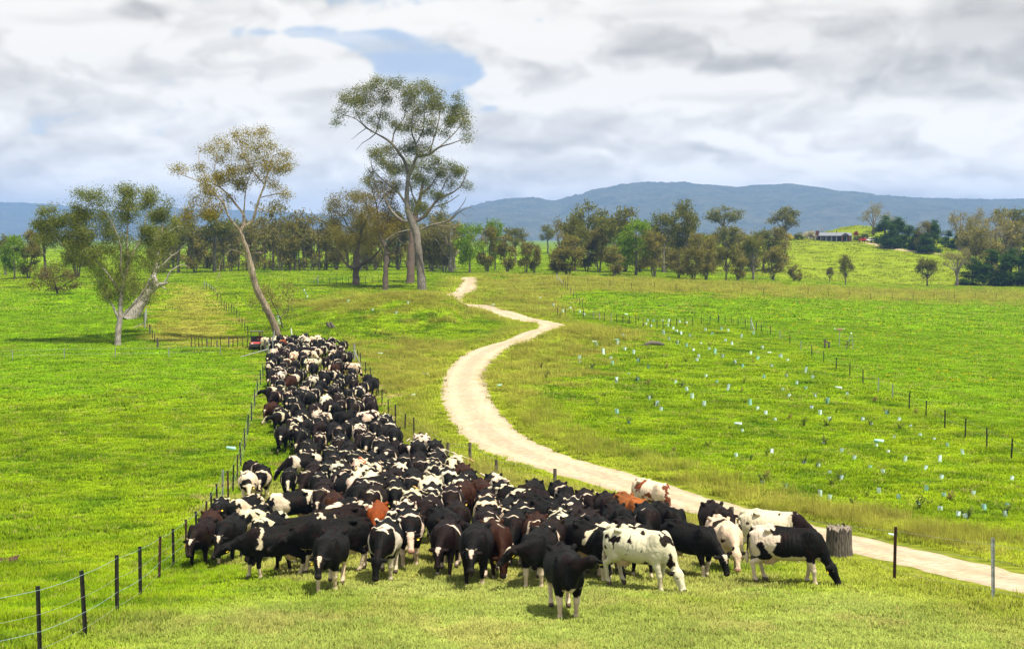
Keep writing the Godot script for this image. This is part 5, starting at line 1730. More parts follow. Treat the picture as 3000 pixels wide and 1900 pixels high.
const FAR_COWS := """
A 120 192 62 walk w:p
A 330 142 -4 high k:f
A 452 150 0 walk k:Cr
A 612 118 0 walk k:s
A 790 152 40 walk w:
A 832 104 0 high k:f
A 960 148 5 walk q:
A 1042 142 0 walk w:p
A 1150 182 0 walk k:C
A 1330 172 22 right k:b
A 405 214 0 walk r:
A 502 190 0 walk k:r
A 893 200 0 walk w:p
A 262 232 -5 walk k:
A 1003 212 0 walk k:r
A 1215 222 0 walk k:Cb
A 1105 285 0 walk k:
A 1320 272 0 walk k:rC
A 560 272 0 walk k:C
A 655 312 0 walk k:cr
A 842 292 0 walk k:c
A 300 312 0 walk k:r
A 372 262 0 walk k:
A 472 342 0 walk k:
A 762 352 0 walk k:s
A 880 372 0 walk k:r
A 1052 352 0 walk k:C
A 1182 342 0 walk d:Cr
A 1420 332 0 walk d:r
A 1592 262 -10 walk k:cbl
A 1512 332 0 walk d:C
A 242 392 0 walk k:C
A 352 372 0 walk d:r
A 622 402 0 walk k:
A 462 442 0 walk d:cr
A 1372 422 0 walk k:s
A 905 432 58 low w:p
A 1112 382 0 walk n:C
A 1542 442 0 walk d:c
A 1692 462 0 walk k:t
A 172 502 0 walk k:r
A 622 478 0 walk q:
A 302 462 0 walk d:
A 362 552 0 walk k:cr
A 502 592 0 walk n:C
A 1242 562 0 walk d:s
A 1462 592 0 walk k:t
A 190 582 0 walk k:cbl
A 422 652 0 stride k:c
A 642 650 0 walk k:r
A 832 542 0 walk k:c
A 1062 570 -22 walk w:p
A 942 642 0 walk d:b
A 1422 692 0 walk n:bf
A 1740 682 58 graze d:Cpr
A 602 742 0 walk k:c
A 212 812 0 walk k:rs
A 372 782 0 walk k:Cr
A 752 812 0 walk k:r
A 1192 802 0 walk k:Cr
A 342 852 0 walk w:
A 562 942 0 walk n:ts
A 652 882 0 stride d:Cs
A 1002 912 0 walk k:Crp
A 1222 882 0 walk k:
A 1732 882 0 walk k:rc
A 1782 992 0 walk d:s
A 1502 1002 0 walk k:crb
A 342 1002 0 walk k:t
A 852 1022 0 walk k:
A 1152 1032 0 walk k:
A 2032 1052 0 walk k:cbl
A 302 1142 -34 left k:Crf
A 582 1122 0 walk k:Cb
A 1082 1132 0 walk k:sb
A 1392 1102 0 walk k:cr
A 822 1212 0 stride k:cb
A 1682 1182 0 walk k:c
A 1252 1292 0 walk w:pb
A 1472 1252 0 walk d:cr
A 652 1312 0 walk k:c
A 2112 1332 0 walk d:
A 1532 1372 0 walk d:t
A 1732 1322 0 walk k:Cr
A 192 1432 0 walk n:
B 692 172 0 walk k:cb
B 1042 212 0 walk d:c
B 1062 362 28 walk w:
B 422 332 -20 left k:Crf
B 1862 182 0 walk d:rc
B 1690 342 -44 low k:s
B 2102 352 -38 low k:Cpf
B 652 472 0 walk k:
B 1160 432 0 walk k:cr
B 1132 572 0 walk d:
B 892 502 0 walk k:rb
B 382 662 0 walk k:s
B 592 592 8 walk d:
B 1692 552 0 walk k:cb
B 1492 642 0 walk k:t
B 1932 562 0 walk k:C
B 1902 662 0 walk d:C
B 2222 552 0 walk k:cfb
B 2390 640 0 walk k:
B 1112 792 4 walk k:cr
B 1472 882 0 walk d:cr
B 872 902 0 walk k:cbl
B 1692 952 0 walk k:ts
B 2082 812 0 walk k:Crc
B 2332 882 0 stride k:Crl
B 850 1192 -58 low k:Cr
B 1392 1192 0 walk k:c
B 1862 1132 0 walk k:cr
B 1022 1332 0 walk d:
B 1242 1352 0 walk k:c
B 1522 1292 0 walk w:C
B 1892 1292 0 walk q:
C 1335 152 24 high d:f
C 1482 152 0 walk k:r
C 1602 52 8 right w:b
C 1802 142 0 walk k:st
C 1162 242 0 walk k:cf
C 1382 332 0 walk k:C
C 1542 302 0 walk k:
C 1812 347 0 walk k:c
C 2082 342 0 swish w:p
C 2192 482 10 low n:
C 1042 432 0 walk k:
C 1122 402 0 walk k:cr
C 1292 442 0 walk w:
C 1582 402 0 walk d:c
C 1782 472 0 swish k:Cr
C 902 452 0 walk w:C
C 562 482 0 walk d:
C 842 532 0 walk w:p
C 112 512 0 walk d:
C 172 572 0 walk k:cr
C 462 572 0 walk d:
C 902 582 0 walk w:C
C 1222 522 16 right d:f
C 1492 562 0 walk k:
C 1962 532 0 walk k:Crb
C 542 652 24 low k:Crfl
C 1132 582 0 walk d:
C 922 662 -54 low k:
C 1212 642 0 swish k:rc
C 1702 652 0 walk w:p
C 1572 642 0 walk k:C
C 2182 652 0 walk k:rC
C 2342 732 0 walk n:
C 252 682 0 walk d:
C 232 772 0 walk d:t
C 1242 732 0 walk k:cs
C 1772 782 0 walk k:Cr
C 2042 802 0 stride d:cr
C 992 792 0 low d:cs
C 372 872 4 low n:s
C 1482 862 0 walk d:r
C 562 1002 -20 walk k:
C 1432 1002 0 walk w:
C 1742 932 0 walk d:rt
C 1312 1062 0 walk k:C
C 2102 982 0 low d:
C 1902 1132 20 right k:s
C 352 1112 -40 low d:
H 800 180 30 walk d:
H 300 205 8 low d:
H 130 130 0 walk n:
H 680 258 24 walk d:rt
H 580 308 0 walk k:
H 905 318 52 low k:f
H 1322 312 0 walk k:cr
H 1470 215 0 swish d:t
H 1850 262 8 walk d:
H 1832 382 10 right k:s
H 2182 392 0 walk k:t
H 2320 388 26 low k:t
H 762 372 0 walk k:Cr
H 968 372 20 walk k:t
H 1282 388 0 walk d:t
H 1482 442 0 walk d:t
H 312 422 0 walk d:t
H 412 402 30 walk k:C
H 682 482 0 low k:cb
H 902 492 0 walk n:c
H 1152 472 0 walk k:
H 1312 542 0 walk k:
H 1872 562 20 walk k:
H 1160 560 -10 walk d:
"""
const FRAMES := {"A": [770, 960, 0.1495], "B": [770, 1150, 0.1495], "C": [900, 1260, 0.20764], "D": [1350, 1380, 0.24917], "E": [770, 960, 0.1495], "F": [550, 1300, 0.29506], "G": [1700, 1350, 0.37375], "H": [1350, 1380, 0.24917]}
const NEAR_LABELS := ["dark brown cow with white star walking beside the left fence posts", "reddish brown cow right behind the dark cow at the left fence", "black cow with star and horn stubs, second in the left front corner", "black cow with white streak standing alone close to the left fence", "black and white cow behind the sideways one, broad white shoulder, left group", "black and white patched cow just above the cow stretching left", "black cow with white flanks facing left behind the left group", "black cow with thin white shoulder stripe stretching her muzzle left", "black cow with broad white withers hidden behind the two stretching cows", "black cow with white rump facing left behind the stretching cow", "big black cow with pink udder stretching her neck left", "plain dark cow facing left above the big stretching cow", "black cow with white shins facing the camera before the stretching cow", "dark brown cow with thin white band at the back of the left trio", "black cow with white blaze, middle of the left trio", "cream white cow with dark patches, leftmost of the left trio", "black cow with white blaze right of the left trio", "large black cow with small white star walking head on in front centre", "red brown cow with white streak close behind the large black cow", "black cow with white star looking left beside the front standing cow", "tall black cow with lowered starred head behind the front standing cow", "black cow with broad white shoulder lowering her head beside the spotted cow", "foremost black cow with white belly turning her head back", "white cow with black spots grazing in front right", "black cow with star lowering her head behind the spotted white cow", "dark brown cow behind the white shouldered cow on the right", "white shouldered cow with blaze looking down right of the spotted cow", "white cow with black neck grazing behind the rightmost cow", "black cow with white rump and udder grazing at the far right", "black cow with broad white withers grazing head on, front centre left", "dark brown cow with white streak stepping forward in front centre", "black cow with broad white shoulders and white face, front centre", "bright red orange cow in the middle of the front crowd", "black and white patched cow facing left beside the orange cow", "black cow with white band nearest the lane's right fence corner", "black cow with white band looking right beside the wooden posts", "ginger cow with white blaze before the leaning wooden post", "white cow with chestnut neck lowering her head beside the road"]

func build_cows() -> void:
	var herd := []
	var n := 0
	for line in NEAR_COWS.strip_edges().split("\n"):
		herd.append(line.split(" ") + PackedStringArray([NEAR_LABELS[n]]))
		n += 1
	for line in FAR_COWS.strip_edges().split("\n"):
		herd.append(line.split(" ") + PackedStringArray([""]))
	var placed := []
	var sd := 0
	var r := RandomNumberGenerator.new()
	r.seed = 88
	var spares := ["walk", "walk", "stride", "swish", "low", "walk", "high"]
	for h in herd:
		sd += 1
		var fr = FRAMES[h[0]]
		var px: float = fr[0] + float(h[1]) * fr[2]
		var py: float = fr[1] + float(h[2]) * fr[2]
		var yaw := float(h[3])
		var pose: String = h[4]
		var code: String = h[5]
		if h[6] == "" and code[0] in "kd" and code.length() < 4 and r.randf() < 0.45: code += "p" if r.randf() < 0.5 else "c"
		if h[6] == "" and pose == "walk": pose = spares[r.randi() % spares.size()]
		if h[6] == "": yaw += r.randf_range(-9, 9)
		var p := at(px, py, 1.40)
		# the mark is the top of the hips: bring the middle of the body forward from there
		var fwd := Vector3(sin(deg_to_rad(yaw)), 0, cos(deg_to_rad(yaw)))
		var ahead := 0.45 if absf(yaw) < 30 else (0.30 if absf(yaw) < 50 else 0.0)
		if pose == "back": ahead = 0.2
		p += fwd * ahead
		p.y = ground(p.x, p.z)
		placed.append({"p": p, "yaw": yaw, "pose": pose, "code": code, "label": h[6], "px": px, "size": r.randf_range(0.96, 1.05), "sd": sd, "fwd": fwd})
	# the rest of the packed column: wherever a cow still fits between the others
	var crowd := poly([[792, 1012], [965, 1005], [1012, 1036], [1048, 1105], [1088, 1150], [1108, 1230], [1150, 1305], [1180, 1325], [1330, 1450], [1500, 1520], [1650, 1530], [1700, 1600], [1300, 1610], [1000, 1530], [905, 1450], [880, 1345], [808, 1240], [790, 1110]])
	var coats := ["k:", "k:c", "k:C", "k:p", "k:Cr", "k:r", "d:", "k:b", "d:c", "k:s", "w:", "k:cr", "k:t", "k:Cp"]
	var tries := 0
	while tries < 9000 and placed.size() < 285:
		tries += 1
		var d := 1.0 / lerpf(1.0 / 152.0, 1.0 / 42.0, r.randf())
		var x := r.randf_range(-0.20, 0.06) * d
		if not Geometry2D.is_point_in_polygon(Vector2(x, -d), crowd): continue
		var free := true
		for b in placed:
			var e: Vector3 = b.p - Vector3(x, b.p.y, -d)
			var al := e.dot(b.fwd)
			var ac := e.dot(Vector3(b.fwd.z, 0, -b.fwd.x))
			if (al / 1.95) * (al / 1.95) + (ac / 0.80) * (ac / 0.80) < 1.0:
				free = false
				break
		if not free: continue
		sd += 1
		var yaw := r.randf_range(-12, 12)
		placed.append({"p": Vector3(x, ground(x, -d), -d), "yaw": yaw, "pose": spares[r.randi() % spares.size()], "code": coats[r.randi() % coats.size()], "label": "", "px": 0.0, "size": r.randf_range(0.95, 1.03), "sd": sd, "fwd": Vector3(sin(deg_to_rad(yaw)), 0, cos(deg_to_rad(yaw)))})
	# nobody stands inside a neighbour: ease close pairs apart
	for pass_ in 12:
		for i in placed.size():
			for j in range(i + 1, placed.size()):
				var a = placed[i]
				var b = placed[j]
				var e: Vector3 = b.p - a.p
				e.y = 0
				if e.length_squared() > 5.5: continue
				var f: Vector3 = (a.fwd + b.fwd).normalized()
				if (a.fwd + b.fwd).length() < 0.3: f = a.fwd
				var al := e.dot(f)
				var ac := e.dot(Vector3(f.z, 0, -f.x))
				var want_c := 0.78
				var want_l := 2.05
				var q := (al / want_l) * (al / want_l) + (ac / want_c) * (ac / want_c)
				if q >= 1.0 or q < 1e-6: continue
				var over := (1.0 - sqrt(q)) * 0.22
				var sgn := 1.0 if ac >= 0 else -1.0
				var push := Vector3(f.z, 0, -f.x) * sgn * want_c * over * 0.55 + f * signf(al if al != 0.0 else 1.0) * want_l * over * 0.35
				a.p -= push * (0.3 if a.label else 0.6)
				b.p += push * (0.3 if b.label else 0.6)
	for c in placed: c.p.y = ground(c.p.x, c.p.z)
	print("cows ", placed.size())
	var far_memo := {}
	for c in placed:
		var d: float = -c.p.z
		var cell := 0.029 if c.label and d < 48.0 else (0.047 if d < 62.0 else 0.058)
		var pose: String = c.pose
		var sh := cow_shape(pose, cell)
		var key := "%s/%s/%.3f/%d" % [pose, c.code, cell, 0 if cell > 0.05 else c.sd]
		var m: ArrayMesh = far_memo.get(key)
		if m == null:
			var arr := []
			arr.resize(Mesh.ARRAY_MAX)
			arr[Mesh.ARRAY_VERTEX] = sh.v
			arr[Mesh.ARRAY_NORMAL] = sh.n
			arr[Mesh.ARRAY_COLOR] = paint(sh, c.code, c.sd)
			arr[Mesh.ARRAY_INDEX] = sh.i
			m = ArrayMesh.new()
			m.add_surface_from_arrays(Mesh.PRIMITIVE_TRIANGLES, arr)
			far_memo[key] = m
		var turn := deg_to_rad(c.yaw - 90.0)
		var node: Node3D
		if cell < 0.05:
			node = thing("cow", c.label, "cow", c.p, turn, "dairy cows of the herd")
			inst("body", m, M.coat, node)
			for s in [1.0, -1.0]:
				var e := inst("eye", eye_mesh(), M.eye, node)
				e.position = sh.poll + sh.hd * 0.165 + sh.hr * 0.098 * s + sh.hu * 0.045
			if c.sd % 3 != 0:
				var s2 := 1.0 if c.sd % 2 else -1.0
				var t := inst("ear_tag", tag_mesh(), M.tag, node)
				t.position = sh.poll + sh.hd * 0.085 + sh.hr * 0.19 * s2 + sh.hu * -0.025
				t.basis = Basis(sh.hr, sh.hd, -sh.hu).orthonormalized() if false else Basis(sh.hr, -sh.hd, -sh.hu)
			if c.code in ["d:s", "k:s", "k:su", "r:", "k:Crfl"]:
				for s in [1.0, -1.0]:
					var st := begin()
					tube(st, [sh.poll + sh.hr * 0.07 * s + sh.hu * 0.06, sh.poll + sh.hr * 0.125 * s + sh.hu * 0.11 - sh.hd * 0.02, sh.poll + sh.hr * 0.135 * s + sh.hu * 0.125 - sh.hd * 0.01], [0.020, 0.015, 0.006], 6)
					done(st, "horn", M.horn, node, false)
		else:
			node = inst("cow", m, M.coat, self)
			node.position = c.p
			node.rotation.y = turn
			tag(node, c.label, "cow", "dairy cows of the herd")
		node.scale = Vector3.ONE * c.size
		c.node = node
	# the rest of the herd is told apart by coat and by rank and place
	var rows := {}
	for c in placed:
		if c.label: continue
		var k := int(log(-c.p.z / 30.0) / 0.075)
		if not rows.has(k): rows[k] = []
		rows[k].append(c)
	var ks := rows.keys()
	ks.sort()
	for ri in ks.size():
		var l: Array = rows[ks[ri]]
		l.sort_custom(func(a, b): return a.p.x / -a.p.z < b.p.x / -b.p.z)
		for i in l.size():
			l[i].node.set_meta("label", "%s, %s from left, %s row back" % [coat_words(l[i].code), ORD[i], ORD[ri]])

var _eye: SphereMesh
func eye_mesh() -> SphereMesh:
	if _eye == null:
		_eye = SphereMesh.new()
		_eye.radius = 0.024
		_eye.height = 0.048
		_eye.radial_segments = 10
		_eye.rings = 6
	return _eye

var _tag: ArrayMesh
func tag_mesh() -> ArrayMesh:
	if _tag == null:
		var st := begin()
		box(st, Transform3D(Basis.IDENTITY, Vector3(0, -0.03, 0.03)), Vector3(0.06, 0.075, 0.008), 0.003)
		st.generate_normals()
		_tag = st.commit()
	return _tag

# ---------------------------------------------------------------- fences
func star_post(h: float) -> ArrayMesh:   # a steel picket of three fins
	var st := begin()
	for k in 3:
		var a := TAU * k / 3.0 + 0.5
		var q := Basis(Vector3.UP, a)
		box(st, Transform3D(q, q * Vector3(0.023, h * 0.5 - 0.15, 0)), Vector3(0.046, h + 0.3, 0.009))
	st.generate_normals()
	return st.commit()

func pipe_post(h: float, r0: float) -> ArrayMesh:
	var st := begin()
	tube(st, [Vector3(0, -0.3, 0), Vector3(0, h - 0.02, 0), Vector3(0, h, 0)], [r0, r0, r0 * 0.8], 10)
	return st.commit()

func wood_post(h: float, r0: float, seed_: int) -> ArrayMesh:
	var st := begin()
	var r := RandomNumberGenerator.new()
	r.seed = seed_
	var pts := []
	var rad := []
	for i in 7:
		var t := i / 6.0
		pts.append(Vector3(r.randf_range(-0.1, 0.1) * r0, lerpf(-0.3, h, t), r.randf_range(-0.1, 0.1) * r0))
		rad.append(r0 * r.randf_range(0.88, 1.1))
	tube(st, pts, rad, 9)
	return st.commit()

# posts: [x, y of the foot (picture pixels), kind, height]; kinds: s black picket, u rusty picket, g galvanised picket, p galvanised pipe, w wooden, t thin white rod
func fence(called: String, label: String, posts: Array, wires: Array, mats: Array, from := 14.0, sag := 0.02) -> Node3D:
	var spots := []
	for p in posts: spots.append(at(p[0], p[1], 0.0, from))
	var f := thing(called, label, "fence", spots[0])
	var memo := {}
	for i in posts.size():
		var p = posts[i]
		var key: String = "%s%.2f" % [p[2], p[3]]
		if p[2] == "w": key += str(i)
		if not memo.has(key):
			match p[2]:
				"p": memo[key] = pipe_post(p[3], 0.055)
				"w": memo[key] = wood_post(p[3], 0.075, i)
				"t": memo[key] = pipe_post(p[3], 0.011)
				_: memo[key] = star_post(p[3])
		var o := inst("post", memo[key], {"s": M.steel_black, "u": M.steel_rust, "g": M.galv, "p": M.galv, "w": M.old_wood, "t": M.galv}[p[2]], f)
		o.position = spots[i] - spots[0]
		o.rotation = Vector3(rng.randf_range(-0.035, 0.035), rng.randf() * TAU, rng.randf_range(-0.035, 0.035))
	for w in wires.size():
		var pts := []
		var rad := []
		for i in spots.size():
			var a: Vector3 = spots[i] - spots[0] + Vector3(0.02, minf(wires[w], posts[i][3] - 0.05), 0.02)
			if i > 0:
				for s in [0.25, 0.5, 0.75]:
					pts.append(pts[-1 if s == 0.25 else (-2 if s == 0.5 else -3)].lerp(a, s) - Vector3(0, sag * 4.0 * s * (1.0 - s), 0))
					rad.append(0.0)
			pts.append(a)
			rad.append(0.0)
		var m: Array = mats[w % mats.size()]
		for i in rad.size(): rad[i] = m[1]
		var st := begin()
		tube(st, pts, rad, 4)
		done(st, "wire", m[0], f, false)
	return f

func brace(called: String, label: String, a: Vector3, b: Vector3, r0: float, mat: Material, category := "rail") -> void:
	var st := begin()
	rod(st, a, b, r0, 8)
	tag(done(st, called, mat, self, false), label, category)

func posts_of(s: String, k: String, h: float, fx := 0.0, fy := 0.0, sc := 1.0) -> Array:
	var out := []
	for w in s.split(" ", false):
		var q := w.split(",")
		out.append([fx + float(q[0]) * sc, fy + float(q[1]) * sc, q[2] if q.size() > 2 else k, float(q[3]) if q.size() > 3 else h])
	return out

func build_fences() -> void:
	var tw := [M.twine, 0.0036]
	var wi := [M.wire, 0.0028]
	var left := posts_of("-130,1990 118,1932 250,1866 342,1801 410,1757 466,1696,u 508,1664 545,1631,u 577,1600 603,1565,u 620,1535 637,1506 652,1459,g 668,1462,u 682,1442 694,1408,u 705,1368 717,1321,u 725,1276 737,1237 746,1193 754,1161 763,1130 770,1109", "s", 1.28)
	fence("picket_fence", "steel picket fence with blue twine along the herd's left side", left, [1.22, 0.80, 0.50, 0.20], [tw, wi, tw, wi])
	var right := posts_of("1047,1062 1056,1071 1071,1100 1085,1117 1102,1159 1119,1191 1137,1226 1159,1242 1186,1273 1212,1285 1310,1354,w,0.95 1378,1354,w,0.95 1455,1392,w,0.7 1627,1432,w,0.85 2144,1600,w,1.2 2470,1622,u,0.9", "s", 1.2)
	fence("lane_fence", "fence of black pickets and old wooden posts along the herd's right side", right, [1.1, 0.75, 0.4], [wi])
	fence("roadside_fence", "wire fence with one rusty and one galvanised picket by the road, lower right", posts_of("2470,1622,u,0.9 2622,1700,u,1.35 2910,1757,g,1.40 3260,1835,g,1.4", "u", 1.35), [1.25, 0.9, 0.55, 0.22], [wi])
	fence("twine_fence", "nearly invisible wire fence on thin pickets across the left paddock", posts_of("-90,1058 35,1056 188,1052 337,1050 494,1047 645,1044", "g", 1.05), [1.0, 0.5], [[M.wire, 0.006]])
	fence("paddock_fence", "short picket fence at the foot of the dry lane", posts_of("462,1020,w,1.0 560,1018 571,1018 581,1018 592,1018 606,1017,w,0.9 618,1018 635,1018,w,0.8 646,1018 669,1018,w,1.15 682,1019 696,1019 711,1019 724,1021", "u", 1.1), [0.95, 0.5], [wi])
	fence("lane_edge_fence", "picket fence on the dry lane's left edge by the pale gate post", posts_of("420,938,u 430,960,u 439,978,w 446,994 453,1006 460,1018,w", "s", 1.1), [1.0, 0.5], [wi])
	fence("lane_edge_fence", "picket fence on the dry lane's right edge above the red buggy", posts_of("598,846,p,1.6 605,849 613,852 620,856 626,860 632,868 637,880 644,888 650,899 656,907 662,912 670,915 677,918 685,920 693,932 700,943 709,960 717,975 726,987", "s", 1.25), [1.15, 0.6], [wi])
	fence("knoll_fence", "low dark picket fence behind the spreading tree", posts_of("872,832,u 932,833,p,1.7 946,832 965,834 985,834 1003,833 1021,834 1070,832 1092,833 1108,829", "s", 1.3), [1.2, 0.6], [wi], 170.0)
	var slope := "1493,872 1500,880 1515,890,g 1530,896 1545,900 1600,915 1633,926 1645,926 1657,927 1670,928 1682,929 1695,931 1710,932 1724,934 1740,937,g 1756,939,g 1772,941 1790,944,g 1807,947 1825,949 1844,952 1863,955 1884,961 1905,968 1925,970 1943,973 1965,976 1983,982 2007,950 2107,950"
	var long := posts_of("2107,948 2125,949 2143,952 2163,956 2184,962 2201,967,p,1.55 2216,969 2232,977 2257,984 2286,996,g 2315,1010 2347,1028,g 2379,1045 2413,1063 2451,1083 2490,1103 2529,1124 2573,1150,g 2616,1169,g 2664,1199 2714,1224 2769,1256 2828,1284 2892,1314 2964,1349 3060,1395", "s", 1.1)
	fence("slope_fence", "long picket fence between planted slope and green paddock on the right", long, [1.0, 0.6], [wi], 60.0)
	var short_ := posts_of("1633,925 1657,926 1682,928 1710,932 1740,936,g 1756,938,g 1772,941 1790,944,g 1807,946 1825,948 1844,951 1863,954 1884,959 1905,963 1925,965 1943,966 1965,961 1983,958 2007,957 2030,954 2055,950 2080,949 2104,948", "s", 1.1)
	fence("slope_fence", "picket fence at the top of the planted slope near the road bend", short_, [1.0, 0.6], [wi], 60.0)
	fence("corner_fence", "small picket fence running down from the white braced corner post", posts_of("1631,828,p,1.9 1650,838 1656,845 1663,852 1672,863 1681,873 1690,884 1698,895 1707,903", "s", 1.2), [1.1, 0.6], [wi], 150.0)
	var far_p := posts_of("1663,829 1722,833 1787,842 1850,849 1918,849 1981,853 2045,857 2174,861 2238,865 2368,864 2428,870 2489,872 2551,878 2615,880 2676,880 2737,875 2797,876 2859,874 2920,876 2981,877 3060,878", "s", 1.35)
	fence("far_fence", "far picket fence along the edge of the yellow seeding strip", far_p, [1.2], [wi], 200.0)
	fence("hill_fence", "thin fence across the meadow below the farmhouse", posts_of("2180,722 2240,722 2300,722 2377,722 2440,721 2472,716 2560,731 2590,737 2630,741 2676,746 2720,750", "s", 1.2), [1.0], [[M.wire, 0.012]], 400.0)
	# gate posts, stays and gates
	var g0 := at(792, 1040)
	for q in [[786, 1044, 1.75, "galvanised gate post at the head of the herd, left"], [799, 1040, 1.9, "second galvanised gate post at the head of the herd"]]:
		var o := inst("gate_post", pipe_post(q[2], 0.06), M.galv, self)
		o.position = at(q[0], q[1])
		tag(o, q[3], "post")
	for q in [[793, 1030, 1.5, "grey wooden gate post between the galvanised posts"], [779, 1036, 1.45, "leaning old timber post beside the red buggy"]]:
		var o := inst("timber_post", wood_post(q[2], 0.13, int(q[0])), M.old_wood, self)
		o.position = at(q[0], q[1])
		o.rotation.z = 0.06
		tag(o, q[3], "post")
	gate("steel_gate", "open galvanised pipe gate at the left head of the lane", at(801, 1036), at(803, 1004), 1.2)
	brace("stay_pipe", "long slanting galvanised pipe stay left of the gate posts", at(786, 1044) + Vector3(0, 0.75, 0), at(700, 1048) + Vector3(0, 0.05, 0), 0.045, M.galv)
	var o2 := inst("strainer_post", pipe_post(1.75, 0.085), M.galv, self)
	o2.position = at(1038, 1060)
	tag(o2, "galvanised strainer post with stay, right edge of the herd", "post")
	brace("stay_pipe", "slanting galvanised stay of the right strainer post", at(1038, 1060) + Vector3(0, 1.15, 0.05), at(1056, 1076) + Vector3(0.1, 0.02, 0), 0.04, M.galv)
	brace("stay_pipe", "slanting stay of the strainer post above the planted slope", at(2201, 967) + Vector3(0, 1.2, 0), at(2212, 972) + Vector3(0, 0.0, 0), 0.04, M.galv)
	brace("stay_pipe", "white slanting stay of the far corner post", at(1631, 828) + Vector3(0, 1.3, 0), at(1654, 834) + Vector3(0, 0, 0), 0.06, M.galv)
	brace("stay_pipe", "galvanised stay of the post on the dry lane's right edge", at(598, 846) + Vector3(0, 1.1, 0), at(628, 852) + Vector3(0, 0.3, 0), 0.05, M.galv)
	brace("stay_pipe", "pale stay of the gate post left of the spreading tree", at(932, 833) + Vector3(0, 1.4, 0), at(912, 832), 0.07, M.galv)
	var gp := inst("gate_post", pipe_post(1.9, 0.08), M.galv, self)
	gp.position = at(424, 962)
	tag(gp, "pale gate post on the dry lane's left edge", "post")
	gate("steel_gate", "folded pipe gate beside the pale post on the dry lane", at(424, 958), at(429, 930), 1.3)
	brace("stay_pipe", "slanting stay of the pale post on the dry lane", at(423, 962) + Vector3(0, 0.7, 0), at(392, 962) + Vector3(0, 0.05, 0), 0.05, M.galv)
	gate("steel_gate", "distant closed pipe gate beside the tallest gum", at(1262, 797, 0, 200.0), at(1342, 799, 0, 200.0), 1.3)
	gate("steel_gate", "distant pipe gate left behind the spreading tree", at(905, 792, 0, 200.0), at(935, 793, 0, 200.0), 1.6)

func gate(called: String, label: String, a: Vector3, b: Vector3, h: float) -> void:
	var g := thing(called, label, "gate", a)
	var e := b - a
	for k in 5:
		var st := begin()
		var y := 0.15 + h * k / 4.0
		rod(st, Vector3(0, y, 0), e + Vector3(0, y, 0), 0.024, 6)
		done(st, "rail", M.galv, g, false)
	for t in [0.0, 0.5, 1.0]:
		var st := begin()
		rod(st, e * t + Vector3(0, 0.12, 0), e * t + Vector3(0, h + 0.18, 0), 0.026, 6)
		done(st, "upright", M.galv, g, false)

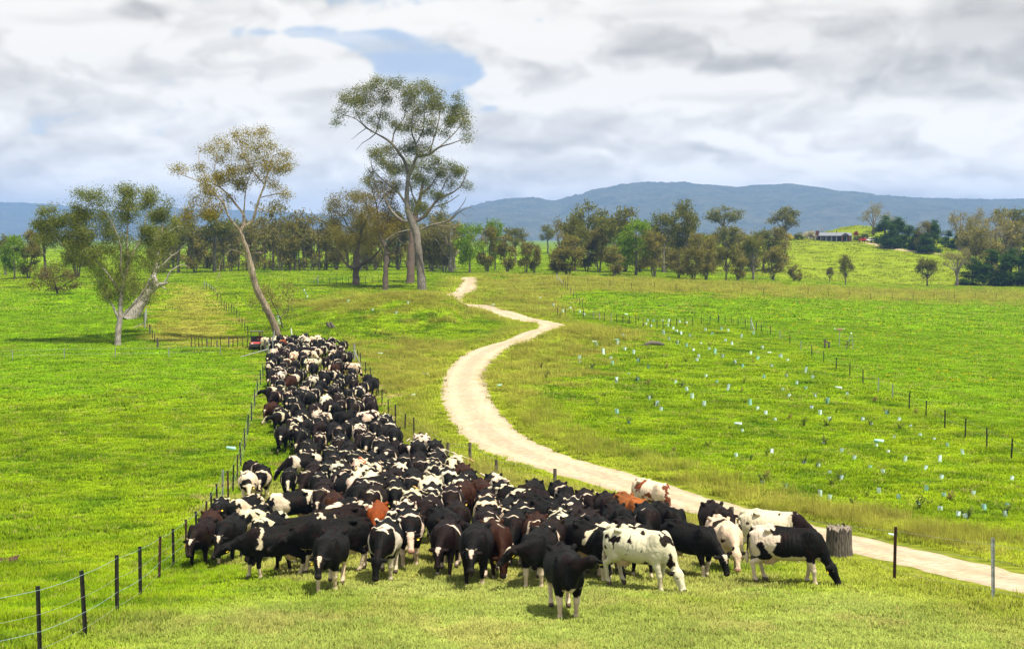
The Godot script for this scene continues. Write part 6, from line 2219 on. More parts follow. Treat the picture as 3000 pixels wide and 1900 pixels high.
# ---------------------------------------------------------------- farmhouse and vehicles
func build_house() -> void:
	var a := at(2386, 705, 0, 300.0)
	var b := at(2506, 707, 0, 300.0)
	var k := scale_at(a)
	var p := (a + b) * 0.5 + Vector3(0, 0.1, -3.5)
	p.y = (a.y + b.y) * 0.5 + 0.05
	p.y -= 0.25
	var h := thing("farmhouse", "low brick farmhouse with grey metal roof and dark verandah on the hill", "house", p, -0.04)
	var w := 117 * k * 0.94
	var brick := worn(0.17, 0.065, 0.04, 0.9, 0.8, 0.6)
	var dark := plain_mat(0.05, 0.052, 0.058, 0.7)
	var glass := plain_mat(0.02, 0.025, 0.03, 0.08)
	var roofm := worn(0.22, 0.25, 0.31, 0.45, 0.3, 0.85, 0.0, 0.3)
	var frame := plain_mat(0.30, 0.34, 0.38, 0.5)
	var st := begin()
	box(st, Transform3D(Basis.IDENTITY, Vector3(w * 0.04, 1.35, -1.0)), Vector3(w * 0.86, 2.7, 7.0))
	done(st, "wall", worn(0.07, 0.042, 0.034, 0.9, 0.8, 0.6), h)  # brick colour darkened to stand for the verandah's shade
	# roof: a long gable of ribbed sheets
	st = begin()
	var rx := w * 0.5
	var y0 := 2.62
	var y1 := 4.0
	var z0 := 4.6
	var zr := -1.2
	var zb := -5.0
	var prev := 0.0
	var nrib := 44
	for i in nrib:
		var xa := lerpf(-rx * 0.78, rx * 0.99, float(i) / nrib)
		var xb := lerpf(-rx * 0.78, rx * 0.99, float(i + 1) / nrib)
		var xm := (xa + xb) * 0.5
		for q in [[xa, xm, 0.0, 0.05], [xm, xb, 0.05, 0.0]]:
			quad(st, Vector3(q[0], y0 + q[2], z0 - 2.4), Vector3(q[1], y0 + q[3], z0 - 2.4), Vector3(q[1], y1 + q[3], zr), Vector3(q[0], y1 + q[2], zr))
			quad(st, Vector3(q[1], y0 + q[3], zb), Vector3(q[0], y0 + q[2], zb), Vector3(q[0], y1 + q[2], zr), Vector3(q[1], y1 + q[3], zr))
	var roof := done(st, "roof", roofm, h)
	st = begin()
	tri(st, Vector3(rx * 0.97, y0, z0 - 2.4), Vector3(rx * 0.97, y0, zb), Vector3(rx * 0.97, y1 - 0.03, zr))
	tri(st, Vector3(-rx * 0.76, y0, zb), Vector3(-rx * 0.76, y0, z0 - 2.4), Vector3(-rx * 0.76, y1 - 0.03, zr))
	done(st, "gable", brick, h)
	st = begin()
	box(st, Transform3D(Basis.IDENTITY, Vector3(0, 0.1, 0)), Vector3(0.35, 0.9, 0.35), 0.03)
	var fl := done(st, "flue", dark, roof)
	fl.position = Vector3(w * 0.12, y1, zr)
	st = begin()
	rod(st, Vector3(0, 0.5, 0), Vector3(0, 0.85, 0), 0.12, 8)
	var fp := done(st, "flue_pipe", dark, roof, false)
	fp.position = fl.position
	st = begin()
	box(st, Transform3D(Basis.IDENTITY, Vector3(0, 0, 0)), Vector3(w * 0.085, 2.0, 1.3), 0.03)
	var ch := done(st, "chimney", brick, h)
	ch.position = Vector3(-rx * 0.80, 3.85, -0.4)
	# verandah roof, posts, doors and windows
	st = begin()
	box(st, Transform3D(Basis(Vector3.RIGHT, 0.06), Vector3(-w * 0.06, 2.55, 3.6)), Vector3(w * 0.97, 0.12, 2.6), 0.02)
	done(st, "verandah_roof", dark, h)
	st = begin()
	box(st, Transform3D(Basis.IDENTITY, Vector3(0, 0.06, 3.6)), Vector3(w * 0.96, 0.18, 2.5), 0.02)
	done(st, "deck", worn(0.18, 0.16, 0.14, 0.9, 0.7), h)
	for i in 8:
		st = begin()
		box(st, Transform3D(Basis.IDENTITY, Vector3(0, 1.3, 0)), Vector3(0.16, 2.5, 0.16), 0.02)
		var pm := done(st, "verandah_post", frame, h)
		pm.position = Vector3(lerpf(-rx * 1.02, rx * 0.90, i / 7.0), 0.0, 4.7)
	for i in 5:
		st = begin()
		var x := lerpf(-rx * 0.58, rx * 0.42, i / 4.0)
		box(st, Transform3D(Basis.IDENTITY, Vector3(x, 1.3, 2.53)), Vector3(2.0, 1.9, 0.08), 0.02)
		var wn := done(st, "window", frame, h)
		for s in [-0.48, 0.48]:
			st = begin()
			box(st, Transform3D(Basis.IDENTITY, Vector3(x + s, 1.3, 2.58)), Vector3(0.86, 1.7, 0.04))
			done(st, "pane", glass, wn)
	st = begin()
	box(st, Transform3D(Basis.IDENTITY, Vector3(rx * 0.60, 1.15, 2.54)), Vector3(1.0, 2.1, 0.08), 0.02)
	done(st, "door", dark, h)
	# porch with its own small gable
	st = begin()
	var gx := rx * 0.56
	var gw := w * 0.10
	tri(st, Vector3(gx - gw, 2.66, 5.0), Vector3(gx + gw, 2.66, 5.0), Vector3(gx, 3.75, 5.0))
	quad(st, Vector3(gx + gw, 2.64, 5.1), Vector3(gx + gw, 2.64, 2.4), Vector3(gx, 3.8, 2.4), Vector3(gx, 3.8, 5.1))
	quad(st, Vector3(gx - gw, 2.64, 2.4), Vector3(gx - gw, 2.64, 5.1), Vector3(gx, 3.8, 5.1), Vector3(gx, 3.8, 2.4))
	done(st, "porch_gable", dark, h)
	for s in [-0.9, 0.9]:
		st = begin()
		box(st, Transform3D(Basis.IDENTITY, Vector3(gx + gw * s, 1.3, 4.9)), Vector3(0.45, 2.6, 0.4), 0.02)
		done(st, "brick_pier", brick, h)
	h.scale = Vector3(1.0, 0.84, 1.0)
	# drive
	drive()
	car("parked_car", "red car parked beside the farmhouse", at(2532, 708, 0, 300.0), 0.5, plain_mat(0.42, 0.02, 0.02, 0.35), false)
	car("utility_truck", "white utility truck parked right of the red car", at(2554, 709, 0, 300.0), 0.35, plain_mat(0.78, 0.80, 0.82, 0.35), true)
	var chair_m := plain_mat(0.8, 0.81, 0.85, 0.5)
	var first: Node3D = null
	for i in 3:
		var q := at(2374 + i * 9, 701, 0, 300.0)
		var c: Node3D
		if first == null:
			c = thing("garden_chair", "", "chair", q, 0.5, "white garden chairs on the lawn")
			st = begin()
			box(st, Transform3D(Basis.IDENTITY, Vector3(0, 0.42, 0)), Vector3(1.1, 0.10, 0.9), 0.02)
			done(st, "seat", chair_m, c)
			st = begin()
			box(st, Transform3D(Basis(Vector3.RIGHT, -0.2), Vector3(0, 0.85, -0.42)), Vector3(1.1, 0.85, 0.08), 0.02)
			done(st, "backrest", chair_m, c)
			for sx in [-0.48, 0.48]:
				for sz in [-0.36, 0.36]:
					st = begin()
					box(st, Transform3D(Basis.IDENTITY, Vector3(sx, 0.19, sz)), Vector3(0.08, 0.40, 0.08))
					done(st, "leg", chair_m, c)
			first = c
		else:
			c = first.duplicate()
			c.name = numbered("garden_chair")
			add_child(c)
			c.position = q
		c.set_meta("label", ["white garden chair left of the farmhouse, leftmost of three", "white garden chair left of the farmhouse, middle of three", "white garden chair left of the farmhouse, nearest the verandah"][i])

func drive() -> void:
	var px := [[2524, 709], [2550, 712], [2575, 718], [2605, 725], [2640, 731], [2680, 736], [2725, 741], [2760, 745]]
	var pts := []
	for p in px: pts.append(at(p[0], p[1], 0, 300.0))
	var st := begin()
	st.set_smooth_group(0)
	var rows := []
	for i in pts.size():
		for s in (4 if i < pts.size() - 1 else 1):
			var p: Vector3 = pts[i] if i == pts.size() - 1 else pts[i].lerp(pts[i + 1], s / 4.0)
			var a: Vector3 = pts[maxi(i - 1, 0)]
			var b: Vector3 = pts[mini(i + 1, pts.size() - 1)]
			var t := Vector3(b.x - a.x, 0, b.z - a.z).normalized()
			var sd := Vector3(-t.z, 0, t.x)
			var row := []
			for k in 5:
				var q: Vector3 = p + sd * (k - 2) * 0.85
				row.append(Vector3(q.x, ground(q.x, q.z) + 0.12 - 0.05 * absf(k - 2), q.z))
			rows.append(row)
	for i in rows.size() - 1:
		for k in 4:
			for w in [[i, k], [i + 1, k], [i + 1, k + 1], [i, k], [i + 1, k + 1], [i, k + 1]]:
				st.set_color(Color(0.9, 0.86, 0.78))
				st.add_vertex(rows[w[0]][w[1]])
	tag(done(st, "farm_drive", M.road, self), "pale gravel drive leading down from the farmhouse past the cypresses", "drive", "", "structure")

func car(called: String, label: String, p: Vector3, turn: float, paint_: Material, tray: bool) -> void:
	var c := thing(called, label, "truck" if tray else "car", p, turn)
	var glass := plain_mat(0.02, 0.025, 0.03, 0.08)
	var rubber := plain_mat(0.015, 0.015, 0.015, 0.8)
	var st := begin()
	# side outline drawn out across the width, along z
	var prof := [[-2.25, 0.45], [-2.25, 0.95], [-1.35, 1.0], [2.2, 1.0], [2.25, 0.9], [2.25, 0.45]] if tray else [[-2.1, 0.4], [-2.12, 0.75], [-1.2, 0.92], [1.55, 0.98], [2.1, 0.92], [2.12, 0.4]]
	var cab := [[-1.35, 1.0], [-0.75, 1.62], [0.55, 1.64], [0.62, 1.0]] if tray else [[-1.2, 0.92], [-0.45, 1.42], [0.85, 1.44], [1.65, 0.97]]
	slab(st, prof, 0.86)
	done(st, "body", paint_, c)
	st = begin()
	slab(st, cab, 0.74)
	done(st, "cabin", paint_, c)
	st = begin()
	quad(st, Vector3(-0.62, cab[0][1] + 0.08, -0.2 - 0.9 + 0.0), Vector3(0.62, cab[0][1] + 0.08, -1.1), Vector3(0.58, cab[1][1] - 0.1, -0.6), Vector3(-0.58, cab[1][1] - 0.1, -0.6)) if false else null
	for s in [-1.0, 1.0]:
		box(st, Transform3D(Basis.IDENTITY, Vector3(0.745 * s, (cab[0][1] + cab[1][1]) * 0.5, (cab[1][0] + cab[2][0]) * 0.5)), Vector3(0.02, 0.36, (cab[2][0] - cab[1][0]) * 0.92))
	done(st, "side_window", glass, c)
	for e in [[cab[0], cab[1]], [cab[3], cab[2]]]:
		st = begin()
		var m := Vector2((e[0][0] + e[1][0]) * 0.5, (e[0][1] + e[1][1]) * 0.5)
		var ang := atan2(e[1][1] - e[0][1], e[1][0] - e[0][0])
		box(st, Transform3D(Basis(Vector3.RIGHT, -ang), Vector3(0, m.y, m.x)), Vector3(1.3, 0.06, Vector2(e[1][0] - e[0][0], e[1][1] - e[0][1]).length() * 0.8))
		done(st, "windscreen", glass, c)
	for s in [-1.0, 1.0]:
		for z in [-1.4, 1.35]:
			st = begin()
			rod(st, Vector3(0.70 * s, 0.33, z), Vector3(0.90 * s, 0.33, z), 0.33, 14)
			done(st, "wheel", rubber, c, false)
	for s in [-1.0, 1.0]:
		st = begin()
		box(st, Transform3D(Basis.IDENTITY, Vector3(0.6 * s, 0.72, 2.24 if tray else 2.11)), Vector3(0.28, 0.16, 0.05), 0.01)
		done(st, "headlight", plain_mat(0.7, 0.72, 0.74, 0.15), c)

func slab(st: SurfaceTool, prof: Array, half: float) -> void:
	var n := prof.size()
	for i in n:
		var a = prof[i]
		var b = prof[(i + 1) % n]
		quad(st, Vector3(-half, a[1], a[0]), Vector3(half, a[1], a[0]), Vector3(half, b[1], b[0]), Vector3(-half, b[1], b[0]))
	for i in range(1, n - 1):
		tri(st, Vector3(half, prof[0][1], prof[0][0]), Vector3(half, prof[i + 1][1], prof[i + 1][0]), Vector3(half, prof[i][1], prof[i][0]))
		tri(st, Vector3(-half, prof[0][1], prof[0][0]), Vector3(-half, prof[i][1], prof[i][0]), Vector3(-half, prof[i + 1][1], prof[i + 1][0]))

# ---------------------------------------------------------------- planted slope
const GUARDS_A := "465,55 565,120,t 690,127 795,178 763,160 635,155 1115,182,f 1253,250 1265,225 1310,230 1290,267 1380,225 1422,228 1415,260 1455,283 1503,238 1557,243 1483,305 1516,322 1580,343,p 1427,365,p 1385,325,t 1490,395,p 1660,398 1085,336 1022,373,f 1037,395 883,388,f 883,405 935,470,t 1098,437 1165,466 1008,551,t 990,512 758,540 755,505 1195,527,p 1270,575,p 1605,447 1648,495 1636,520 1720,437 1767,470,t 1745,322 1697,298 1814,287 1867,300 1845,375 1895,402 1965,343 2055,322 2122,425 2033,470 2083,508 2185,470,f 2258,493 1827,500,p 1918,540,p 1977,568 2197,568 1699,642 1123,628 1030,682,t 1192,668,p 1470,685 1523,715,p 1563,750,t 1600,802,t 1865,738,t 1780,688 2130,650 2268,742 1281,808,p 1328,858,t 1363,888 1686,862,t 1038,915 2030,850,t 2083,882 2147,921 2218,972 1128,990,p 1916,1005,f 1970,1052 2190,1207 1930,1242 2120,1436,p 848,575,p 1553,415 145,718,f 122,110,f"
const GUARDS_B := "413,567,p 523,646,p 602,692 663,736 664,603,t 715,649 527,525 478,493 536,790 736,790,p 821,842,t 887,731,f 978,773 773,921 707,882 845,967,p 1086,967 1152,1010,p 1270,922,p 1355,966 1449,1014 1240,1138,f 1188,1164 1325,1098 1521,1080 1616,1112 1728,1161 1838,1213 1282,1208 1401,1274,t 1662,1274,t 1551,1335 1142,1324 930,1198 802,1147,p 650,1290,p 758,1320,p 842,1366 1248,1366 927,1411,p 1674,1400 2199,1410 515,1472,p 1217,1508 1914,1517 1023,1252"
const GUARDS_C := "1190,387 1405,375 1490,490 1648,470 1352,553,p 1290,537 993,463 1157,497 857,412 262,380 327,415 1640,540,p 830,697,f 1055,345"
const GUARDS_D := "1108,1036,f 1239,1098,f 1216,1160,f 688,1318,f 890,850 895,858 900,868 814,930 816,938 818,948 1020,880 1090,908 1160,915 1195,885"

func guard_mesh(h: float, w: float, bend: float) -> ArrayMesh:   # a three-cornered plastic sleeve
	var st := begin()
	var top := []
	var foot := []
	for k in 3:
		var a := TAU * k / 3.0 + 0.4
		foot.append(Vector3(cos(a) * w, -0.02, sin(a) * w))
		top.append(Vector3(cos(a) * w * 1.03 + bend, h, sin(a) * w * 1.03))
	for k in 3:
		var k2 := (k + 1) % 3
		quad(st, foot[k2], foot[k], top[k], top[k2])
	st.generate_normals()
	return st.commit()

func build_guards() -> void:
	var sets := {}
	for v in 3:
		sets["" + str(v)] = guard_mesh([0.26, 0.31, 0.22][v], 0.115, [0.0, 0.03, -0.03][v])
		sets["t" + str(v)] = guard_mesh([0.40, 0.44, 0.37][v], 0.115, [0.02, -0.03, 0.04][v])
	var stake_m := plain_mat(0.35, 0.27, 0.18, 0.9)
	var stake := begin()
	box(stake, Transform3D(Basis.IDENTITY, Vector3(0, 0.22, 0)), Vector3(0.025, 0.6, 0.025))
	stake.generate_normals()
	var stake_mesh := stake.commit()
	var sap := sapling_mesh(1)
	var sap2 := sapling_mesh(2)
	var r := RandomNumberGenerator.new()
	r.seed = 66
	var all := []
	for f in [[GUARDS_A, 1400, 850, 0.3933], [GUARDS_B, 2100, 850, 0.3933], [GUARDS_C, 2300, 1300, 0.3935], [GUARDS_D, 0, 0, 1.0]]:
		for w in f[0].split(" "):
			var q = w.split(",")
			all.append([f[1] + float(q[0]) * f[3], f[2] + float(q[1]) * f[3], q[2] if q.size() > 2 else ""])
	all.sort_custom(func(a, b): return a[1] < b[1])
	var plants := []
	var named := []
	for i in all.size():
		var g = all[i]
		var how: String = g[2]
		var p := at(g[0], g[1] + (4 if how != "f" else 2), 0.0, 30.0)
		if road_far(p.x, p.z) < 1.9 and how != "f": continue
		var v := r.randi() % 3
		var o := thing("tree_guard", "", "tree guard", p, r.randf() * TAU, "plastic tree guards in the grass")
		var dark := r.randf() < 0.22
		var s := inst("sleeve", sets[("t" if how == "t" else "") + str(v)], M.guard_dark if dark else M.guard, o)
		var st := inst("stake", stake_mesh, stake_m, o)
		st.position = Vector3(0.07, 0, 0.03)
		st.scale = Vector3(0.7, 0.62, 0.7)
		if how == "f":
			o.rotation = Vector3(0, r.randf_range(-0.5, 0.5), PI / 2 * (1.0 if r.randf() < 0.5 else -1.0))
			o.position.y += 0.13 if p.z < -60.0 else 0.08
			o.scale = Vector3(1.0, 1.5, 1.0) if p.z < -60.0 else Vector3(0.6, 0.8, 0.6)
		else:
			o.rotation.x = r.randf_range(-0.16, 0.16)
			o.rotation.z = r.randf_range(-0.16, 0.16)
			o.scale = Vector3.ONE * (1.35 if p.z < -125.0 else (1.1 if p.z < -85.0 else 0.85))
		named.append([o, g[0], g[1], ("green" if dark else "pale aqua") + {"f": " sleeve lying flat", "t": " tall tree guard", "p": " tree guard round a sapling", "": " short tree guard"}[how]])
		if how == "p" or (how == "t" and r.randf() < 0.4):
			plants.append([p, g[0], g[1]])
	var rows := {}
	for q in named:
		var k := int((q[2] - 800.0) / 36.0)
		if not rows.has(k): rows[k] = []
		rows[k].append(q)
	var ks := rows.keys()
	ks.sort()
	for ri in ks.size():
		var l: Array = rows[ks[ri]]
		l.sort_custom(func(a, b): return a[1] < b[1])
		for i in l.size():
			l[i][0].set_meta("label", "%s, %s from left, %s row from the far end" % [l[i][3], ORD[i], ORD[ri]])
	for i in plants.size():
		var o := inst("sapling", sap if i % 2 else sap2, M.leaf, self)
		o.position = plants[i][0]
		o.rotation.y = i * 1.3
		o.scale = Vector3.ONE * r.randf_range(0.7, 1.25)
		tag(o, "leafy sapling in a tree guard, %s of the guarded saplings from the far end" % ORD[mini(i, 34)], "sapling", "saplings in tree guards")
	# dark weeds and thistles among them
	var weeds := "1585,1080 1737,1082 1655,1072 1840,948 1818,975 1895,1050 1925,985 1750,1185 1895,1130 1935,1085 2010,1060 1950,1080 1600,1110 1772,1160 2204,1065 2180,1125 2330,1190 2310,1232 2355,1250 2425,1250 2560,1180 2010,1160 2185,1180 2170,1150 2200,1350 2075,1310 1970,1325 2450,1210 2080,1015 1885,955 1870,940 1800,905 1860,930 1780,895 1750,905 1990,905 2075,955 2640,1260 2680,1215 2245,1340 2440,1425 2240,1410 2540,1460 2725,1485 2780,1470 2690,1500 2500,1480 1420,865 1440,868 1465,866 1180,980 1195,975 1075,985 1085,982 1100,979 990,985 1540,1030 1640,930"
	var i2 := 0
	var wl := [weed_mesh(1, 0.7, Color(0.075, 0.115, 0.022)), weed_mesh(2, 0.5, Color(0.11, 0.14, 0.03)), weed_mesh(3, 0.42, Color(0.24, 0.17, 0.07))]
	for w in weeds.split(" "):
		var q = w.split(",")
		var p := at(float(q[0]), float(q[1]), 0.0, 30.0)
		if road_far(p.x, p.z) < 2.2: continue
		var o := inst("weed", wl[i2 % 3], M.leaf, self)
		o.position = p
		o.rotation.y = i2 * 2.1
		o.scale = Vector3.ONE * r.randf_range(0.6, 1.25)
		tag(o, ["dark upright weed", "bushy green weed", "brown dry weed"][i2 % 3] + " on the rough slopes by the road, %s of its sort from the list's far left" % ORD[mini(i2 / 3, 34)] if false else "%s, %s of such weeds from the left" % [["dark upright weed on the slopes", "bushy green weed on the slopes", "brown dry weed on the slopes"][i2 % 3], "?"], "weed", "weeds on the slopes by the road")
		o.set_meta("px", float(q[0]))
		i2 += 1
	for kind_ in 3:
		var l := []
		for c in get_children():
			if c.has_meta("px") and c.mesh == wl[kind_]: l.append(c)
		l.sort_custom(func(a, b): return a.get_meta("px") < b.get_meta("px"))
		for i in l.size():
			l[i].set_meta("label", "%s, %s of its sort from the left" % [["dark upright weed on the rough slopes", "bushy green weed on the rough slopes", "brown dry weed on the rough slopes"][kind_], ORD[i]])
			l[i].remove_meta("px")

func sapling_mesh(sd: int) -> ArrayMesh:
	return weed_mesh(sd + 40, 0.55, Color(0.11, 0.15, 0.035))

func weed_mesh(sd: int, h: float, col: Color) -> ArrayMesh:
	var st := begin()
	var r := RandomNumberGenerator.new()
	r.seed = sd
	for s in 4:
		var a := r.randf() * TAU
		var tip := Vector3(cos(a) * 0.22, h * r.randf_range(0.6, 1.0), sin(a) * 0.22)
		tube(st, [Vector3(0, -0.03, 0), tip * 0.5 + Vector3(0, 0.05, 0), tip], [0.014, 0.010, 0.004], 4, col * 0.9, false)
		for k in 13:
			var t := r.randf_range(0.12, 1.0)
			var p := tip * t
			var b := r.randf() * TAU
			var d := Vector3(cos(b), r.randf_range(-0.1, 0.7), sin(b)).normalized() * r.randf_range(0.10, 0.2) * (1.2 - 0.5 * t)
			var sd2 := d.cross(Vector3.UP).normalized() * 0.035
			var c := col * r.randf_range(0.7, 1.35)
			for q in [p, p + d, p + d * 0.5 + sd2, p, p + d * 0.5 - sd2, p + d]:
				st.set_color(c)
				st.set_normal((Vector3.UP + d).normalized())
				st.add_vertex(q)
	return st.commit()

# ---------------------------------------------------------------- single things
func build_small_things() -> void:
	# the weathered strainer stump by the road
	var p := at(2458, 1632)
	var k := scale_at(p)
	var t := thing("tree_stump", "massive grey weathered stump with split grain beside the road", "stump", p, 0.3)
	var st := begin()
	var r := RandomNumberGenerator.new()
	r.seed = 4
	var n := 64
	var rows := []
	var hgt := 88 * k
	var rad := 34 * k
	for j in 9:
		var y := hgt * j / 8.0
		var ring := []
		for i in n:
			var a := TAU * i / n
			var groove := 0.06 * sin(a * 23.0 + 1.6 * sin(a * 3.0) + 0.6 * y) + 0.05 * coatn.get_noise_2d(cos(a) * 9.0, sin(a) * 9.0 + y * 0.35) + 0.03 * coatn.get_noise_2d(a * 40.0, y * 0.8)
			var rr := rad * (1.0 + groove * 1.5 + 0.22 * pow(1.0 - j / 8.0, 2.5))
			ring.append(Vector3(cos(a) * rr, y - (0.15 if j == 0 else 0.0) + (0.16 * coatn.get_noise_2d(cos(a) * 5.0, sin(a) * 5.0) if j == 8 else 0.0), sin(a) * rr))
		rows.append(ring)
	for j in 8:
		for i in n:
			var i2 := (i + 1) % n
			quad(st, rows[j][i2], rows[j][i], rows[j + 1][i], rows[j + 1][i2])
	done(st, "trunk", M.old_wood, t)
	st = begin()
	for i in n: tri(st, Vector3(0, hgt - 0.03, 0), rows[8][(i + 1) % n], rows[8][i])
	done(st, "cut_face", worn(0.34, 0.29, 0.24, 0.95, 1.5, 0.5, 4.0), t)
	# hollow tilted stump behind the herd
	p = at(966, 962)
	k = scale_at(p)
	t = thing("hollow_stump", "broken hollow grey stump leaning in the grass behind the herd", "stump", p)
	for s in [[-0.18, 0.30, 0.24], [0.22, 0.34, 0.20]]:
		st = begin()
		tube(st, [Vector3(s[0] + 0.25, -0.2, 0), Vector3(s[0] + 0.1, 0.3, 0), Vector3(s[0] - 0.12, 0.62, 0), Vector3(s[0] - 0.2, 0.72, 0)], [s[2] * 1.1, s[2], s[2] * 0.85, s[2] * 0.35], 9)
		done(st, "shell", M.old_wood, t, false)
	# fallen log on the planted slope
	p = at(1918, 1012)
	t = thing("fallen_log", "grey fallen log lying on the planted slope", "log", p)
	st = begin()
	tube(st, [Vector3(-1.0, 0.12, 0.2), Vector3(-0.3, 0.25, 0.05), Vector3(0.4, 0.20, 0), Vector3(1.0, 0.10, -0.1)], [0.16, 0.27, 0.22, 0.08], 9)
	done(st, "trunk", M.old_wood, t, false)
	for q in [[-0.4, 0.62, 0.0], [0.1, 0.55, 0.15], [0.5, 0.45, -0.1]]:
		st = begin()
		tube(st, [Vector3(q[0] + 0.2, 0.2, 0), Vector3(q[0], q[1], q[2])], [0.09, 0.03], 6)
		done(st, "branch", M.old_wood, t, false)
	p = at(1845, 1016)
	st = begin()
	tube(st, [Vector3(-0.6, 0.08, 0), Vector3(0.1, 0.12, 0), Vector3(0.7, 0.06, 0.1)], [0.06, 0.09, 0.05], 7)
	var lg := done(st, "dead_branch", worn(0.09, 0.075, 0.06, 0.95, 1.5), self, false)
	lg.position = at(1880, 1014)
	tag(lg, "dark dead branch left of the fallen log", "branch")
	# rusty sheet at the left edge
	p = at(18, 1648)
	t = thing("rusty_sheet", "bent rusty sheet of iron lying in the grass at the left edge", "metal sheet", p, 0.1)
	st = begin()
	for i in 8:
		var x0 := -0.36 + i * 0.09
		for q in [[0.0, 0.045, 0.0, 0.025], [0.045, 0.09, 0.025, 0.0]]:
			var fold := func(x: float, z: float) -> float: return 0.10 + maxf(0.0, x) * 0.28 + maxf(0.0, z) * 0.1
			var xa: float = x0 + q[0]
			var xb: float = x0 + q[1]
			quad(st, Vector3(xa, fold.call(xa, 0.25) - 0.12 + q[2], 0.28), Vector3(xb, fold.call(xb, 0.25) - 0.12 + q[3], 0.28), Vector3(xb, fold.call(xb, -0.25) + q[3], -0.25), Vector3(xa, fold.call(xa, -0.25) + q[2], -0.25))
	done(st, "sheet", M.steel_rust, t)
	st = begin()
	box(st, Transform3D(Basis(Vector3.BACK, 0.35), Vector3(-0.28, 0.05, 0.30)), Vector3(0.35, 0.012, 0.22))
	done(st, "torn_flap", worn(0.55, 0.48, 0.40, 0.8, 2.0), t)
	# instruments in the right paddock
	var galv: Material = M.galv
	p = at(2459, 1016)
	k = scale_at(p)
	t = thing("sensor_mast", "thin mast with a boxed sensor and two cups in the right paddock", "mast", p)
	st = begin()
	rod(st, Vector3(0, -0.2, 0), Vector3(0.05, 50 * k, 0), 0.045, 8)
	done(st, "pole", galv, t, false)
	st = begin()
	box(st, Transform3D(Basis.IDENTITY, Vector3(0.06, 52 * k, 0)), Vector3(13 * k, 5.2 * k, 0.22), 0.02)
	done(st, "sensor_box", plain_mat(0.40, 0.20, 0.15, 0.7), t)
	st = begin()
	rod(st, Vector3(-13 * k, 53 * k, 0), Vector3(14 * k, 52 * k, 0), 0.022, 6)
	done(st, "arm", galv, t, false)
	for s in [-14.0, 14.5]:
		st = begin()
		box(st, Transform3D(Basis.IDENTITY, Vector3(s * k, 53.5 * k, 0)), Vector3(2.8 * k, 3.0 * k, 0.09), 0.02)
		done(st, "cup", plain_mat(0.75, 0.75, 0.73, 0.5), t)
	p = at(2494, 1024)
	k = scale_at(p)
	t = thing("tripod", "galvanised tripod with a round white head beside the sensor mast", "tripod", p)
	for q in [[-21.0, -5.0, 0.4], [10.0, -8.0, -0.3], [2.0, 0.0, 0.2], [-2.0, 7.0, -0.5]]:
		st = begin()
		rod(st, Vector3(q[0] * k, -0.1, q[2]), Vector3(signf(q[0]) * 3.0 * k, 44 * k, 0), 0.026, 6)
		done(st, "leg", galv, t, false)
	var sm := SphereMesh.new()
	sm.radius = 2.6 * k
	sm.height = 4.6 * k
	var hd := inst("head", sm, plain_mat(0.8, 0.8, 0.78, 0.5), t)
	hd.position = Vector3(0, 48 * k, 0)
	p = at(2482, 1025)
	t = thing("water_meter", "rusty T shaped standpipe left of the tripod", "standpipe", p)
	st = begin()
	rod(st, Vector3(0, -0.1, 0), Vector3(0.02, 24 * k, 0), 0.045, 8)
	done(st, "pipe", M.steel_rust, t, false)
	st = begin()
	rod(st, Vector3(-6 * k, 25 * k, 0), Vector3(6.5 * k, 24.2 * k, 0), 0.04, 8)
	done(st, "crossbar", M.old_wood, t, false)
	p = at(2418, 1020)
	t = thing("wooden_hurdle", "old wooden hurdle of two posts and a slanting rail, right paddock", "hurdle", p)
	for q in [[-1.5, 28.0], [11.0, 19.0]]:
		st = begin()
		tube(st, [Vector3(q[0] * k, -0.15, 0), Vector3(q[0] * k + 0.06, q[1] * k, 0)], [0.11, 0.10], 8)
		done(st, "post", M.old_wood, t, false)
	st = begin()
	rod(st, Vector3(-1.0 * k, 24 * k, 0), Vector3(11.0 * k, 14 * k, 0), 0.07, 7)
	done(st, "rail", M.old_wood, t, false)
	# grass-covered posts and pipe near the herd's head
	var wp := inst("marker_post", pipe_post(1.4, 0.07), plain_mat(0.7, 0.72, 0.74, 0.4), self)
	wp.position = at(856, 998)
	wp.rotation.z = 0.1
	tag(wp, "short white pipe post sticking up behind the herd's head", "post")
	build_buggy()

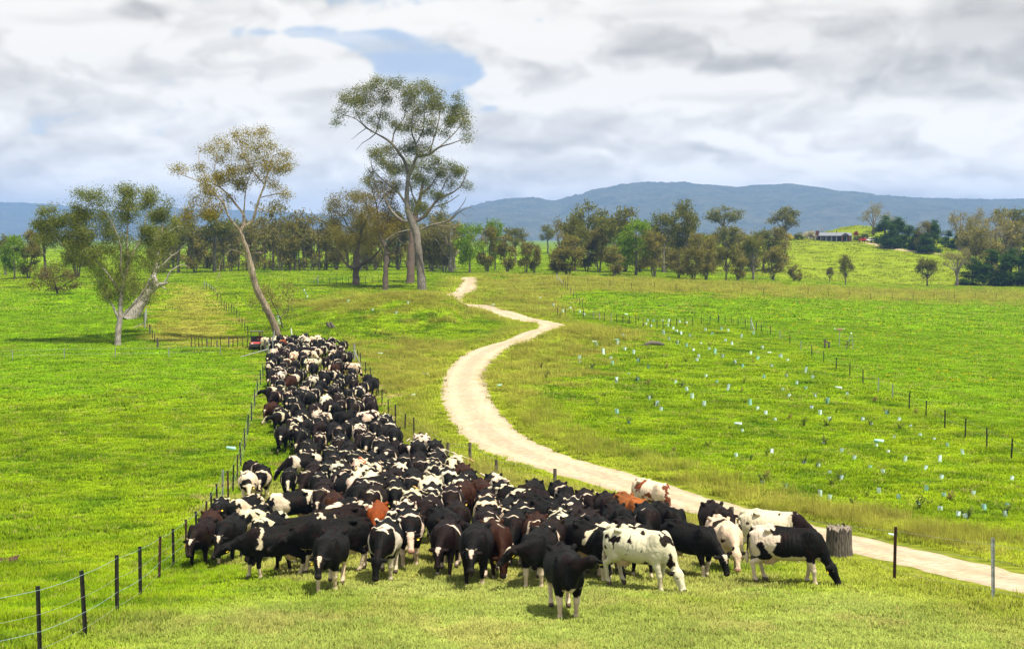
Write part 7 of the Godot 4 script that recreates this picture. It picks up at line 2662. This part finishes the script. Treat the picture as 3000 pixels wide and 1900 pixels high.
func build_buggy() -> void:
	var p := at(752, 1022)
	var b := thing("farm_buggy", "red farm buggy with dark roof parked at the head of the herd", "buggy", p, deg_to_rad(10))
	var k := 0.036
	var red := plain_mat(0.45, 0.025, 0.025, 0.35)
	var black := plain_mat(0.02, 0.02, 0.022, 0.6)
	var roof := plain_mat(0.075, 0.08, 0.09, 0.7)
	var st := begin()
	box(st, Transform3D(Basis.IDENTITY, Vector3(0, 0.62, 0.75)), Vector3(1.35, 0.30, 1.0), 0.06)
	done(st, "bonnet", red, b)
	st = begin()
	box(st, Transform3D(Basis.IDENTITY, Vector3(0, 0.42, 0)), Vector3(1.30, 0.22, 2.6), 0.04)
	done(st, "chassis", black, b)
	st = begin()
	box(st, Transform3D(Basis.IDENTITY, Vector3(0, 0.72, -0.95)), Vector3(1.35, 0.38, 0.95), 0.05)
	done(st, "tray", red, b)
	st = begin()
	box(st, Transform3D(Basis.IDENTITY, Vector3(0, 0.46, 1.27)), Vector3(1.2, 0.34, 0.10), 0.03)
	done(st, "bumper", black, b)
	for s in [-1.0, 1.0]:
		st = begin()
		box(st, Transform3D(Basis.IDENTITY, Vector3(0.48 * s, 0.66, 1.255)), Vector3(0.22, 0.12, 0.04), 0.02)
		done(st, "headlight", plain_mat(0.7, 0.7, 0.7, 0.15), b)
		for z in [-0.85, 0.85]:
			st = begin()
			rod(st, Vector3(0.58 * s, 0.32, z), Vector3(0.82 * s, 0.32, z), 0.32, 16)
			var w := done(st, "wheel", black, b, false)
			st = begin()
			rod(st, Vector3(0.825 * s, 0.32, z), Vector3(0.835 * s, 0.32, z), 0.16, 12)
			done(st, "rim", M.galv, w, false)
		st = begin()
		rod(st, Vector3(0.62 * s, 0.55, 0.40), Vector3(0.58 * s, 1.82, 0.10), 0.032, 7)
		done(st, "roof_post", black, b, false)
		st = begin()
		rod(st, Vector3(0.62 * s, 0.55, -0.55), Vector3(0.58 * s, 1.82, -0.60), 0.032, 7)
		done(st, "roof_post", black, b, false)
	st = begin()
	box(st, Transform3D(Basis(Vector3.RIGHT, -0.05), Vector3(0, 1.86, -0.25)), Vector3(1.42, 0.10, 1.15), 0.04)
	done(st, "roof", roof, b)
	st = begin()
	box(st, Transform3D(Basis.IDENTITY, Vector3(0, 0.72, -0.18)), Vector3(1.2, 0.16, 0.46), 0.04)
	box(st, Transform3D(Basis(Vector3.RIGHT, -0.15), Vector3(0, 1.04, -0.44)), Vector3(1.2, 0.55, 0.12), 0.04)
	done(st, "seat", black, b)
	st = begin()
	var ring := []
	var rr := []
	for i in 13:
		ring.append(Vector3(0.3 + cos(TAU * i / 12) * 0.16, 1.02 + sin(TAU * i / 12) * 0.15, 0.22 - sin(TAU * i / 12) * 0.05))
		rr.append(0.015)
	tube(st, ring, rr, 5, null, false)
	done(st, "steering_wheel", black, b, false)
	# the driver, seated on the right of the picture, hands on the wheel
	var d := Body.new()
	var hip := Vector3(0.30, 0.86, -0.18)
	var neck := Vector3(0.30, 1.36, -0.20)
	d.cone(hip, hip + Vector3(0, 0.25, -0.02), 0.15, 0.135, 0, 0.05)
	d.cone(hip + Vector3(0, 0.22, -0.02), neck - Vector3(0, 0.06, 0), 0.14, 0.12, 0, 0.05)
	d.cone(neck - Vector3(0, 0.04, 0), neck + Vector3(0, 0.06, 0.02), 0.055, 0.05, 1, 0.02)
	d.ell(neck + Vector3(0, 0.17, 0.03), Vector3(0.075, 0.11, 0.095), 1, 0.02)
	d.cone(neck + Vector3(0, 0.15, 0.12), neck + Vector3(0, 0.135, 0.135), 0.016, 0.014, 1, 0.015)
	for s in [-1.0, 1.0]:
		d.cone(neck + Vector3(0.075 * s, 0.15, 0.02), neck + Vector3(0.082 * s, 0.18, 0.01), 0.016, 0.014, 1, 0.01)
		var sh := neck + Vector3(0.19 * s, -0.07, 0)
		var el := sh + Vector3(0.04 * s, -0.24, 0.13)
		var hand := Vector3(0.3 + 0.15 * s, 1.04, 0.21)
		d.cone(neck + Vector3(0.05 * s, -0.05, 0), sh, 0.07, 0.065, 0, 0.05)
		d.cone(sh, el, 0.058, 0.045, 0, 0.03)
		d.cone(el, hand, 0.042, 0.03, 1, 0.02)
		d.ell(hand, Vector3(0.035, 0.045, 0.04), 1, 0.02)
		for f in 4: d.cone(hand + Vector3(0, 0.03 - f * 0.02, 0.02), hand + Vector3(-0.02 * s, 0.03 - f * 0.02, 0.055), 0.011, 0.009, 1, 0.008)
		d.cone(hand + Vector3(-0.02 * s, 0.03, 0), hand + Vector3(-0.05 * s, 0.06, 0.01), 0.012, 0.010, 1, 0.008)
		var knee := hip + Vector3(0.13 * s, 0.02, 0.42)
		d.cone(hip + Vector3(0.08 * s, -0.02, 0.02), knee, 0.09, 0.065, 2, 0.05)
		d.cone(knee, knee + Vector3(0, -0.34, 0.10), 0.06, 0.045, 2, 0.03)
		d.cone(knee + Vector3(0, -0.36, 0.10), knee + Vector3(0, -0.38, 0.22), 0.05, 0.04, 3, 0.03)
	d.mesh(0.018)
	var col := PackedColorArray()
	for g in d.regions: col.append([Color(0.10, 0.02, 0.02), Color(0.36, 0.20, 0.14), Color(0.03, 0.035, 0.06), Color(0.05, 0.03, 0.02)][g])
	var arr := []
	arr.resize(Mesh.ARRAY_MAX)
	arr[Mesh.ARRAY_VERTEX] = d.verts
	arr[Mesh.ARRAY_NORMAL] = d.norms
	arr[Mesh.ARRAY_COLOR] = col
	arr[Mesh.ARRAY_INDEX] = d.index
	var m := ArrayMesh.new()
	m.add_surface_from_arrays(Mesh.PRIMITIVE_TRIANGLES, arr)
	var who := thing("person", "person in a brimmed hat and dark red top driving the buggy", "person", b.position, b.rotation.y)
	inst("body", m, M.coat, who)
	st = begin()
	var hc := neck + Vector3(0, 0.235, 0.02)
	tube(st, [hc - Vector3(0, 0.012, 0), hc, hc + Vector3(0, 0.004, 0), hc + Vector3(0, 0.07, 0), hc + Vector3(0, 0.10, 0)], [0.155, 0.16, 0.09, 0.085, 0.05], 16)
	done(st, "hat", plain_mat(0.05, 0.045, 0.04, 0.9), who, false)
